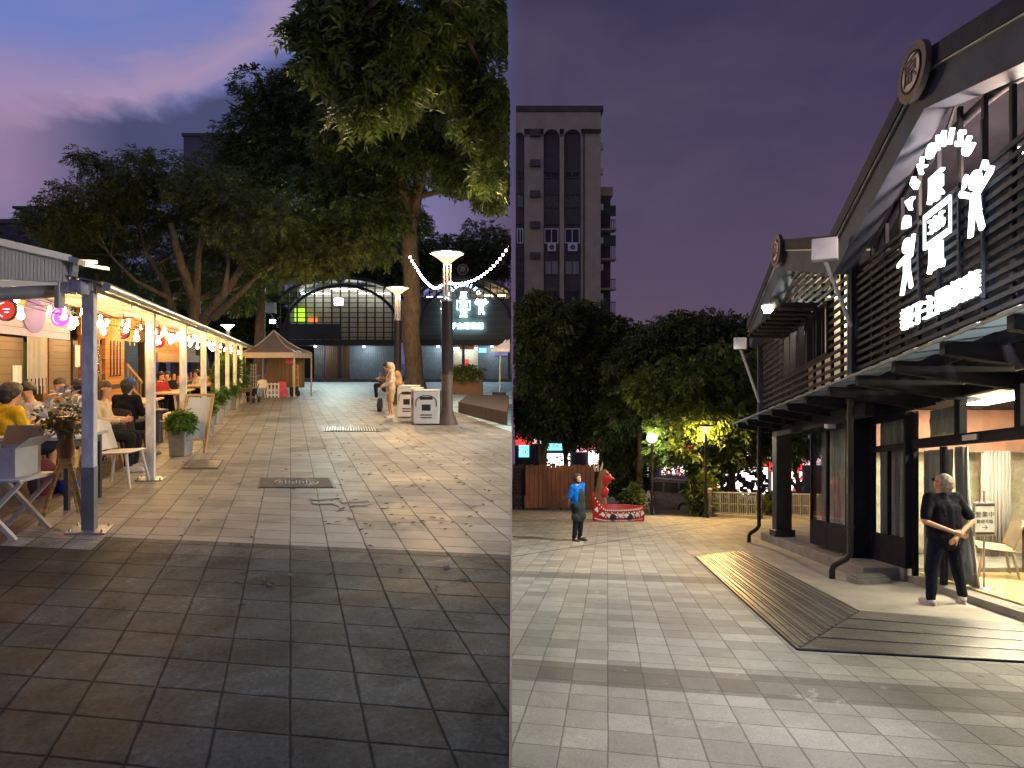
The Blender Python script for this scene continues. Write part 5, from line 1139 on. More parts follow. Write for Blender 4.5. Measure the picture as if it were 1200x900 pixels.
# near boughs with large leaves
tree('overhanging_tree','near leafy boughs with large light green leaves hanging in from the top',
  [([Vector((-.75,-3.0,0)),Vector((-.9,-2.8,3.2)),Vector((-1.2,-1.0,5.2)),L(560,-120,7),L(520,20,11.0)],.28,.07),([L(560,-120,7),L(450,-10,9.5),L(395,45,10.5)],.10,.02),([L(520,20,11),L(470,70,11.5),L(430,110,11)],.06,.015),([L(530,10,10.5),L(560,70,12),L(585,150,12.5)],.06,.015)],
  [cl(378,28,10.5,24,26,18,.6),cl(384,66,10.5,26,26,15,.6),cl(412,44,11,26,30,18,.7),cl(450,24,10.5,36,36,20,1),cl(445,68,11,34,34,17,.9),cl(428,104,11,28,26,13,.6),cl(424,130,11,22,22,11,.4),cl(462,112,11.5,24,26,13,.5),cl(488,52,11.5,34,36,20,1),cl(530,40,12,40,40,22,1),cl(500,92,12,30,30,15,.6),cl(572,36,12,30,36,20,.8),cl(548,92,12.5,30,30,17,.7),cl(580,108,12.5,20,30,20,.6),cl(560,140,13,24,26,14,.5),cl(584,170,13,16,24,18,.4),cl(574,205,13,18,24,14,.35),cl(480,10,10.5,60,50,18,1),cl(560,0,11,60,50,18,1),cl(400,2,10,40,40,14,.7)],
  3300,.16,MATS['leaf_near'],MATS['bark'],13,10,.36,.42,shell=.25)
for i,(px,py,d,rx,rz,lab) in enumerate(((520,300,75,40,26,'distant dark feathery tree behind the sign hall'),(575,292,78,40,30,'distant dark tree at the right end of the sign hall'),(300,375,62,40,40,'dark tree behind the brown tent'),(455,300,70,50,40,'distant dark tree behind the big trunk'),(405,285,72,60,40,'distant dark tree above the arched hall'),(60,320,60,60,60,'dark distant tree behind the white awning'),(120,345,52,60,40,'dark tree behind the front half of the arcade roof'),(190,355,54,50,36,'dark tree behind the middle of the arcade roof'),(255,360,56,50,36,'dark tree behind the far half of the arcade roof'))):
    p=L(px,0,d); p.z=0; tree('distant_tree',lab,[([p,L(px,py,d)],.3,.15)],[cl(px,py,d,rx,rx,rz),cl(px-rx*.6,py+rz*.5,d,rx*.7,rx*.6,rz*.8),cl(px+rx*.5,py+rz*.4,d,rx*.7,rx*.6,rz*.8)],2600,.42,MATS['leaf_dark'],MATS['bark'],40+i,7,.42,.3,group='distant trees behind the halls')
# far buildings on the left
def block(name,x0,x1,y0,y1,z0,z1,label,mat,lit=()):
    e=empty(name,((x0+x1)/2,y0,z0),label,'building')
    b=MB(); b.bb(x0,x1,y0,y1,z0,z1); b.build('wall',mat,e); b=MB(); b.bb(x0-.2,x1+.2,y0-.2,y1,z1+.002,z1+.5); b.build('roof',MATS['concrete_dark'],e); return e
Dk=95; bk=block('tower_block',(215-600)*Dk/F,(300-600)*Dk/F,Dk,Dk+12,0,L(0,160,Dk).z,'dark concrete tower block behind the tree crowns',M('tower',(.16,.15,.15),.8,0,.1,1))
for px,py in ((283,275),(287,281),(281,305),(291,312)):
    c=L(px,py,Dk-.1); b=MB(); b.bb(c.x-.8,c.x+.8,c.y,c.y+.08,c.z-.7,c.z+.7); b.build('window',E('win_warm',(1,.8,.5),.7),bk)
Dk=70; bl=block('house',(-40-600)*Dk/F,(56-600)*Dk/F,Dk,Dk+9,0,L(0,262,Dk).z,'dark low house on the skyline above the white awning',M('house_dark',(.07,.065,.07),.8,0,.2,1))
c=L(62,232,Dk); b=MB(); b.lathe((c.x,c.y+2,L(0,262,Dk).z+.5),[(1.0,0),(1.1,.3),(1.1,2.6),(.5,3.0)],16); b.build('water_tank',MATS['iron_black'],bl)
b=MB(); c0=L(15,258,Dk); c1=L(52,258,Dk); b.bb(c0.x,c1.x,Dk+1,Dk+6,L(0,262,Dk).z+.52,L(0,243,Dk).z); b.bb(c0.x-.5,c1.x+.5,Dk+.5,Dk+6.5,L(0,243,Dk).z+.01,L(0,240,Dk).z); b.build('roof_hut',MATS['house_dark'],bl)
# ================================================================== restaurant halls beside the lower square
Bf=lambda s,t_,h:(t_+.15*s, s, h-K*s)
BV=lambda s,t_,h:Vector(Bf(s,t_,h))
M('hall_dark',(.017,.018,.026),.6,0,.25,4,.15,None,None,.12); M('slat_blue',(.020,.021,.029),.6,0,.25,6,.15,None,None,.15); M('slat_brown',(.030,.026,.027),.6,0,.25,6,.15,None,None,.15); M('soffit',(.055,.065,.09),.6,0,.2,3,.15,None,None,.1); M('curtain_grey',(.34,.33,.32),.85,0,.2,4,.2,(1,1,.1)); M('curtain_pale',(.42,.39,.36),.85,0,.15,4,.2,(1,1,.1))
M('cream_stone',(.66,.58,.42),.75,0,.25,9,.4); M('floor_wood',(.50,.37,.18),.45,0,.15,2,.05); M('pink_wall',(.50,.24,.17),.7,0,.12,3); M('chair_tan',(.30,.21,.14),.6,0,.15,8)
m,gg,o_=new_mat('awning_sheet'); d_=gg.n('ShaderNodeBsdfDiffuse'); d_.inputs[0].default_value=(.34,.38,.40,1); t_=gg.n('ShaderNodeBsdfTranslucent'); t_.inputs[0].default_value=(.42,.50,.53,1); mx=gg.n('ShaderNodeMixShader'); mx.inputs[0].default_value=.5; gg.l(d_.outputs[0],mx.inputs[1]); gg.l(t_.outputs[0],mx.inputs[2]); gg.l(mx.outputs[0],o_.inputs[0]); MATS['awning_sheet']=m
def hexB(b,s0,s1,t0,t1,h0,h1): b.bb(s0,s1,t0,t1,h0,h1)
def one(name,mat,parent,*boxes,bevel=0):
    b=MB(Bf)
    for q in boxes: b.bb(*q)
    return b.build(name,mat,parent,bevel)
def gable(e,s0,s1,h_e,h_r,sr,label_dark):
    """roof with ridge across the facade, soffit, fascia edges and slatted gable front"""
    hr=lambda s: h_r-(h_r-h_e)*abs(s-sr)/((s1-sr) if s>sr else (sr-s0))
    b=MB(Bf)
    for a,c_ in ((s0,sr),(sr,s1)):
        b.hexa([(a,3.5,hr(a)),(c_,3.5,hr(c_)),(c_,12,hr(c_)),(a,12,hr(a)),(a,3.5,hr(a)+.20),(c_,3.5,hr(c_)+.20),(c_,12,hr(c_)+.20),(a,12,hr(a)+.20)])
    b.build('roof',MATS['hall_dark'],e)
    b=MB(Bf)
    for a,c_ in ((s0,sr),(sr,s1)): b.hexa([(a,3.52,hr(a)-.022),(c_,3.52,hr(c_)-.022),(c_,3.56,hr(c_)-.022),(a,3.56,hr(a)-.022),(a,3.52,hr(a)-.005),(c_,3.52,hr(c_)-.005),(c_,3.56,hr(c_)-.005),(a,3.56,hr(a)-.005)])
    b.build('roof_edge_trim',MATS['steel'],e)
    b=MB(Bf)
    for a,c_ in ((s0,sr),(sr,s1)): b.hexa([(a,3.565,hr(a)-.40),(c_,3.565,hr(c_)-.40),(c_,3.84,hr(c_)-.40),(a,3.84,hr(a)-.40),(a,3.565,hr(a)-.004),(c_,3.565,hr(c_)-.004),(c_,3.84,hr(c_)-.004),(a,3.84,hr(a)-.004)])
    b.build('soffit_beam',MATS['soffit'],e)
    return hr
def slats(e,s0,s1,h0,hr,skip=None,step=.155,th=.07,mat='slat_brown',name='slat_screen',t0=3.86,hmax=99):
    b=MB(Bf); h=h0; hm=max(hr(s) for s in (s0,s1,(s0+s1)/2))
    while h<min(hm-.35,hmax):
        a,c_=s0,s1
        pts=[s0+(s1-s0)*i/40 for i in range(41)]; ok=[s for s in pts if hr(s)-.40>h+th]
        if ok:
            a,c_=max(s0,min(ok)-.02),min(s1,max(ok)+.02)
            segs=[(a,c_)]
            if skip and skip[2]<h<skip[3]: segs=[(a,skip[0]),(skip[1],c_)]
            for x,y in segs:
                if y-x>.05: b.bb(x,y,t0,t0+.03,h,h+th)
        h+=step
    b.build(name,MATS[mat],e)
    b=MB(Bf); n=int((s1-s0)/.42)
    for i in range(n+1):
        s=s0+(s1-s0)*i/n; 
        if hr(s)-.41>h0: b.bb(s-.022,s+.022,t0+.031,t0+.08,h0,hr(s)-.405)
    b.build('upright',MATS['hall_dark'],e)
def pipe(e,s,t_,h1,h0,name='drain_pipe'):
    b=MB(Bf); b.tube([(s,t_,h1),(s,t_,h0+.42),(s+.04,t_-.05,h0+.34),(s+.22,t_-.16,h0+.22),(s+.25,t_-.18,h0+.14),(s+.25,t_-.18,h0)],.048,10); 
    for h in (h1-.3,(h1+h0)/2,h0+.8): b.lathe((s,t_,h),[(.06,0),(.06,.05)],10)
    b.build(name,MATS['iron_black'],e)
def emblem(e,s,h,r):
    pos=lambda u,v,w:Bf(s-u,3.42-w,h+v)
    b=MB(); b.prism([Vector(pos(r*math.cos(a),r*math.sin(a),0)) for a in [2*PI*i/40 for i in range(40)]],Vector(Bf(0,.07,0))); o=b.build('emblem',M('emblem_brown',(.10,.075,.065),.5,.3),e)
    b=MB(); n=40
    for r0,r1 in ((.70,.63),):
        for i in range(n):
            a,c_=2*PI*i/n,2*PI*(i+1)/n; b.hexa([pos(r*q*math.cos(x),r*q*math.sin(x),w) for w in (.001,.012) for q,x in ((r0,a),(r0,c_),(r1,c_),(r1,a))])
    b.build('emblem_ring',MATS['hall_dark'],o)
    b=MB(); b.prism([Vector(pos(r*.62*math.cos(a),r*.62*math.sin(a),.001)) for a in [2*PI*i/40 for i in range(40)]],Vector(Bf(0,-.006,0))); b.build('emblem_face',M('emblem_pale',(.40,.35,.33),.6),o)
    b=MB(); text(b,'原',lambda u,v,w:pos(u,v,w+.007),r*1.0,depth=.012); b.build('emblem_mark',MATS['emblem_brown'],o)
n_=empty('restaurant_hall',BV(6.6,4.2,0),'near dark slatted gable hall under the big glowing sign, man at its door','restaurant')
hrN=gable(n_,4.0,9.2,5.12,6.07,6.6,1); emblem(n_,6.6,6.07,.30)
slats(n_,4.0,9.05,3.1,hrN,None,.115,.05,'slat_blue',hmax=4.8)
one('backing_panel',MATS['hall_dark'],n_,(4.0,9.1,4.12,4.16,2.95,4.75))
one('side_wall',MATS['hall_dark'],n_,(9.1,9.2,3.9,12,2.9,5.05)); one('corner_post',MATS['hall_dark'],n_,(9.06,9.2,3.84,3.90,2.9,5.0))
one('inner_wall',MATS['inner_wall'],n_,(3.8,9.0,5.9,5.95,3.2,5.9)); one('upper_floor',MATS['hall_dark'],n_,(3.0,9.1,4.17,12,2.86,3.15))
b=MB(Bf); R=2.3; b.tube([(6.6+R*math.cos(PI*k/20),3.98,4.2+1.32*math.sin(PI*k/20)) for k in range(21)],.05,8)
for k in range(1,20,2): a=PI*k/20; b.bar((6.6+R*math.cos(a),3.98,4.2+1.32*math.sin(a)),(6.6+R*1.0*math.cos(a+.12),3.98,4.2+1.62*math.sin(a+.06)),.03)
b.build('arch_truss',MATS['hall_dark'],n_)
f_=empty('market_hall',BV(11.8,4.2,0),'farther dark slatted gable hall with warm lit slats and an open porch','hall')
hrF=gable(f_,9.2,14.4,5.12,6.07,11.75,1); emblem(f_,11.75,6.05,.30)
slats(f_,9.3,14.35,3.1,hrF,(10.2,12.6,3.75,4.5),.135,.055)
one('window_frame',MATS['hall_dark'],f_,*[(s-.03,s+.03,3.84,3.95,3.7,4.6) for s in (10.2,10.7,11.2,11.7,12.2,12.6)],(10.23,12.57,3.845,3.94,3.68,3.74),(10.23,12.57,3.845,3.94,4.56,4.62))
one('window_hood',MATS['hall_dark'],f_,(10.5,12.9,3.15,3.83,4.62,4.67)); one('hood_slat',MATS['slat_brown'],f_,*[(10.6+.3*k,10.66+.3*k,3.16,3.83,4.56,4.615) for k in range(8)])
one('inner_wall',MATS['inner_wall'],f_,(9.3,14.3,4.9,4.95,3.1,5.8)); one('upper_floor',MATS['hall_dark'],f_,(9.3,14.4,3.95,12,2.80,3.05)); one('end_wall',MATS['hall_dark'],f_,(14.32,14.4,3.9,12,2.9,5.0))
one('corner_post',MATS['hall_dark'],f_,(14.3,14.44,3.82,3.93,2.9,5.0))
one('column',MATS['metal_board'],f_,(14.0,14.36,4.1,4.46,.21,2.79),(13.93,14.43,4.05,4.52,.205,.36),bevel=.01)
one('porch_beam',MATS['hall_dark'],f_,(9.3,14.3,4.1,4.25,2.55,2.78))
one('glass_bay_frame',MATS['hall_dark'],f_,(10.35,10.41,4.24,4.30,.26,2.54),(11.25,11.31,4.24,4.30,.26,2.54),(12.1,12.16,4.24,4.30,.26,2.54),(10.41,12.1,4.245,4.295,.26,.75),(12.1,12.15,4.301,7.0,.26,.72),(12.11,12.15,4.31,4.36,.73,2.54),(12.11,12.15,5.5,5.55,.73,2.54))
for a,c_ in ((10.42,11.24),(11.32,12.09)): one('pane',MATS['pane'],f_,(a,c_,4.262,4.268,.76,2.54))
def curtain(e,s0,s1,t_,h0,h1,mat,folds=12,amp=.035,sweep=0):
    b=MB(Bf); n=folds*4; m_=8; P=[]
    for j in range(m_+1):
        h=h0+(h1-h0)*j/m_; row=[]
        for i in range(n+1):
            u=i/n; s=s0+(s1-s0)*u-sweep*(1-j/m_)**1.6*(1-u*.5); row.append((s,t_+amp*math.sin(u*folds*2*PI+.5*math.sin(j))+amp*.4*math.sin(u*folds*5),h))
        P+=row
    b.add(P,[(j*(n+1)+i,j*(n+1)+i+1,(j+1)*(n+1)+i+1,(j+1)*(n+1)+i) for j in range(m_) for i in range(n)],True)
    o=b.build('curtain',mat,e); md=o.modifiers.new('t','SOLIDIFY'); md.thickness=.006; return o
curtain(f_,10.42,12.08,4.48,.3,2.5,MATS['curtain_grey'],16)
one('plinth',MATS['concrete'],f_,(9.25,15.2,4.05,12,-.3,.20),bevel=.01)
pipe(f_,14.42,3.80,5.0,.0); pipe(n_,9.13,3.80,5.0,.0)
for e,ss in ((f_,(10.6,13.3)),(n_,())):
    for i,s in enumerate(ss):
        c=BV(s,4.7 if i else 4.05,2.5); b=MB(); b.box(c,(.14,.12,.07)); b.build('porch_light',MATS['white_paint'],f_)
# ground floor of the near hall
TW=4.75
one('threshold',MATS['concrete'],n_,(3.0,9.24,4.66,4.9,-.3,.10)); one('interior_floor',MATS['floor_wood'],n_,(3.0,11.2,4.901,10,-.2,.125))
one('wall_pier',MATS['hall_dark'],n_,(10.31,10.345,4.31,4.66,.201,2.8)); one('sill_block',MATS['concrete'],n_,(9.10,9.24,4.60,4.655,-.3,.20))
one('curtain_window_frame',MATS['hall_dark'],n_,(9.10,9.16,4.63,4.74,.201,2.6),(10.24,10.30,4.63,4.71,.201,2.6),(9.68,9.72,4.635,4.70,.661,2.019),(9.161,10.239,4.635,4.705,.201,.66),(9.161,10.239,4.635,4.705,2.02,2.12),(9.161,10.239,4.635,4.705,2.5,2.6))
one('pane',MATS['pane'],n_,(9.161,10.239,4.668,4.674,.661,2.019)); one('transom_pane',MATS['pane'],n_,(9.161,10.239,4.668,4.674,2.121,2.499)); one('lintel',MATS['hall_dark'],n_,(8.3,10.3,4.64,4.7,2.605,2.84))
one('window_frame',MATS['hall_dark'],n_,(9.04,9.09,TW-.03,TW+.05,.101,2.6),(8.28,8.34,TW-.03,TW+.05,.101,2.02))
one('door_header',MATS['hall_dark'],n_,(3.0,9.03,TW-.05,TW+.08,2.03,2.17),(3.0,9.02,TW-.045,TW+.075,2.66,2.80)); one('door_rail_light',MATS['white_paint'],n_,(7.45,7.75,TW-.075,TW-.051,2.07,2.14))
for a,c_ in ((7.86,7.98),(6.72,6.82),(5.5,5.6)): one('transom_mullion',MATS['hall_dark'],n_,(a,c_,TW-.04,TW+.06,2.171,2.659))
one('pane',MATS['pane'],n_,(8.345,9.035,TW,TW+.006,.13,2.02))
for a,c_ in ((7.99,9.03),(6.83,7.85),(5.61,6.71)): one('transom_pane',MATS['pane'],n_,(a,c_,TW,TW+.006,2.18,2.65))
one('door_leaf_glass',MATS['pane'],n_,(7.6,8.27,TW+.0,TW+.008,.13,2.02)); one('sliding_glass',MATS['pane'],n_,(5.0,7.1,TW+.05,TW+.058,.13,2.02)); one('door_frame',MATS['hall_dark'],n_,(7.56,7.6,TW-.01,TW+.02,.12,2.02) if False else (8.22,8.275,TW-.02,TW-.003,.12,2.02))
curtain(n_,8.36,9.03,TW+.15,.14,2.0,MATS['curtain_grey'],5); curtain(n_,9.17,10.23,4.80,.3,2.55,MATS['curtain_grey'],11); curtain(n_,8.12,8.34,TW+.2,.14,2.02,MATS['curtain_grey'],4,.03,.26); curtain(n_,8.3,9.02,TW+.22,2.2,2.6,MATS['curtain_grey'],7)
one('back_wall',MATS['cream_stone'],n_,(11.0,11.15,4.9,10,.126,2.84)); one('side_wall_inner',MATS['cream_stone'],n_,(3.0,10.99,9.8,9.95,.126,2.84)); one('pink_fascia',MATS['pink_wall'],n_,(10.7,10.98,4.9,9.7,2.05,2.84)) 
one('ceiling',MATS['inner_wall'],n_,(3.0,11.15,4.85,10,2.845,2.858))
b=MB(Bf)
for s in (5.5,7.2,8.9): b.bb(s,s+.9,6.0,6.3,2.78,2.83)
top('ceiling_panels',b,MATS['room_light'],'warm ceiling lamp panels inside the near hall dining room','lamp')
cu=empty('drape',BV(10.6,6.9,.13),'pale grey floor length drape inside the lit dining room','curtain')
b=MB(Bf); P=[]; n=56
for j in range(2):
    for i in range(n+1): u=i/n; P.append((10.55+.05*math.sin(u*50)+.02*math.sin(u*93),6.72+.48*u,.14+1.92*j))
b.add(P,[(i,i+1,n+2+i,n+1+i) for i in range(n)],True); o=b.build('cloth',MATS['curtain_pale'],cu); md=o.modifiers.new('t','SOLIDIFY'); md.thickness=.006
b=MB(Bf); b.tube([(10.55,6.4,2.04),(10.55,7.6,2.04)],.015,6); b.build('rail',MATS['steel'],cu)
# chair, table and sign stand in the room
p=BV(8.9,5.85,.126); chair(p,-2.0,MATS['chair_tan'],'tan chair inside the lit dining room by the glass door')
p=BV(8.6,6.75,.126); four_leg_table('dining_table',p,.15,(.9,.8),.74,'dark wooden dining table inside the lit room at the right edge',MATS['wood_brown'],MATS['wood_brown'])
p=BV(8.75,6.7,.126+.742); b=MB(); b.bb(p.x-.16,p.x+.02,p.y-.1,p.y+.1,p.z,p.z+.05); top('napkin_box',b,MATS['cloth_cream'],'cream napkin box on the dining table','box')
p=BV(10.7,5.95,.126); b=MB(); b.lathe(p,[(.12,.0),(.16,.1),(.13,.28),(.07,.33)],14); top('clay_jar',b,MATS['wood_brown'],'small brown jar at the foot of the cream stone wall','jar')
p=Rx(1153,7.9,.126); e=empty('sign_stand',p,'white framed notice on a thin pole stand behind the glass door','sign')
b=MB(); b.tube([p,p+Vector((0,0,1.3))],.011,8); b.lathe(p,[(.14,0.001),(.14,.012),(.02,.02)],18); b.build('pole',MATS['steel'],e)
c=L(1153,608,7.88); q=lambda u,v,w:c+Vector((u,-w,v))
b=MB(); b.bb(c.x-.145,c.x+.145,c.y-.012,c.y+.004,c.z-.22,c.z+.22); b.build('frame',M('frame_grey',(.22,.25,.26),.4,.3),e)
b=MB(); b.bb(c.x-.125,c.x+.125,c.y-.0165,c.y-.0125,c.z-.20,c.z+.20); b.build('notice',M('notice_paper',(.52,.55,.52),.6),e)
b=MB()
for v,h_ in ((.185,.03),(-.185,.03)): b.hexa([q(u,v+s_*h_/2,w) for w in (.017,.019) for u,s_ in ((-.125,-1),(.125,-1),(.125,1),(-.125,1))])
text(b,'營業中',lambda u,v,w:q(u,v+.055,w+.017),.085,depth=.002); text(b,'歡迎光臨',lambda u,v,w:q(u,v-.035,w+.017),.055,depth=.002); text(b,'→',lambda u,v,w:q(u,v-.11,w+.017),.10,depth=.002); b.build('notice_print',MATS['iron_black'],e)
# awning along both halls
a_=empty('glass_awning',BV(10,3.4,2.9),'long lean-to awning of pale sheets on dark beams along both halls','awning')
b=MB(Bf); N=44
for i in range(N):
    s=3.4+i*.26; o=.012*(i%2); 
    b.hexa([(s,3.28,2.935+o),(s+.26,3.28,2.935+o),(s+.26,3.83,3.0+o),(s,3.83,3.0+o),(s,3.28,2.943+o),(s+.26,3.28,2.943+o),(s+.26,3.83,3.008+o),(s,3.83,3.008+o)])
b.build('sheets',MATS['awning_sheet'],a_)
b=MB(Bf); b.bb(3.4,14.85,3.255,3.275,2.905,2.935); b.build('edge_rail',M('rail_dark',(.12,.13,.14),.5,.3),a_)
b=MB(Bf); b.bb(3.4,14.8,3.55,3.59,2.895,2.93) if False else None
for k in range(12):
    s=3.9+.98*k; b=MB(Bf); b.hexa([(s-.045,3.34,2.80),(s+.045,3.34,2.80),(s+.045,4.7,2.60),(s-.045,4.7,2.60),(s-.045,3.34,2.925),(s+.045,3.34,2.925),(s+.045,4.7,2.90),(s-.045,4.7,2.90)]); b.build('beam',MATS['hall_dark'],a_)
b=MB(Bf); b.bb(3.4,14.8,3.832,3.858,2.86,3.06); b.build('wall_rail',MATS['hall_dark'],a_)
sg=hall_sign(lambda u,v,w:BV(6.73-u,3.80-w,4.46+1.10*v),.72,'large bright white hall sign with child figures and the number 325 on the near gable',MATS['sign_white'])
b=MB(Bf)
for s in (6.0,6.4,6.8,7.2): b.bb(s,s+.03,3.822,3.852,3.4,5.2)
b.build('backing_frame',MATS['hall_dark'],sg)
# floodlights on the building
floodlight(L(900,362,12.6),(-.75,-.45,-.55),(.26,.20),'lit floodlight on an arm under the far gable hood',E('flood_right',(.9,1.0,.92),220),BV(12.6,3.84,4.62))
floodlight(L(966,291,8.7),(-.55,-.80,.12),(.34,.32),'unlit white floodlight box on the drain pipe between the two gables',None,BV(9.1,3.80,3.9))
floodlight(L(867,402,14.0),(-.5,-.86,.12),(.28,.27),'small unlit white floodlight box at the far corner of the halls',None,BV(14.4,3.80,3.4))
def spot(loc,aim,energy,size,col,blend=.6,rad=.08):
    l=bpy.data.lights.new('flood','SPOT'); l.energy=energy; l.spot_size=math.radians(size); l.spot_blend=blend; l.color=col; l.shadow_soft_size=rad
    o=bpy.data.objects.new('flood_lamp',l); COL.objects.link(o); o.location=loc; o.rotation_euler=(Vector(aim)-Vector(loc)).to_track_quat('-Z','Y').to_euler(); return o
fl_=BV(4.35,3.70,3.74); floodlight(fl_,(-.7,.25,-.65),(.34,.26),'unseen added floodlight low on the near gable just above the awning',E('flood_added',(.95,1,.9),60),BV(4.35,3.86,3.8))  # out of view, added to light the lower square
spot(fl_+Vector((-.06,.02,-.06)),Rx(740,7.5)+Vector((0,0,.2)),900,138,(1,.97,.90),.6,.14)
spot(L(900,362,12.6)+Vector((-.2,-.1,-.12)),Rx(700,13.5)+Vector((0,0,.6)),2300,126,(1,.96,.86),.6,.2)
for s_,col,en in ((6.4,(1,.70,.56),320),(11.6,(1,.80,.52),170)):
    l=bpy.data.lights.new('loft','POINT'); l.energy=en; l.color=col; l.shadow_soft_size=.15; o=bpy.data.objects.new('loft_lamp',l); COL.objects.link(o); o.location=BV(s_,4.5,4.9)
    b=MB(); b.ell(BV(s_,4.5,5.12),(.1,.1,.05)); top('loft_lamp_shade',b,MATS['white_gloss'],'round lamp in the loft of the '+('near' if s_<9 else 'far')+' gable hall','lamp')

# checker plate ramp
rp=empty('ramp',Rg(930,715),'ribbed checker plate metal ramp wrapping the corner in front of the halls','ramp')
def rgz(px,py,h): q=Rg(px,py); return q+Vector((0,0,h))
m,gg,o_=new_mat('checker_plate'); b_=gg.n('ShaderNodeBsdfPrincipled'); gg.l(b_.outputs[0],o_.inputs[0]); b_.inputs['Metallic'].default_value=.5
tco=gg.n('ShaderNodeTexCoord').outputs['Object']; mp=gg.n('ShaderNodeMapping'); gg.l(tco,mp.inputs[0]); mp.inputs['Rotation'].default_value=(0,0,.75); mp.inputs['Scale'].default_value=(26,26,26)
ck=gg.n('ShaderNodeTexChecker'); ck.inputs['Scale'].default_value=1; gg.l(mp.outputs[0],ck.inputs[0]); nz=gg.noise(tco,7,5)
gg.put(b_.inputs['Base Color'],gg.mix(gg.m('MULTIPLY',gg.ramp(nz,[(.35,0.2),(.65,1.)]),gg.m('MULTIPLY_ADD',ck.outputs[1],.6,.4)),rgb((.14,.14,.14)),rgb((.33,.32,.30)))); gg.put(b_.inputs['Roughness'],gg.m('MULTIPLY_ADD',nz,.3,.26))
bp=gg.n('ShaderNodeBump'); bp.inputs['Strength'].default_value=.8; bp.inputs['Distance'].default_value=.008; gg.l(ck.outputs[1],bp.inputs['Height']); gg.l(bp.outputs[0],b_.inputs['Normal']); MATS['checker_plate']=m
O0,O1=Rg(815,653),Rg(935,762); I0,I1=Rg(872,649),Rg(1008,722); E0,E1=Rg(1225,778),Rg(1225,741)
n=5
for k in range(n):
    a,c_=k/n,(k+1)/n-.012; f=lambda t,A_,B_,:A_.lerp(B_,t)+Vector((0,0,.018+.055*t))
    q=[f(a,O0,I0),f(a,O1,I1),f(c_,O1,I1),f(c_,O0,I0)]; dz=Vector((0,0,-.017))
    b=MB(); b.hexa([p+dz for p in q]+q); b.build('side_panel',MATS['checker_plate'],rp)
    b=MB()
    for j in (.15,.5,.85):
        t=a+(c_-a)*j; b.bar(f(t,O0,I0)+Vector((0,0,.006)),f(t,O1,I1)+Vector((0,0,.006)),.018,.012)
    b.build('rib',MATS['plate_steel'],rp)
n=4
for k in range(n):
    a,c_=k/n,(k+1)/n-.006; f=lambda t,A_,B_:A_.lerp(B_,t)+Vector((0,0,.018+.055*t))
    q=[f(a,O1,I1),f(a,E0,E1),f(c_,E0,E1),f(c_,O1,I1)]; dz=Vector((0,0,-.017)); q=[p+Vector((.012,-.012,0)) for p in q]
    b=MB(); b.hexa([p+dz for p in q]+q); b.build('front_panel',MATS['checker_plate'],rp)
    b=MB(); b.bar(f(a,O1,I1)+Vector((0,0,.002)),f(a,E0,E1)+Vector((0,0,.002)),.012,.006); b.build('edge_strip',MATS['plate_steel'],rp)
b=MB(); b.bar(O0+Vector((0,0,.008)),O1+Vector((0,0,.008)),.03,.015); b.bar(O1+Vector((0,0,.008)),E0+Vector((0,0,.008)),.03,.015); b.build('rubber_edge',MATS['rubber'],rp)
b=MB(); pts=[I0,I1,E1,BV(5.2,4.66,0),BV(9.24,4.66,0),BV(9.24,4.05,0),BV(15.2,4.05,0)]; b.add([p+Vector((0,0,.004)) for p in pts],[tuple(range(len(pts)))]); b.build('apron',M('apron_concrete',(.40,.38,.33),.75,0,.2,1.5,.25),kind='structure')
b=MB(); b.bb(*[0]*6) if False else None
p=Rg(1010,683); b.box(p+Vector((.1,0,.045)),(.55,.25,.09),(0,0,.1)); b.box(p+Vector((.12,.02,.10)),(.5,.2,.02),(0,0,.1)); top('concrete_step',b,MATS['concrete'],'small concrete step at the foot of the glass wall','step',bevel=.008)

# ================================================================== the two people
ml=Rg(1106,709)
def sunglass(root,J,at):
    h=MB(); 
    for s_ in (-1,1): h.bar(at(.082*s_,.0,.018),at(.075*s_,.085,.014),.006); h.box(at(.035*s_,.10,.012),(.05,.008,.035))
    h.build('glasses',MATS['iron_black'],root)
person('person',ml+Vector((0,0,0)),PI+.12,J_stand(pel=(-.02,0,.94),che=(.02,-.01,1.24),nec=(.02,-.02,1.42),hea=(-.005,-.015,1.555),hiL=(.075,0,.90),hiR=(-.115,0,.90),
    shL=(.21,0,1.375),shR=(-.17,0,1.375),elL=(.36,.10,1.11),wrL=(.065,.215,1.00),elR=(-.31,.10,1.10),wrR=(.02,.225,.94),
    knL=(.155,-.01,.50),anL=(.20,.02,.085),knR=(-.18,0,.50),anR=(-.285,-.02,.085),toL=(-.03,-.165,-.05),toR=(-.11,-.13,-.05),look=(.42,-.85,.32)),
    'man in dark shirt and navy trousers, hands clasped behind his back at the door',shirt='cloth_navy',pants='cloth_trouser',hair='hair_grey',hairstyle='thin',sleeve=.40,voxel=.0085,scale=.975,extras=sunglass,long_shirt=.07,girth=1.13)
def apron(root,J,at):
    h=MB(); h.cap(J['pel']+Vector((0,-.06,-.25)),J['che']+Vector((0,-.07,-.02)),.15,.115); h.cap(J['pel']+Vector((-.06,-.03,-.30)),J['pel']+Vector((.06,-.03,-.30)),.15,.15); h.cap(J['pel']+Vector((-.05,-.03,-.02)),J['pel']+Vector((.05,-.03,-.02)),.142,.142); remesh(h,'apron',MATS['cloth_green_grey'],root,.012,3)
wl=Rg(677,634)
person('person',wl,.75,J_stand(hea=(0,.01,1.575),look=(0,-1,.55),elL=(.24,.07,1.12),wrL=(.10,.20,.98),elR=(-.24,.07,1.12),wrR=(-.08,.20,.96)),
   'worker in a bright blue shirt and long dark apron looking up on the lower square',shirt='cloth_blue',pants='cloth_dark',shoes='shoe_dark',hairstyle='short',sleeve=.45,voxel=.011,scale=.99,extras=apron)

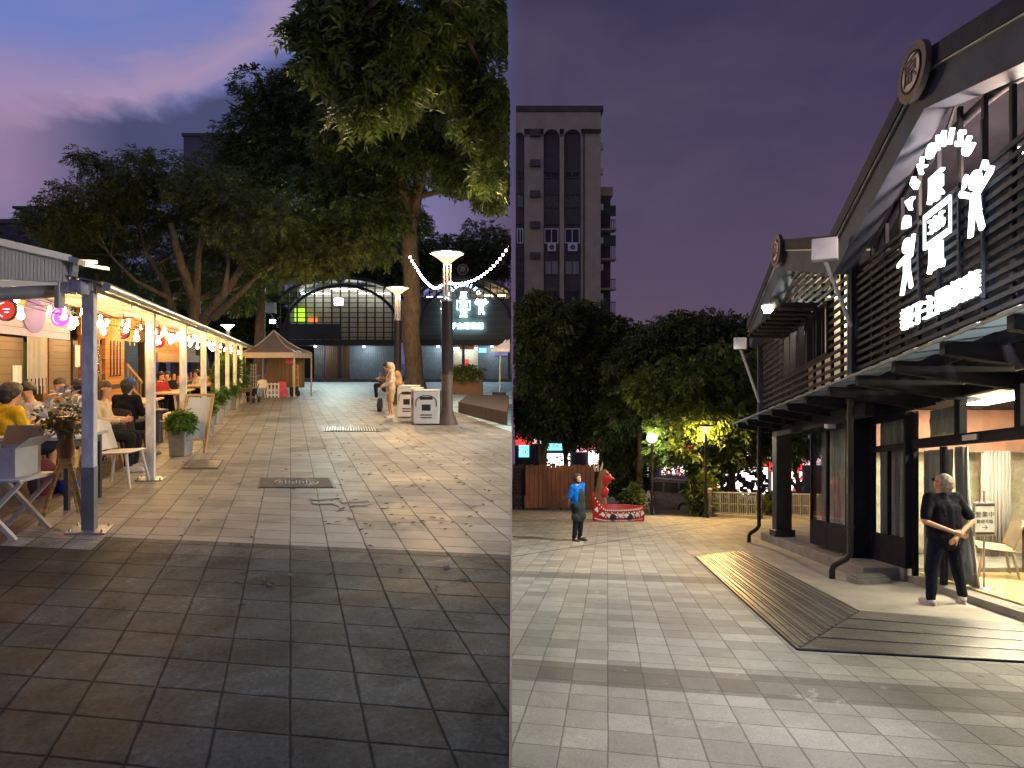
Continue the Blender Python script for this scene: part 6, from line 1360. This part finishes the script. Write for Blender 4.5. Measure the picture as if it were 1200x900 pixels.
# ================================================================== far side of the lower square
def at_r(px,py,d): return L(px,py,d)
# timber fence
D=28.6; zb=lambda d:-K*d
def board_fence(px0,px1,d,ytop,label,mat,horiz=False,gap=.02,bw=.20):
    x0,x1=(px0-600)*d/F,(px1-600)*d/F; z0=-K*d; z1=L(0,ytop,d).z; e=empty('timber_fence',((x0+x1)/2,d,z0),label,'fence')
    b=MB()
    if horiz:
        z=z0+.15
        while z<z1-.1: b.bb(x0,x1,d,d+.03,z,z+.12); z+=.17
    else:
        n=int((x1-x0)/bw)
        for i in range(n): a=x0+(x1-x0)*i/n; b.bb(a,a+(x1-x0)/n-gap,d+.01*(i%2),d+.04+.01*(i%2),z0+.12,z1+.02*math.sin(i*2.3))
    b.build('boards',mat,e)
    b=MB()
    for z in (z0+.4,z1-.4): b.bb(x0,x1,d+.055,d+.11,z,z+.1)
    b.build('rails',MATS['wood_dark'],e)
    for x in (x0,(x0+x1)/2,x1-.1): b=MB(); b.bb(x,x+.1,d+.112,d+.2,z0,z1-.05); b.build('post',MATS['wood_dark'],e)
M('fence_brown',(.17,.062,.030),.6,0,.3,3,.3,(1,1,.3))
board_fence(616,697,28.6,545,'tall brown vertical board fence behind the worker',MATS['fence_brown'])
board_fence(601,614,29.4,543,'dark horizontal slat fence at the left end of the board fence',MATS['wood_dark'],True)
# decorated boat with carved figure
d=21.8; b0=Rx(695,d); b1=Rx(757,d-.3); e=empty('carved_boat',(b0+b1)/2,'red carved wooden boat with white diamond patterns and a raised prow','boat')
n=16; P=[];hull=MB(); ln=b1.x-b0.x
def sec(t):
    x=b0.x+ln*t; top_=.50+.55*max(0,(.22-t)/.22)**1.6+.05*max(0,(t-.9)/.1); y=b0.y; return x,y,top_
for side in (-1,1):
    for i in range(n):
        t0,t1=i/n,(i+1)/n; (xa_,ya,ha),(xb,yb,hb)=sec(t0),sec(t1); w0=.42*math.sin(PI*min(1,.08+t0*.95))**.6; w1=.42*math.sin(PI*min(1,.08+t1*.95))**.6; z=-K*d+.02
        hull.hexa([(xa_,ya+side*w0*.6,z),(xb,yb+side*w1*.6,z),(xb,yb+side*(w1*.6-.04),z),(xa_,ya+side*(w0*.6-.04),z),(xa_,ya+side*w0,z+ha),(xb,yb+side*w1,z+hb),(xb,yb+side*(w1-.04),z+hb),(xa_,ya+side*(w0-.04),z+ha)])
hull.bb(b0.x+.1,b1.x-.05,b0.y-.2,b0.y+.2,-K*d+.02,-K*d+.08); hull.build('hull',MATS['red_paint'],e)
b=MB()
for i in range(26):
    t=.03+.95*i/26; x,y,h=sec(t); w_=.42*math.sin(PI*min(1,.08+t*.95))**.6; z=-K*d+.02
    yy=lambda f:y-(w_*.6+(w_*.4)*f)-.012
    b.box((x,yy(.92),z+h*.92),(.05,.012,.05),(0,PI/4,0)); b.box((x,yy(.12),z+h*.12),(.05,.012,.04),(0,PI/4,0))
    if i%3==1:
        b.box((x,yy(.55),z+h*.55),(.15,.012,.15),(0,PI/4,0))
    elif i%3==2: b.box((x+.03,yy(.72),z+h*.72),(.05,.012,.05),(0,PI/4,0)); b.box((x+.03,yy(.38),z+h*.38),(.05,.012,.05),(0,PI/4,0))
b.build('diamond_pattern',MATS['white_gloss'],e)
b=MB()
for t in (.36,.68): x,y,h=sec(t); w_=.42*math.sin(PI*min(1,.08+t*.95))**.6; b.prism([Vector((x+.12*math.cos(a),y-w_*.86-.01,-K*d+.02+h*.42+.11*math.sin(a))) for a in [2*PI*i/20 for i in range(20)]],(0,-.012,0))
b.build('round_eye',MATS['iron_black'],e)
d=22.6; q=Rx(706,d); e=empty('carved_figure',q,'tall red and brown carved figure standing behind the boat prow','carving')
b=MB(); b.cap(q+Vector((0,0,.2)),q+Vector((-.1,0,.9)),.26,.22); b.cap(q+Vector((-.1,0,.9)),q+Vector((.05,0,1.7)),.22,.20); b.cap(q+Vector((-.35,-.05,.95)),q+Vector((.25,-.12,.35)),.07,.07); remesh(b,'body',MATS['wood_brown'],e,.03,2).location=-q
b=MB(); b.cap(q+Vector((.10,-.14,1.45)),q+Vector((.16,-.16,1.62)),.15,.17); b.cap(q+Vector((.16,-.16,1.62)),q+Vector((.38,-.2,1.56)),.10,.05); b.cap(q+Vector((.04,-.18,1.0)),q+Vector((.08,-.18,1.12)),.14,.14); remesh(b,'mask',MATS['red_paint'],e,.03,2).location=-q
b=MB(); 
for s_ in (-.3,-.12,.06): b.cap(q+Vector((s_*.6-.1,0,1.85)),q+Vector((s_-.05,0,2.15)),.05,.02)
b.build('crest',MATS['cloth_cream'],e)
b=MB(); 
for k in range(3): b.bar(q+Vector((-.28,-.24,.55-.13*k)),q+Vector((.18,-.26,.30-.13*k)),.05,.03)
b.build('painted_bands',MATS['white_gloss'],e)
# parked cars
def car(px,d,rz,label,body,scale=1.0,suv=True):
    e=empty('parked_car',(0,0,0),label,'car')     # along x, nose at -x
    prof=[(-2.1,.35),(-2.12,.75),(-1.95,.92),(-1.05,1.02),(-.35,1.52),(.2,1.62),(1.55,1.60),(2.0,1.10),(2.12,1.0),(2.15,.45),(2.0,.32)]
    W=.88
    def ring(x,z): f=1-.16*max(0,(z-1.0)/.62); return f*W
    b=MB(); b.add([(x,-ring(x,z),z) for x,z in prof]+[(x,ring(x,z),z) for x,z in prof],[tuple(range(len(prof))),tuple(range(len(prof),2*len(prof)))[::-1]]+[(i,(i+1)%len(prof),len(prof)+(i+1)%len(prof),len(prof)+i) for i in range(len(prof))]); b.build('body',body,e,.05)
    for side in (-1,1):
        b=MB()
        for q in (((-.88,1.06),(-.30,1.46),(.28,1.53),(.28,1.06)),((.36,1.06),(.36,1.53),(1.0,1.53),(1.0,1.06)),((1.08,1.06),(1.08,1.53),(1.45,1.50),(1.75,1.08))):
            b.prism([Vector((x,side*(ring(x,z)+.004),z)) for x,z in q],(0,side*.008,0))
        b.build('window',MATS['iron_black'],e)
    b=MB(); b.prism([Vector((1.63,-.66,1.54)),Vector((1.63,.66,1.54)),Vector((1.97,.72,1.14)),Vector((1.97,-.72,1.14))],(.02,0,.01)); b.build('rear_window',MATS['iron_black'],e)
    b=MB(); b.prism([Vector((-1.0,-.70,1.06)),Vector((-1.0,.70,1.06)),Vector((-.40,.64,1.49)),Vector((-.40,-.64,1.49))],(-.02,0,.01)); b.build('windscreen',MATS['iron_black'],e)
    for sx in (-1.3,1.32):
        for sy in (-1,1):
            b=MB(); b.tube([(sx,sy*.70,.33),(sx,sy*.90,.33)],.33,20); w_=b.build('wheel',MATS['rubber'],e); b=MB(); b.tube([(sx,sy*.90,.33),(sx,sy*.91,.33)],.2,14); b.build('rim',MATS['steel'],w_)
    for sy in (-.72,.72): b=MB(); b.box((2.10,sy,1.0),(.08,.26,.2)); b.build('tail_light',E('tail_red',(1,.05,.03),3),e); b=MB(); b.box((-2.10,sy,.75),(.08,.3,.14)); b.build('headlight',MATS['white_gloss'],e)
    b=MB(); b.bar((-.2,-.62,1.66),(1.4,-.62,1.66),.05); b.bar((-.2,.62,1.66),(1.4,.62,1.66),.05); b.build('roof_rail',MATS['white_paint'],e)
    e.location=Rx(px,d); e.rotation_euler=(0,0,rz); e.scale=(scale,)*3
M('car_dark',(.22,.21,.22),.25,.2,.1,2,0); M('car_white',(.6,.6,.58),.3,0,.05,2,0)
car(774,30,-.45,'dark parked car with a red tail light beyond the boat',MATS['car_dark'])
car(800,39,-.4,'pale parked car half hidden behind the dark car',MATS['car_white'])
b=MB(); d=27; x0=(757-600)*d/F; 
for k in range(2):
    q=Rx(755+5*k,26-.2*k); b.bar(q+Vector((-.25,0,0)),q+Vector((0,0,1.0)),.07); b.bar(q+Vector((.25,0,0)),q+Vector((0,0,1.0)),.07); b.bar(q+Vector((-.13,0,.5)),q+Vector((.13,0,.5)),.06)
b.bar(Rx(750,26,.82),Rx(766,25.8,.72),.08,.12); top('trestle_barrier',b,MATS['white_paint'],'white trestle road barrier between the boat and the lamp','barrier')
# railings
def railing(px0,px1,d0,d1,h,label,mat,n,kerb=True):
    p0,p1=Rx(px0,d0),Rx(px1,d1); e=empty('railing',(p0+p1)/2,label,'railing'); b=MB()
    for z in (.18,h*.55,h): b.bar(p0+Vector((0,0,z)),p1+Vector((0,0,z)),.05 if z==h else .03)
    for i in range(n+1): q=p0.lerp(p1,i/n); b.bar(q+Vector((0,0,.05)),q+Vector((0,0,h)),.03 if i%4 else .055)
    b.build('bars',mat,e)
    if kerb:
        b=MB(); u=(p1-p0).normalized(); v=Vector((-u.y,u.x,0))*.15; b.hexa([p0-v,p1-v,p1+v,p0+v]+[q+Vector((0,0,.14)) for q in (p0-v,p1-v,p1+v,p0+v)]); b.build('kerb',MATS['concrete'],e)
M('rail_grey',(.34,.35,.33),.4,.4,.1,4)
railing(834,892,24.2,22.8,.98,'grey steel railing left of the porch column',MATS['rail_grey'],22); railing(908,966,23.6,22.0,.95,'grey steel railing seen through the porch',MATS['rail_grey'],22)
b=MB(); p=Rx(832,24.0); b.tube([p,p+Vector((0,0,1.1))],.09,12); b.ell(p+Vector((0,0,1.1)),(.1,.1,.06)); top('bollard',b,MATS['concrete'],'pale round post at the left end of the railing','bollard')
b=MB(); p0=Rx(925,25.5); b.bb(p0.x,p0.x+2.6,p0.y,p0.y+.25,p0.z,p0.z+.8); top('low_wall',b,MATS['concrete'],'low concrete wall behind the porch railing','wall')
# right lamp
def pole_lamp(px,pyhead,d,label,emat,r=.28):
    p=Rx(px,d); z=L(0,pyhead,d).z; h=z-p.z; e=empty('street_lamp',p,label,'street lamp')
    b=MB(); b.lathe(p,[(.13,0),(.12,.1),(.07,.25),(.055,.5),(.045,h-.2)],14); b.build('pole',MATS['iron_black'],e)
    b=MB(); b.lathe(p+Vector((0,0,h)),[(.05,-.22),(.09,-.12),(r*.9,.06)],20); b.build('lamp_bowl',emat,e); lamp_point(p+Vector((0,0,h+.01)),2600,(1,.66,.24),.07)
    b=MB(); b.lathe(p+Vector((0,0,h)),[(r*.93,.055),(r,.08),(r*.95,.10),(r*.9,.10)],20); b.build('lamp_cover',MATS['iron_black'],e); return p+Vector((0,0,h))
pole_lamp(827,501,23.5,'lamp post glowing yellow in front of the leaf-lit tree',(bowl_glass('lamp_yellow',(1.0,.62,.16),4.0) or MATS['lamp_yellow']))
q=L(764,513,25); p=Vector((q.x,25,-K*25)); e=empty('street_lamp',p,'pole lamp with a white glare between the trees','street lamp')
b=MB(); b.tube([p,Vector((p.x,25,q.z-.2))],.06,10); b.build('pole',MATS['iron_black'],e); b=MB(); b.lathe(q,[(.08,-.2),(.2,-.1),(.22,.05),(.1,.16),(.02,.17)],16); b.build('globe',(bowl_glass('globe_white',(.95,1,.95),6) or MATS['globe_white']),e); lamp_point(q,420,(.95,1,.92),.12)
# apartment block
D=75; X0=.5; XR=(704-600)*D/F; ZT=L(0,131,D).z; ZB=-K*D
ap=empty('apartment_block',(X0+(XR-X0)/2,D,ZB),'tall dim apartment block with arched window columns and wall air conditioners','apartment block')
M('apt_wall',(.47,.42,.27),.8,0,.15,.6,.1); M('apt_panel',(.10,.075,.07),.7,0,.2,1); M('apt_glass',(.03,.035,.045),.15,0,.2,1)
def bx(name,mat,*bs): 
    b=MB()
    for q in bs: b.bb(*q)
    return b.build(name,mat,ap)
bx('wall',MATS['apt_wall'],(X0,XR,D+.6,D+14,ZB,ZT)); bx('cornice',MATS['apt_panel'],(X0,XR+.3,D-.2,D+14,ZT+.01,ZT+.7)); bx('parapet_band',MATS['apt_panel'],(X0,XR+.1,D+.35,D+.59,ZT-2.5,ZT-2.0))
def pxx(px): return (px-600)*D/F
cols=[(603.5,614.5),(637,656),(661,681)]; piers=[(X0,pxx(603.5)),(pxx(614.5),pxx(637)),(pxx(656),pxx(661)),(pxx(681),XR)]
zt=L(0,151,D).z
bx('pier',MATS['apt_wall'],*[(a,c_,D,D+.59,ZB,zt-1.0) for a,c_ in piers if c_>a+.01],(X0,XR,D+.001,D+.59,zt+.02,ZT))
for a,c_ in cols:
    x0,x1=max(X0,pxx(a)),pxx(c_); xm=(pxx(a)+x1)/2; r=(x1-pxx(a))/2; b=MB(); n=12
    for i in range(n):
        a0,a1=PI*i/n,PI*(i+1)/n; q0=(xm+r*math.cos(a0),zt-1.0+min(.98,r)*math.sin(a0)); q1=(xm+r*math.cos(a1),zt-1.0+min(.98,r)*math.sin(a1))
        if min(q0[0],q1[0])<X0: continue
        b.hexa([(q0[0],D,q0[1]),(q1[0],D,q1[1]),(q1[0],D+.59,q1[1]),(q0[0],D+.59,q0[1]),(q0[0],D,zt+.019),(q1[0],D,zt+.019),(q1[0],D+.59,zt+.019),(q0[0],D+.59,zt+.019)])
    b.build('arch',MATS['apt_wall'],ap)
    bx('recess',MATS['apt_panel'],(x0+.01,x1-.01,D+.592,D+.598,ZB,zt-.02))
    for k,py in enumerate((172,198,233,275,312,347,380)):
        z=L(0,py,D).z; 
        bx('spandrel',MATS['apt_panel'],(x0+.02,x1-.02,D+.42,D+.588,z-3.1,z-1.1)) 
        if k==0: continue
        wm=bx('window',MATS['white_paint'] if k==3 else MATS['concrete_dark'],(x0+.12,x0+.24,D+.46,D+.56,z-1.0,z+.9),(x1-.24,x1-.12,D+.46,D+.56,z-1.0,z+.9),(x0+.24,x1-.24,D+.46,D+.56,z+.78,z+.9),(x0+.24,x1-.24,D+.46,D+.56,z-1.0,z-.88),((x0+x1)/2-.05,(x0+x1)/2+.05,D+.46,D+.56,z-.88,z+.78))
        b=MB(); b.bb(x0+.2,x1-.2,D+.562,D+.588,z-.95,z+.85); b.build('glass',[MATS['apt_glass'],MATS['curtain_grey'],MATS['apt_glass'],MATS['concrete_dark']][(k*3+int(a))%4],wm)
        if k==3 and a>630: ac=bx('air_conditioner',MATS['white_paint'],(x0+.5,x1-.5,D-.25,D+.4,z-2.1,z-1.15)); b=MB(); b.prism([Vector(((x0+x1)/2+.32*math.cos(t),D-.252,z-1.62+.32*math.sin(t))) for t in [2*PI*i/16 for i in range(16)]],(0,-.03,0)); b.build('fan',MATS['concrete_dark'],ac)
for py in (157,192,228,264,300):
    z=L(0,py,D).z; ac=bx('air_conditioner',MATS['concrete_dark'],(pxx(621),pxx(633),D-.5,D-.01,z-.4,z+.4))
for k,py in enumerate((165,195,238,278,310,345)):
    z=L(0,py,D).z; bx('side_air_conditioner',MATS['white_paint'],(XR+.01,XR+.55,D+1.5,D+2.3,z-.45,z+.3))
# recessed wing with balconies
XW=pxx(726); ZW=L(0,217,D).z
bx('wing_wall',MATS['apt_panel'],(XR+.01,XW-.3,D+5,D+14,ZB,ZW)); bx('wing_cornice',MATS['apt_wall'],(XR+.01,XW,D+4.8,D+14,ZW+.01,ZW+1.2))
for k in range(5):
    z=ZW-1.0-3.9*(k+1); bx('balcony_slab',MATS['apt_wall'],(XR+.02,XW+.2,D+3.4,D+4.99,z,z+.25)); bx('balcony_rail',MATS['steel_dark'],*[(XW-.9+.22*i,XW-.82+.22*i,D+3.42,D+3.5,z+.26,z+1.3+ .9*(k%2)) for i in range(5)],(XR+.3,XW+.1,D+3.41,D+3.51,z+1.31+.9*(k%2),z+1.42+.9*(k%2)))
    if k in (0,1): bx('balcony_tarp',MATS['screen_green'],(XR+.05,XW+.1,D+3.2,D+3.3,z+1.8,z+3.2))
b=MB(); b.lathe((pxx(640),D+6,ZT+.72),[(1.3,0),(1.4,.2),(1.4,2.0),(.6,2.4)],16); b.build('water_tank',MATS['steel_dark'],ap)
b=MB(); b.tube([(pxx(684),D-.12,ZB),(pxx(684),D-.12,ZT-2.6)],.1,8); b.build('drain_pipe',MATS['concrete_dark'],ap)
# shop row across the street beyond the trees
sh=empty('shop_row',Rx(760,52),'row of lit street shops with white and red fronts glimpsed between the tree trunks','shops')
b=MB(); x0,x1=.3,30; z0=-K*52; b.bb(x0,x1,52,60,z0,z0+6.5); b.build('wall',M('shop_dark',(.06,.06,.065),.7),sh)
Wt=E('shop_white',(1,.90,.80),3.5); Rd=E('shop_red',(1,.06,.05),1.3); Cy=E('shop_cyan',(.25,.9,1),1.3); Pk=E('shop_pink',(1,.55,.6),1.4); Or=E('shop_warm',(1,.7,.35),1.6); Rd2=E('glow_red',(.9,.08,.10),.9); Pk2=E('glow_pink',(.8,.45,.55),.5); Or2=E('glow_amber',(.8,.5,.25),.4)
SH=[(604,622,508,522,Rd),(608,620,522,536,Cy),(624,640,512,520,Pk),(640,660,520,528,Cy),(636,668,532,548,Wt),(664,676,504,514,Pk),(676,690,505,530,Pk),(688,700,506,526,Rd),(690,702,528,548,Wt),(735,760,548,560,Or),(782,806,512,522,Rd),(776,800,536,560,Wt),(790,833,542,572,Wt),(806,832,522,532,Rd),(832,850,510,530,Wt),(834,900,548,580,Wt),(834,900,538,546,Rd),(834,868,522,536,Wt),(850,880,512,534,Wt),(900,935,520,538,Wt),(902,940,540,552,Rd),(905,940,553,575,Wt),(940,965,520,545,Pk),(760,776,520,530,Pk),(716,735,560,572,Or)]
for i,(a,c_,y0,y1,mt) in enumerate(SH):
    p,q=L(a,y0,51.8),L(c_,y1,51.8); y=51.96-.004*i; b=MB(); b.bb(p.x,q.x,y-.04,y,q.z,p.z); w_=b.build('lit_sign' if (y1-y0)<13 else 'lit_window',mt,sh)
    b=MB(); n=max(5,int((c_-a)*(y1-y0)/14)); W_=q.x-p.x; H_=p.z-q.z
    for k in range(n):
        u,v=random.random(),random.random(); sw,sh_=random.uniform(.02,.13)*W_,random.uniform(.05,.2)*H_; b.bb(max(p.x,p.x+u*W_-sw/2),min(q.x,p.x+u*W_+sw/2),y-.06-.002*k,y-.041-.001*k,max(q.z,q.z+v*H_-sh_/2),min(p.z,q.z+v*H_+sh_/2))
    b.build('goods',(MATS['iron_black'],Rd2,Pk2,Or2,MATS['shop_dark'])[i%5],w_)  # some goods are emissive: shop glow put into their colour
# trees of the lower square
T=lambda px,d:Rx(px,d)
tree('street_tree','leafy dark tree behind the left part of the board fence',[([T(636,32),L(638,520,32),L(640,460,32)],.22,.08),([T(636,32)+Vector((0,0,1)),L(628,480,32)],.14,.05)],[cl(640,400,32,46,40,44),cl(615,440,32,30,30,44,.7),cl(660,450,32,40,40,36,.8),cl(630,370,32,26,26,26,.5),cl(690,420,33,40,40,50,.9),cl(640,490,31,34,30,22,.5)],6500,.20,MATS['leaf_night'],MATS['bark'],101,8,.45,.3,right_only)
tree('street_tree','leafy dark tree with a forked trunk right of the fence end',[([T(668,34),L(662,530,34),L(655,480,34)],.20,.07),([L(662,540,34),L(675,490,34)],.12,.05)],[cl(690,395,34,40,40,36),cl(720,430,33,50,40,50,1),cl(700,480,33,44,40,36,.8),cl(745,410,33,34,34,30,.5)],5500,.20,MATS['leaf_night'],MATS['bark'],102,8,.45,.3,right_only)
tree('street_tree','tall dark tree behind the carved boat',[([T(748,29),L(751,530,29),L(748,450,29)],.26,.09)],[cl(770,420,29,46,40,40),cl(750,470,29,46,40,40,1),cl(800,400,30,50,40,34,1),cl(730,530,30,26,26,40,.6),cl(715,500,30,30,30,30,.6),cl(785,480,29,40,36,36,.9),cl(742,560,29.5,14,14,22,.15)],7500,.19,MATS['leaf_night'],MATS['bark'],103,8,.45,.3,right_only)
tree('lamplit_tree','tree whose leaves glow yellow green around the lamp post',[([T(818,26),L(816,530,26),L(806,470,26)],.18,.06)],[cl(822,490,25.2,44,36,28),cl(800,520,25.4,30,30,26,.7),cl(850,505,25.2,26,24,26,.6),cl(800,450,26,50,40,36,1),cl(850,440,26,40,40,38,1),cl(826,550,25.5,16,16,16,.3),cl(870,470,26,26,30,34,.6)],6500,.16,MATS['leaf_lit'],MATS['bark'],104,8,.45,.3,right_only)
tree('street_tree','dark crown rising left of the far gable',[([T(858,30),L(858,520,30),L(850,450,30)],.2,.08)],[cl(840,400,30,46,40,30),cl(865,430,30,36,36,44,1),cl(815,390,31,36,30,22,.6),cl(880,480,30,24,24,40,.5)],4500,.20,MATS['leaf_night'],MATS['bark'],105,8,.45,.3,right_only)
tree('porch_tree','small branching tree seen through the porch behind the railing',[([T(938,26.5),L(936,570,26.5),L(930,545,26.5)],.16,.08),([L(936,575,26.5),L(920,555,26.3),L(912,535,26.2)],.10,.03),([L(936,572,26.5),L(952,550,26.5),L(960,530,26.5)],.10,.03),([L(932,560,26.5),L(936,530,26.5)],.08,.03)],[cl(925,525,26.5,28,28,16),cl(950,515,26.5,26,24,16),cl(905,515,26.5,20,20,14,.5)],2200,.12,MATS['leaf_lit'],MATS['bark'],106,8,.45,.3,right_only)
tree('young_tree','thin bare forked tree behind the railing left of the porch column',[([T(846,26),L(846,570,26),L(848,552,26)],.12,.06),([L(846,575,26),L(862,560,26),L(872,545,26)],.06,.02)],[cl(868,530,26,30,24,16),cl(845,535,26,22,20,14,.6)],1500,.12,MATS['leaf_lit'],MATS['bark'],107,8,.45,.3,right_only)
def bush(px,d,h,w_,n,leaf,mat,lab,seed,name='shrub'):
    p=Rx(px,d); e=empty(name,p,lab,'shrub'); b=MB()
    for k in range(7): b.tube([p+Vector((random.uniform(-.1,.1),0,0)),p+Vector((random.uniform(-w_,w_)*.5,random.uniform(-.2,.2),h*.7))],.012,5)
    b.build('stems',MATS['bark'],e); V=foliage_mesh('f',[(p+Vector((0,0,h*.55)),(w_*.5,w_*.4,h*.5),1)],n,leaf,.28,7,-.2,seed,right_only,shell=.2); quads_mesh('foliage',V,mat,e)
bush(822,24.5,1.6,.6,600,.22,MATS['leaf_lit'],'tall spiky green shrub at the foot of the lamp',201); bush(741,25.0,1.1,.5,350,.2,MATS['leaf_night'],'dark spiky shrub behind the right end of the boat',202)
bush(905,25.0,.9,1.2,500,.12,MATS['leaf_lit'],'low shrub behind the porch railing',204); bush(862,25.2,.55,2.0,500,.14,MATS['leaf_night'],'dark hedge behind the grey railing',205)
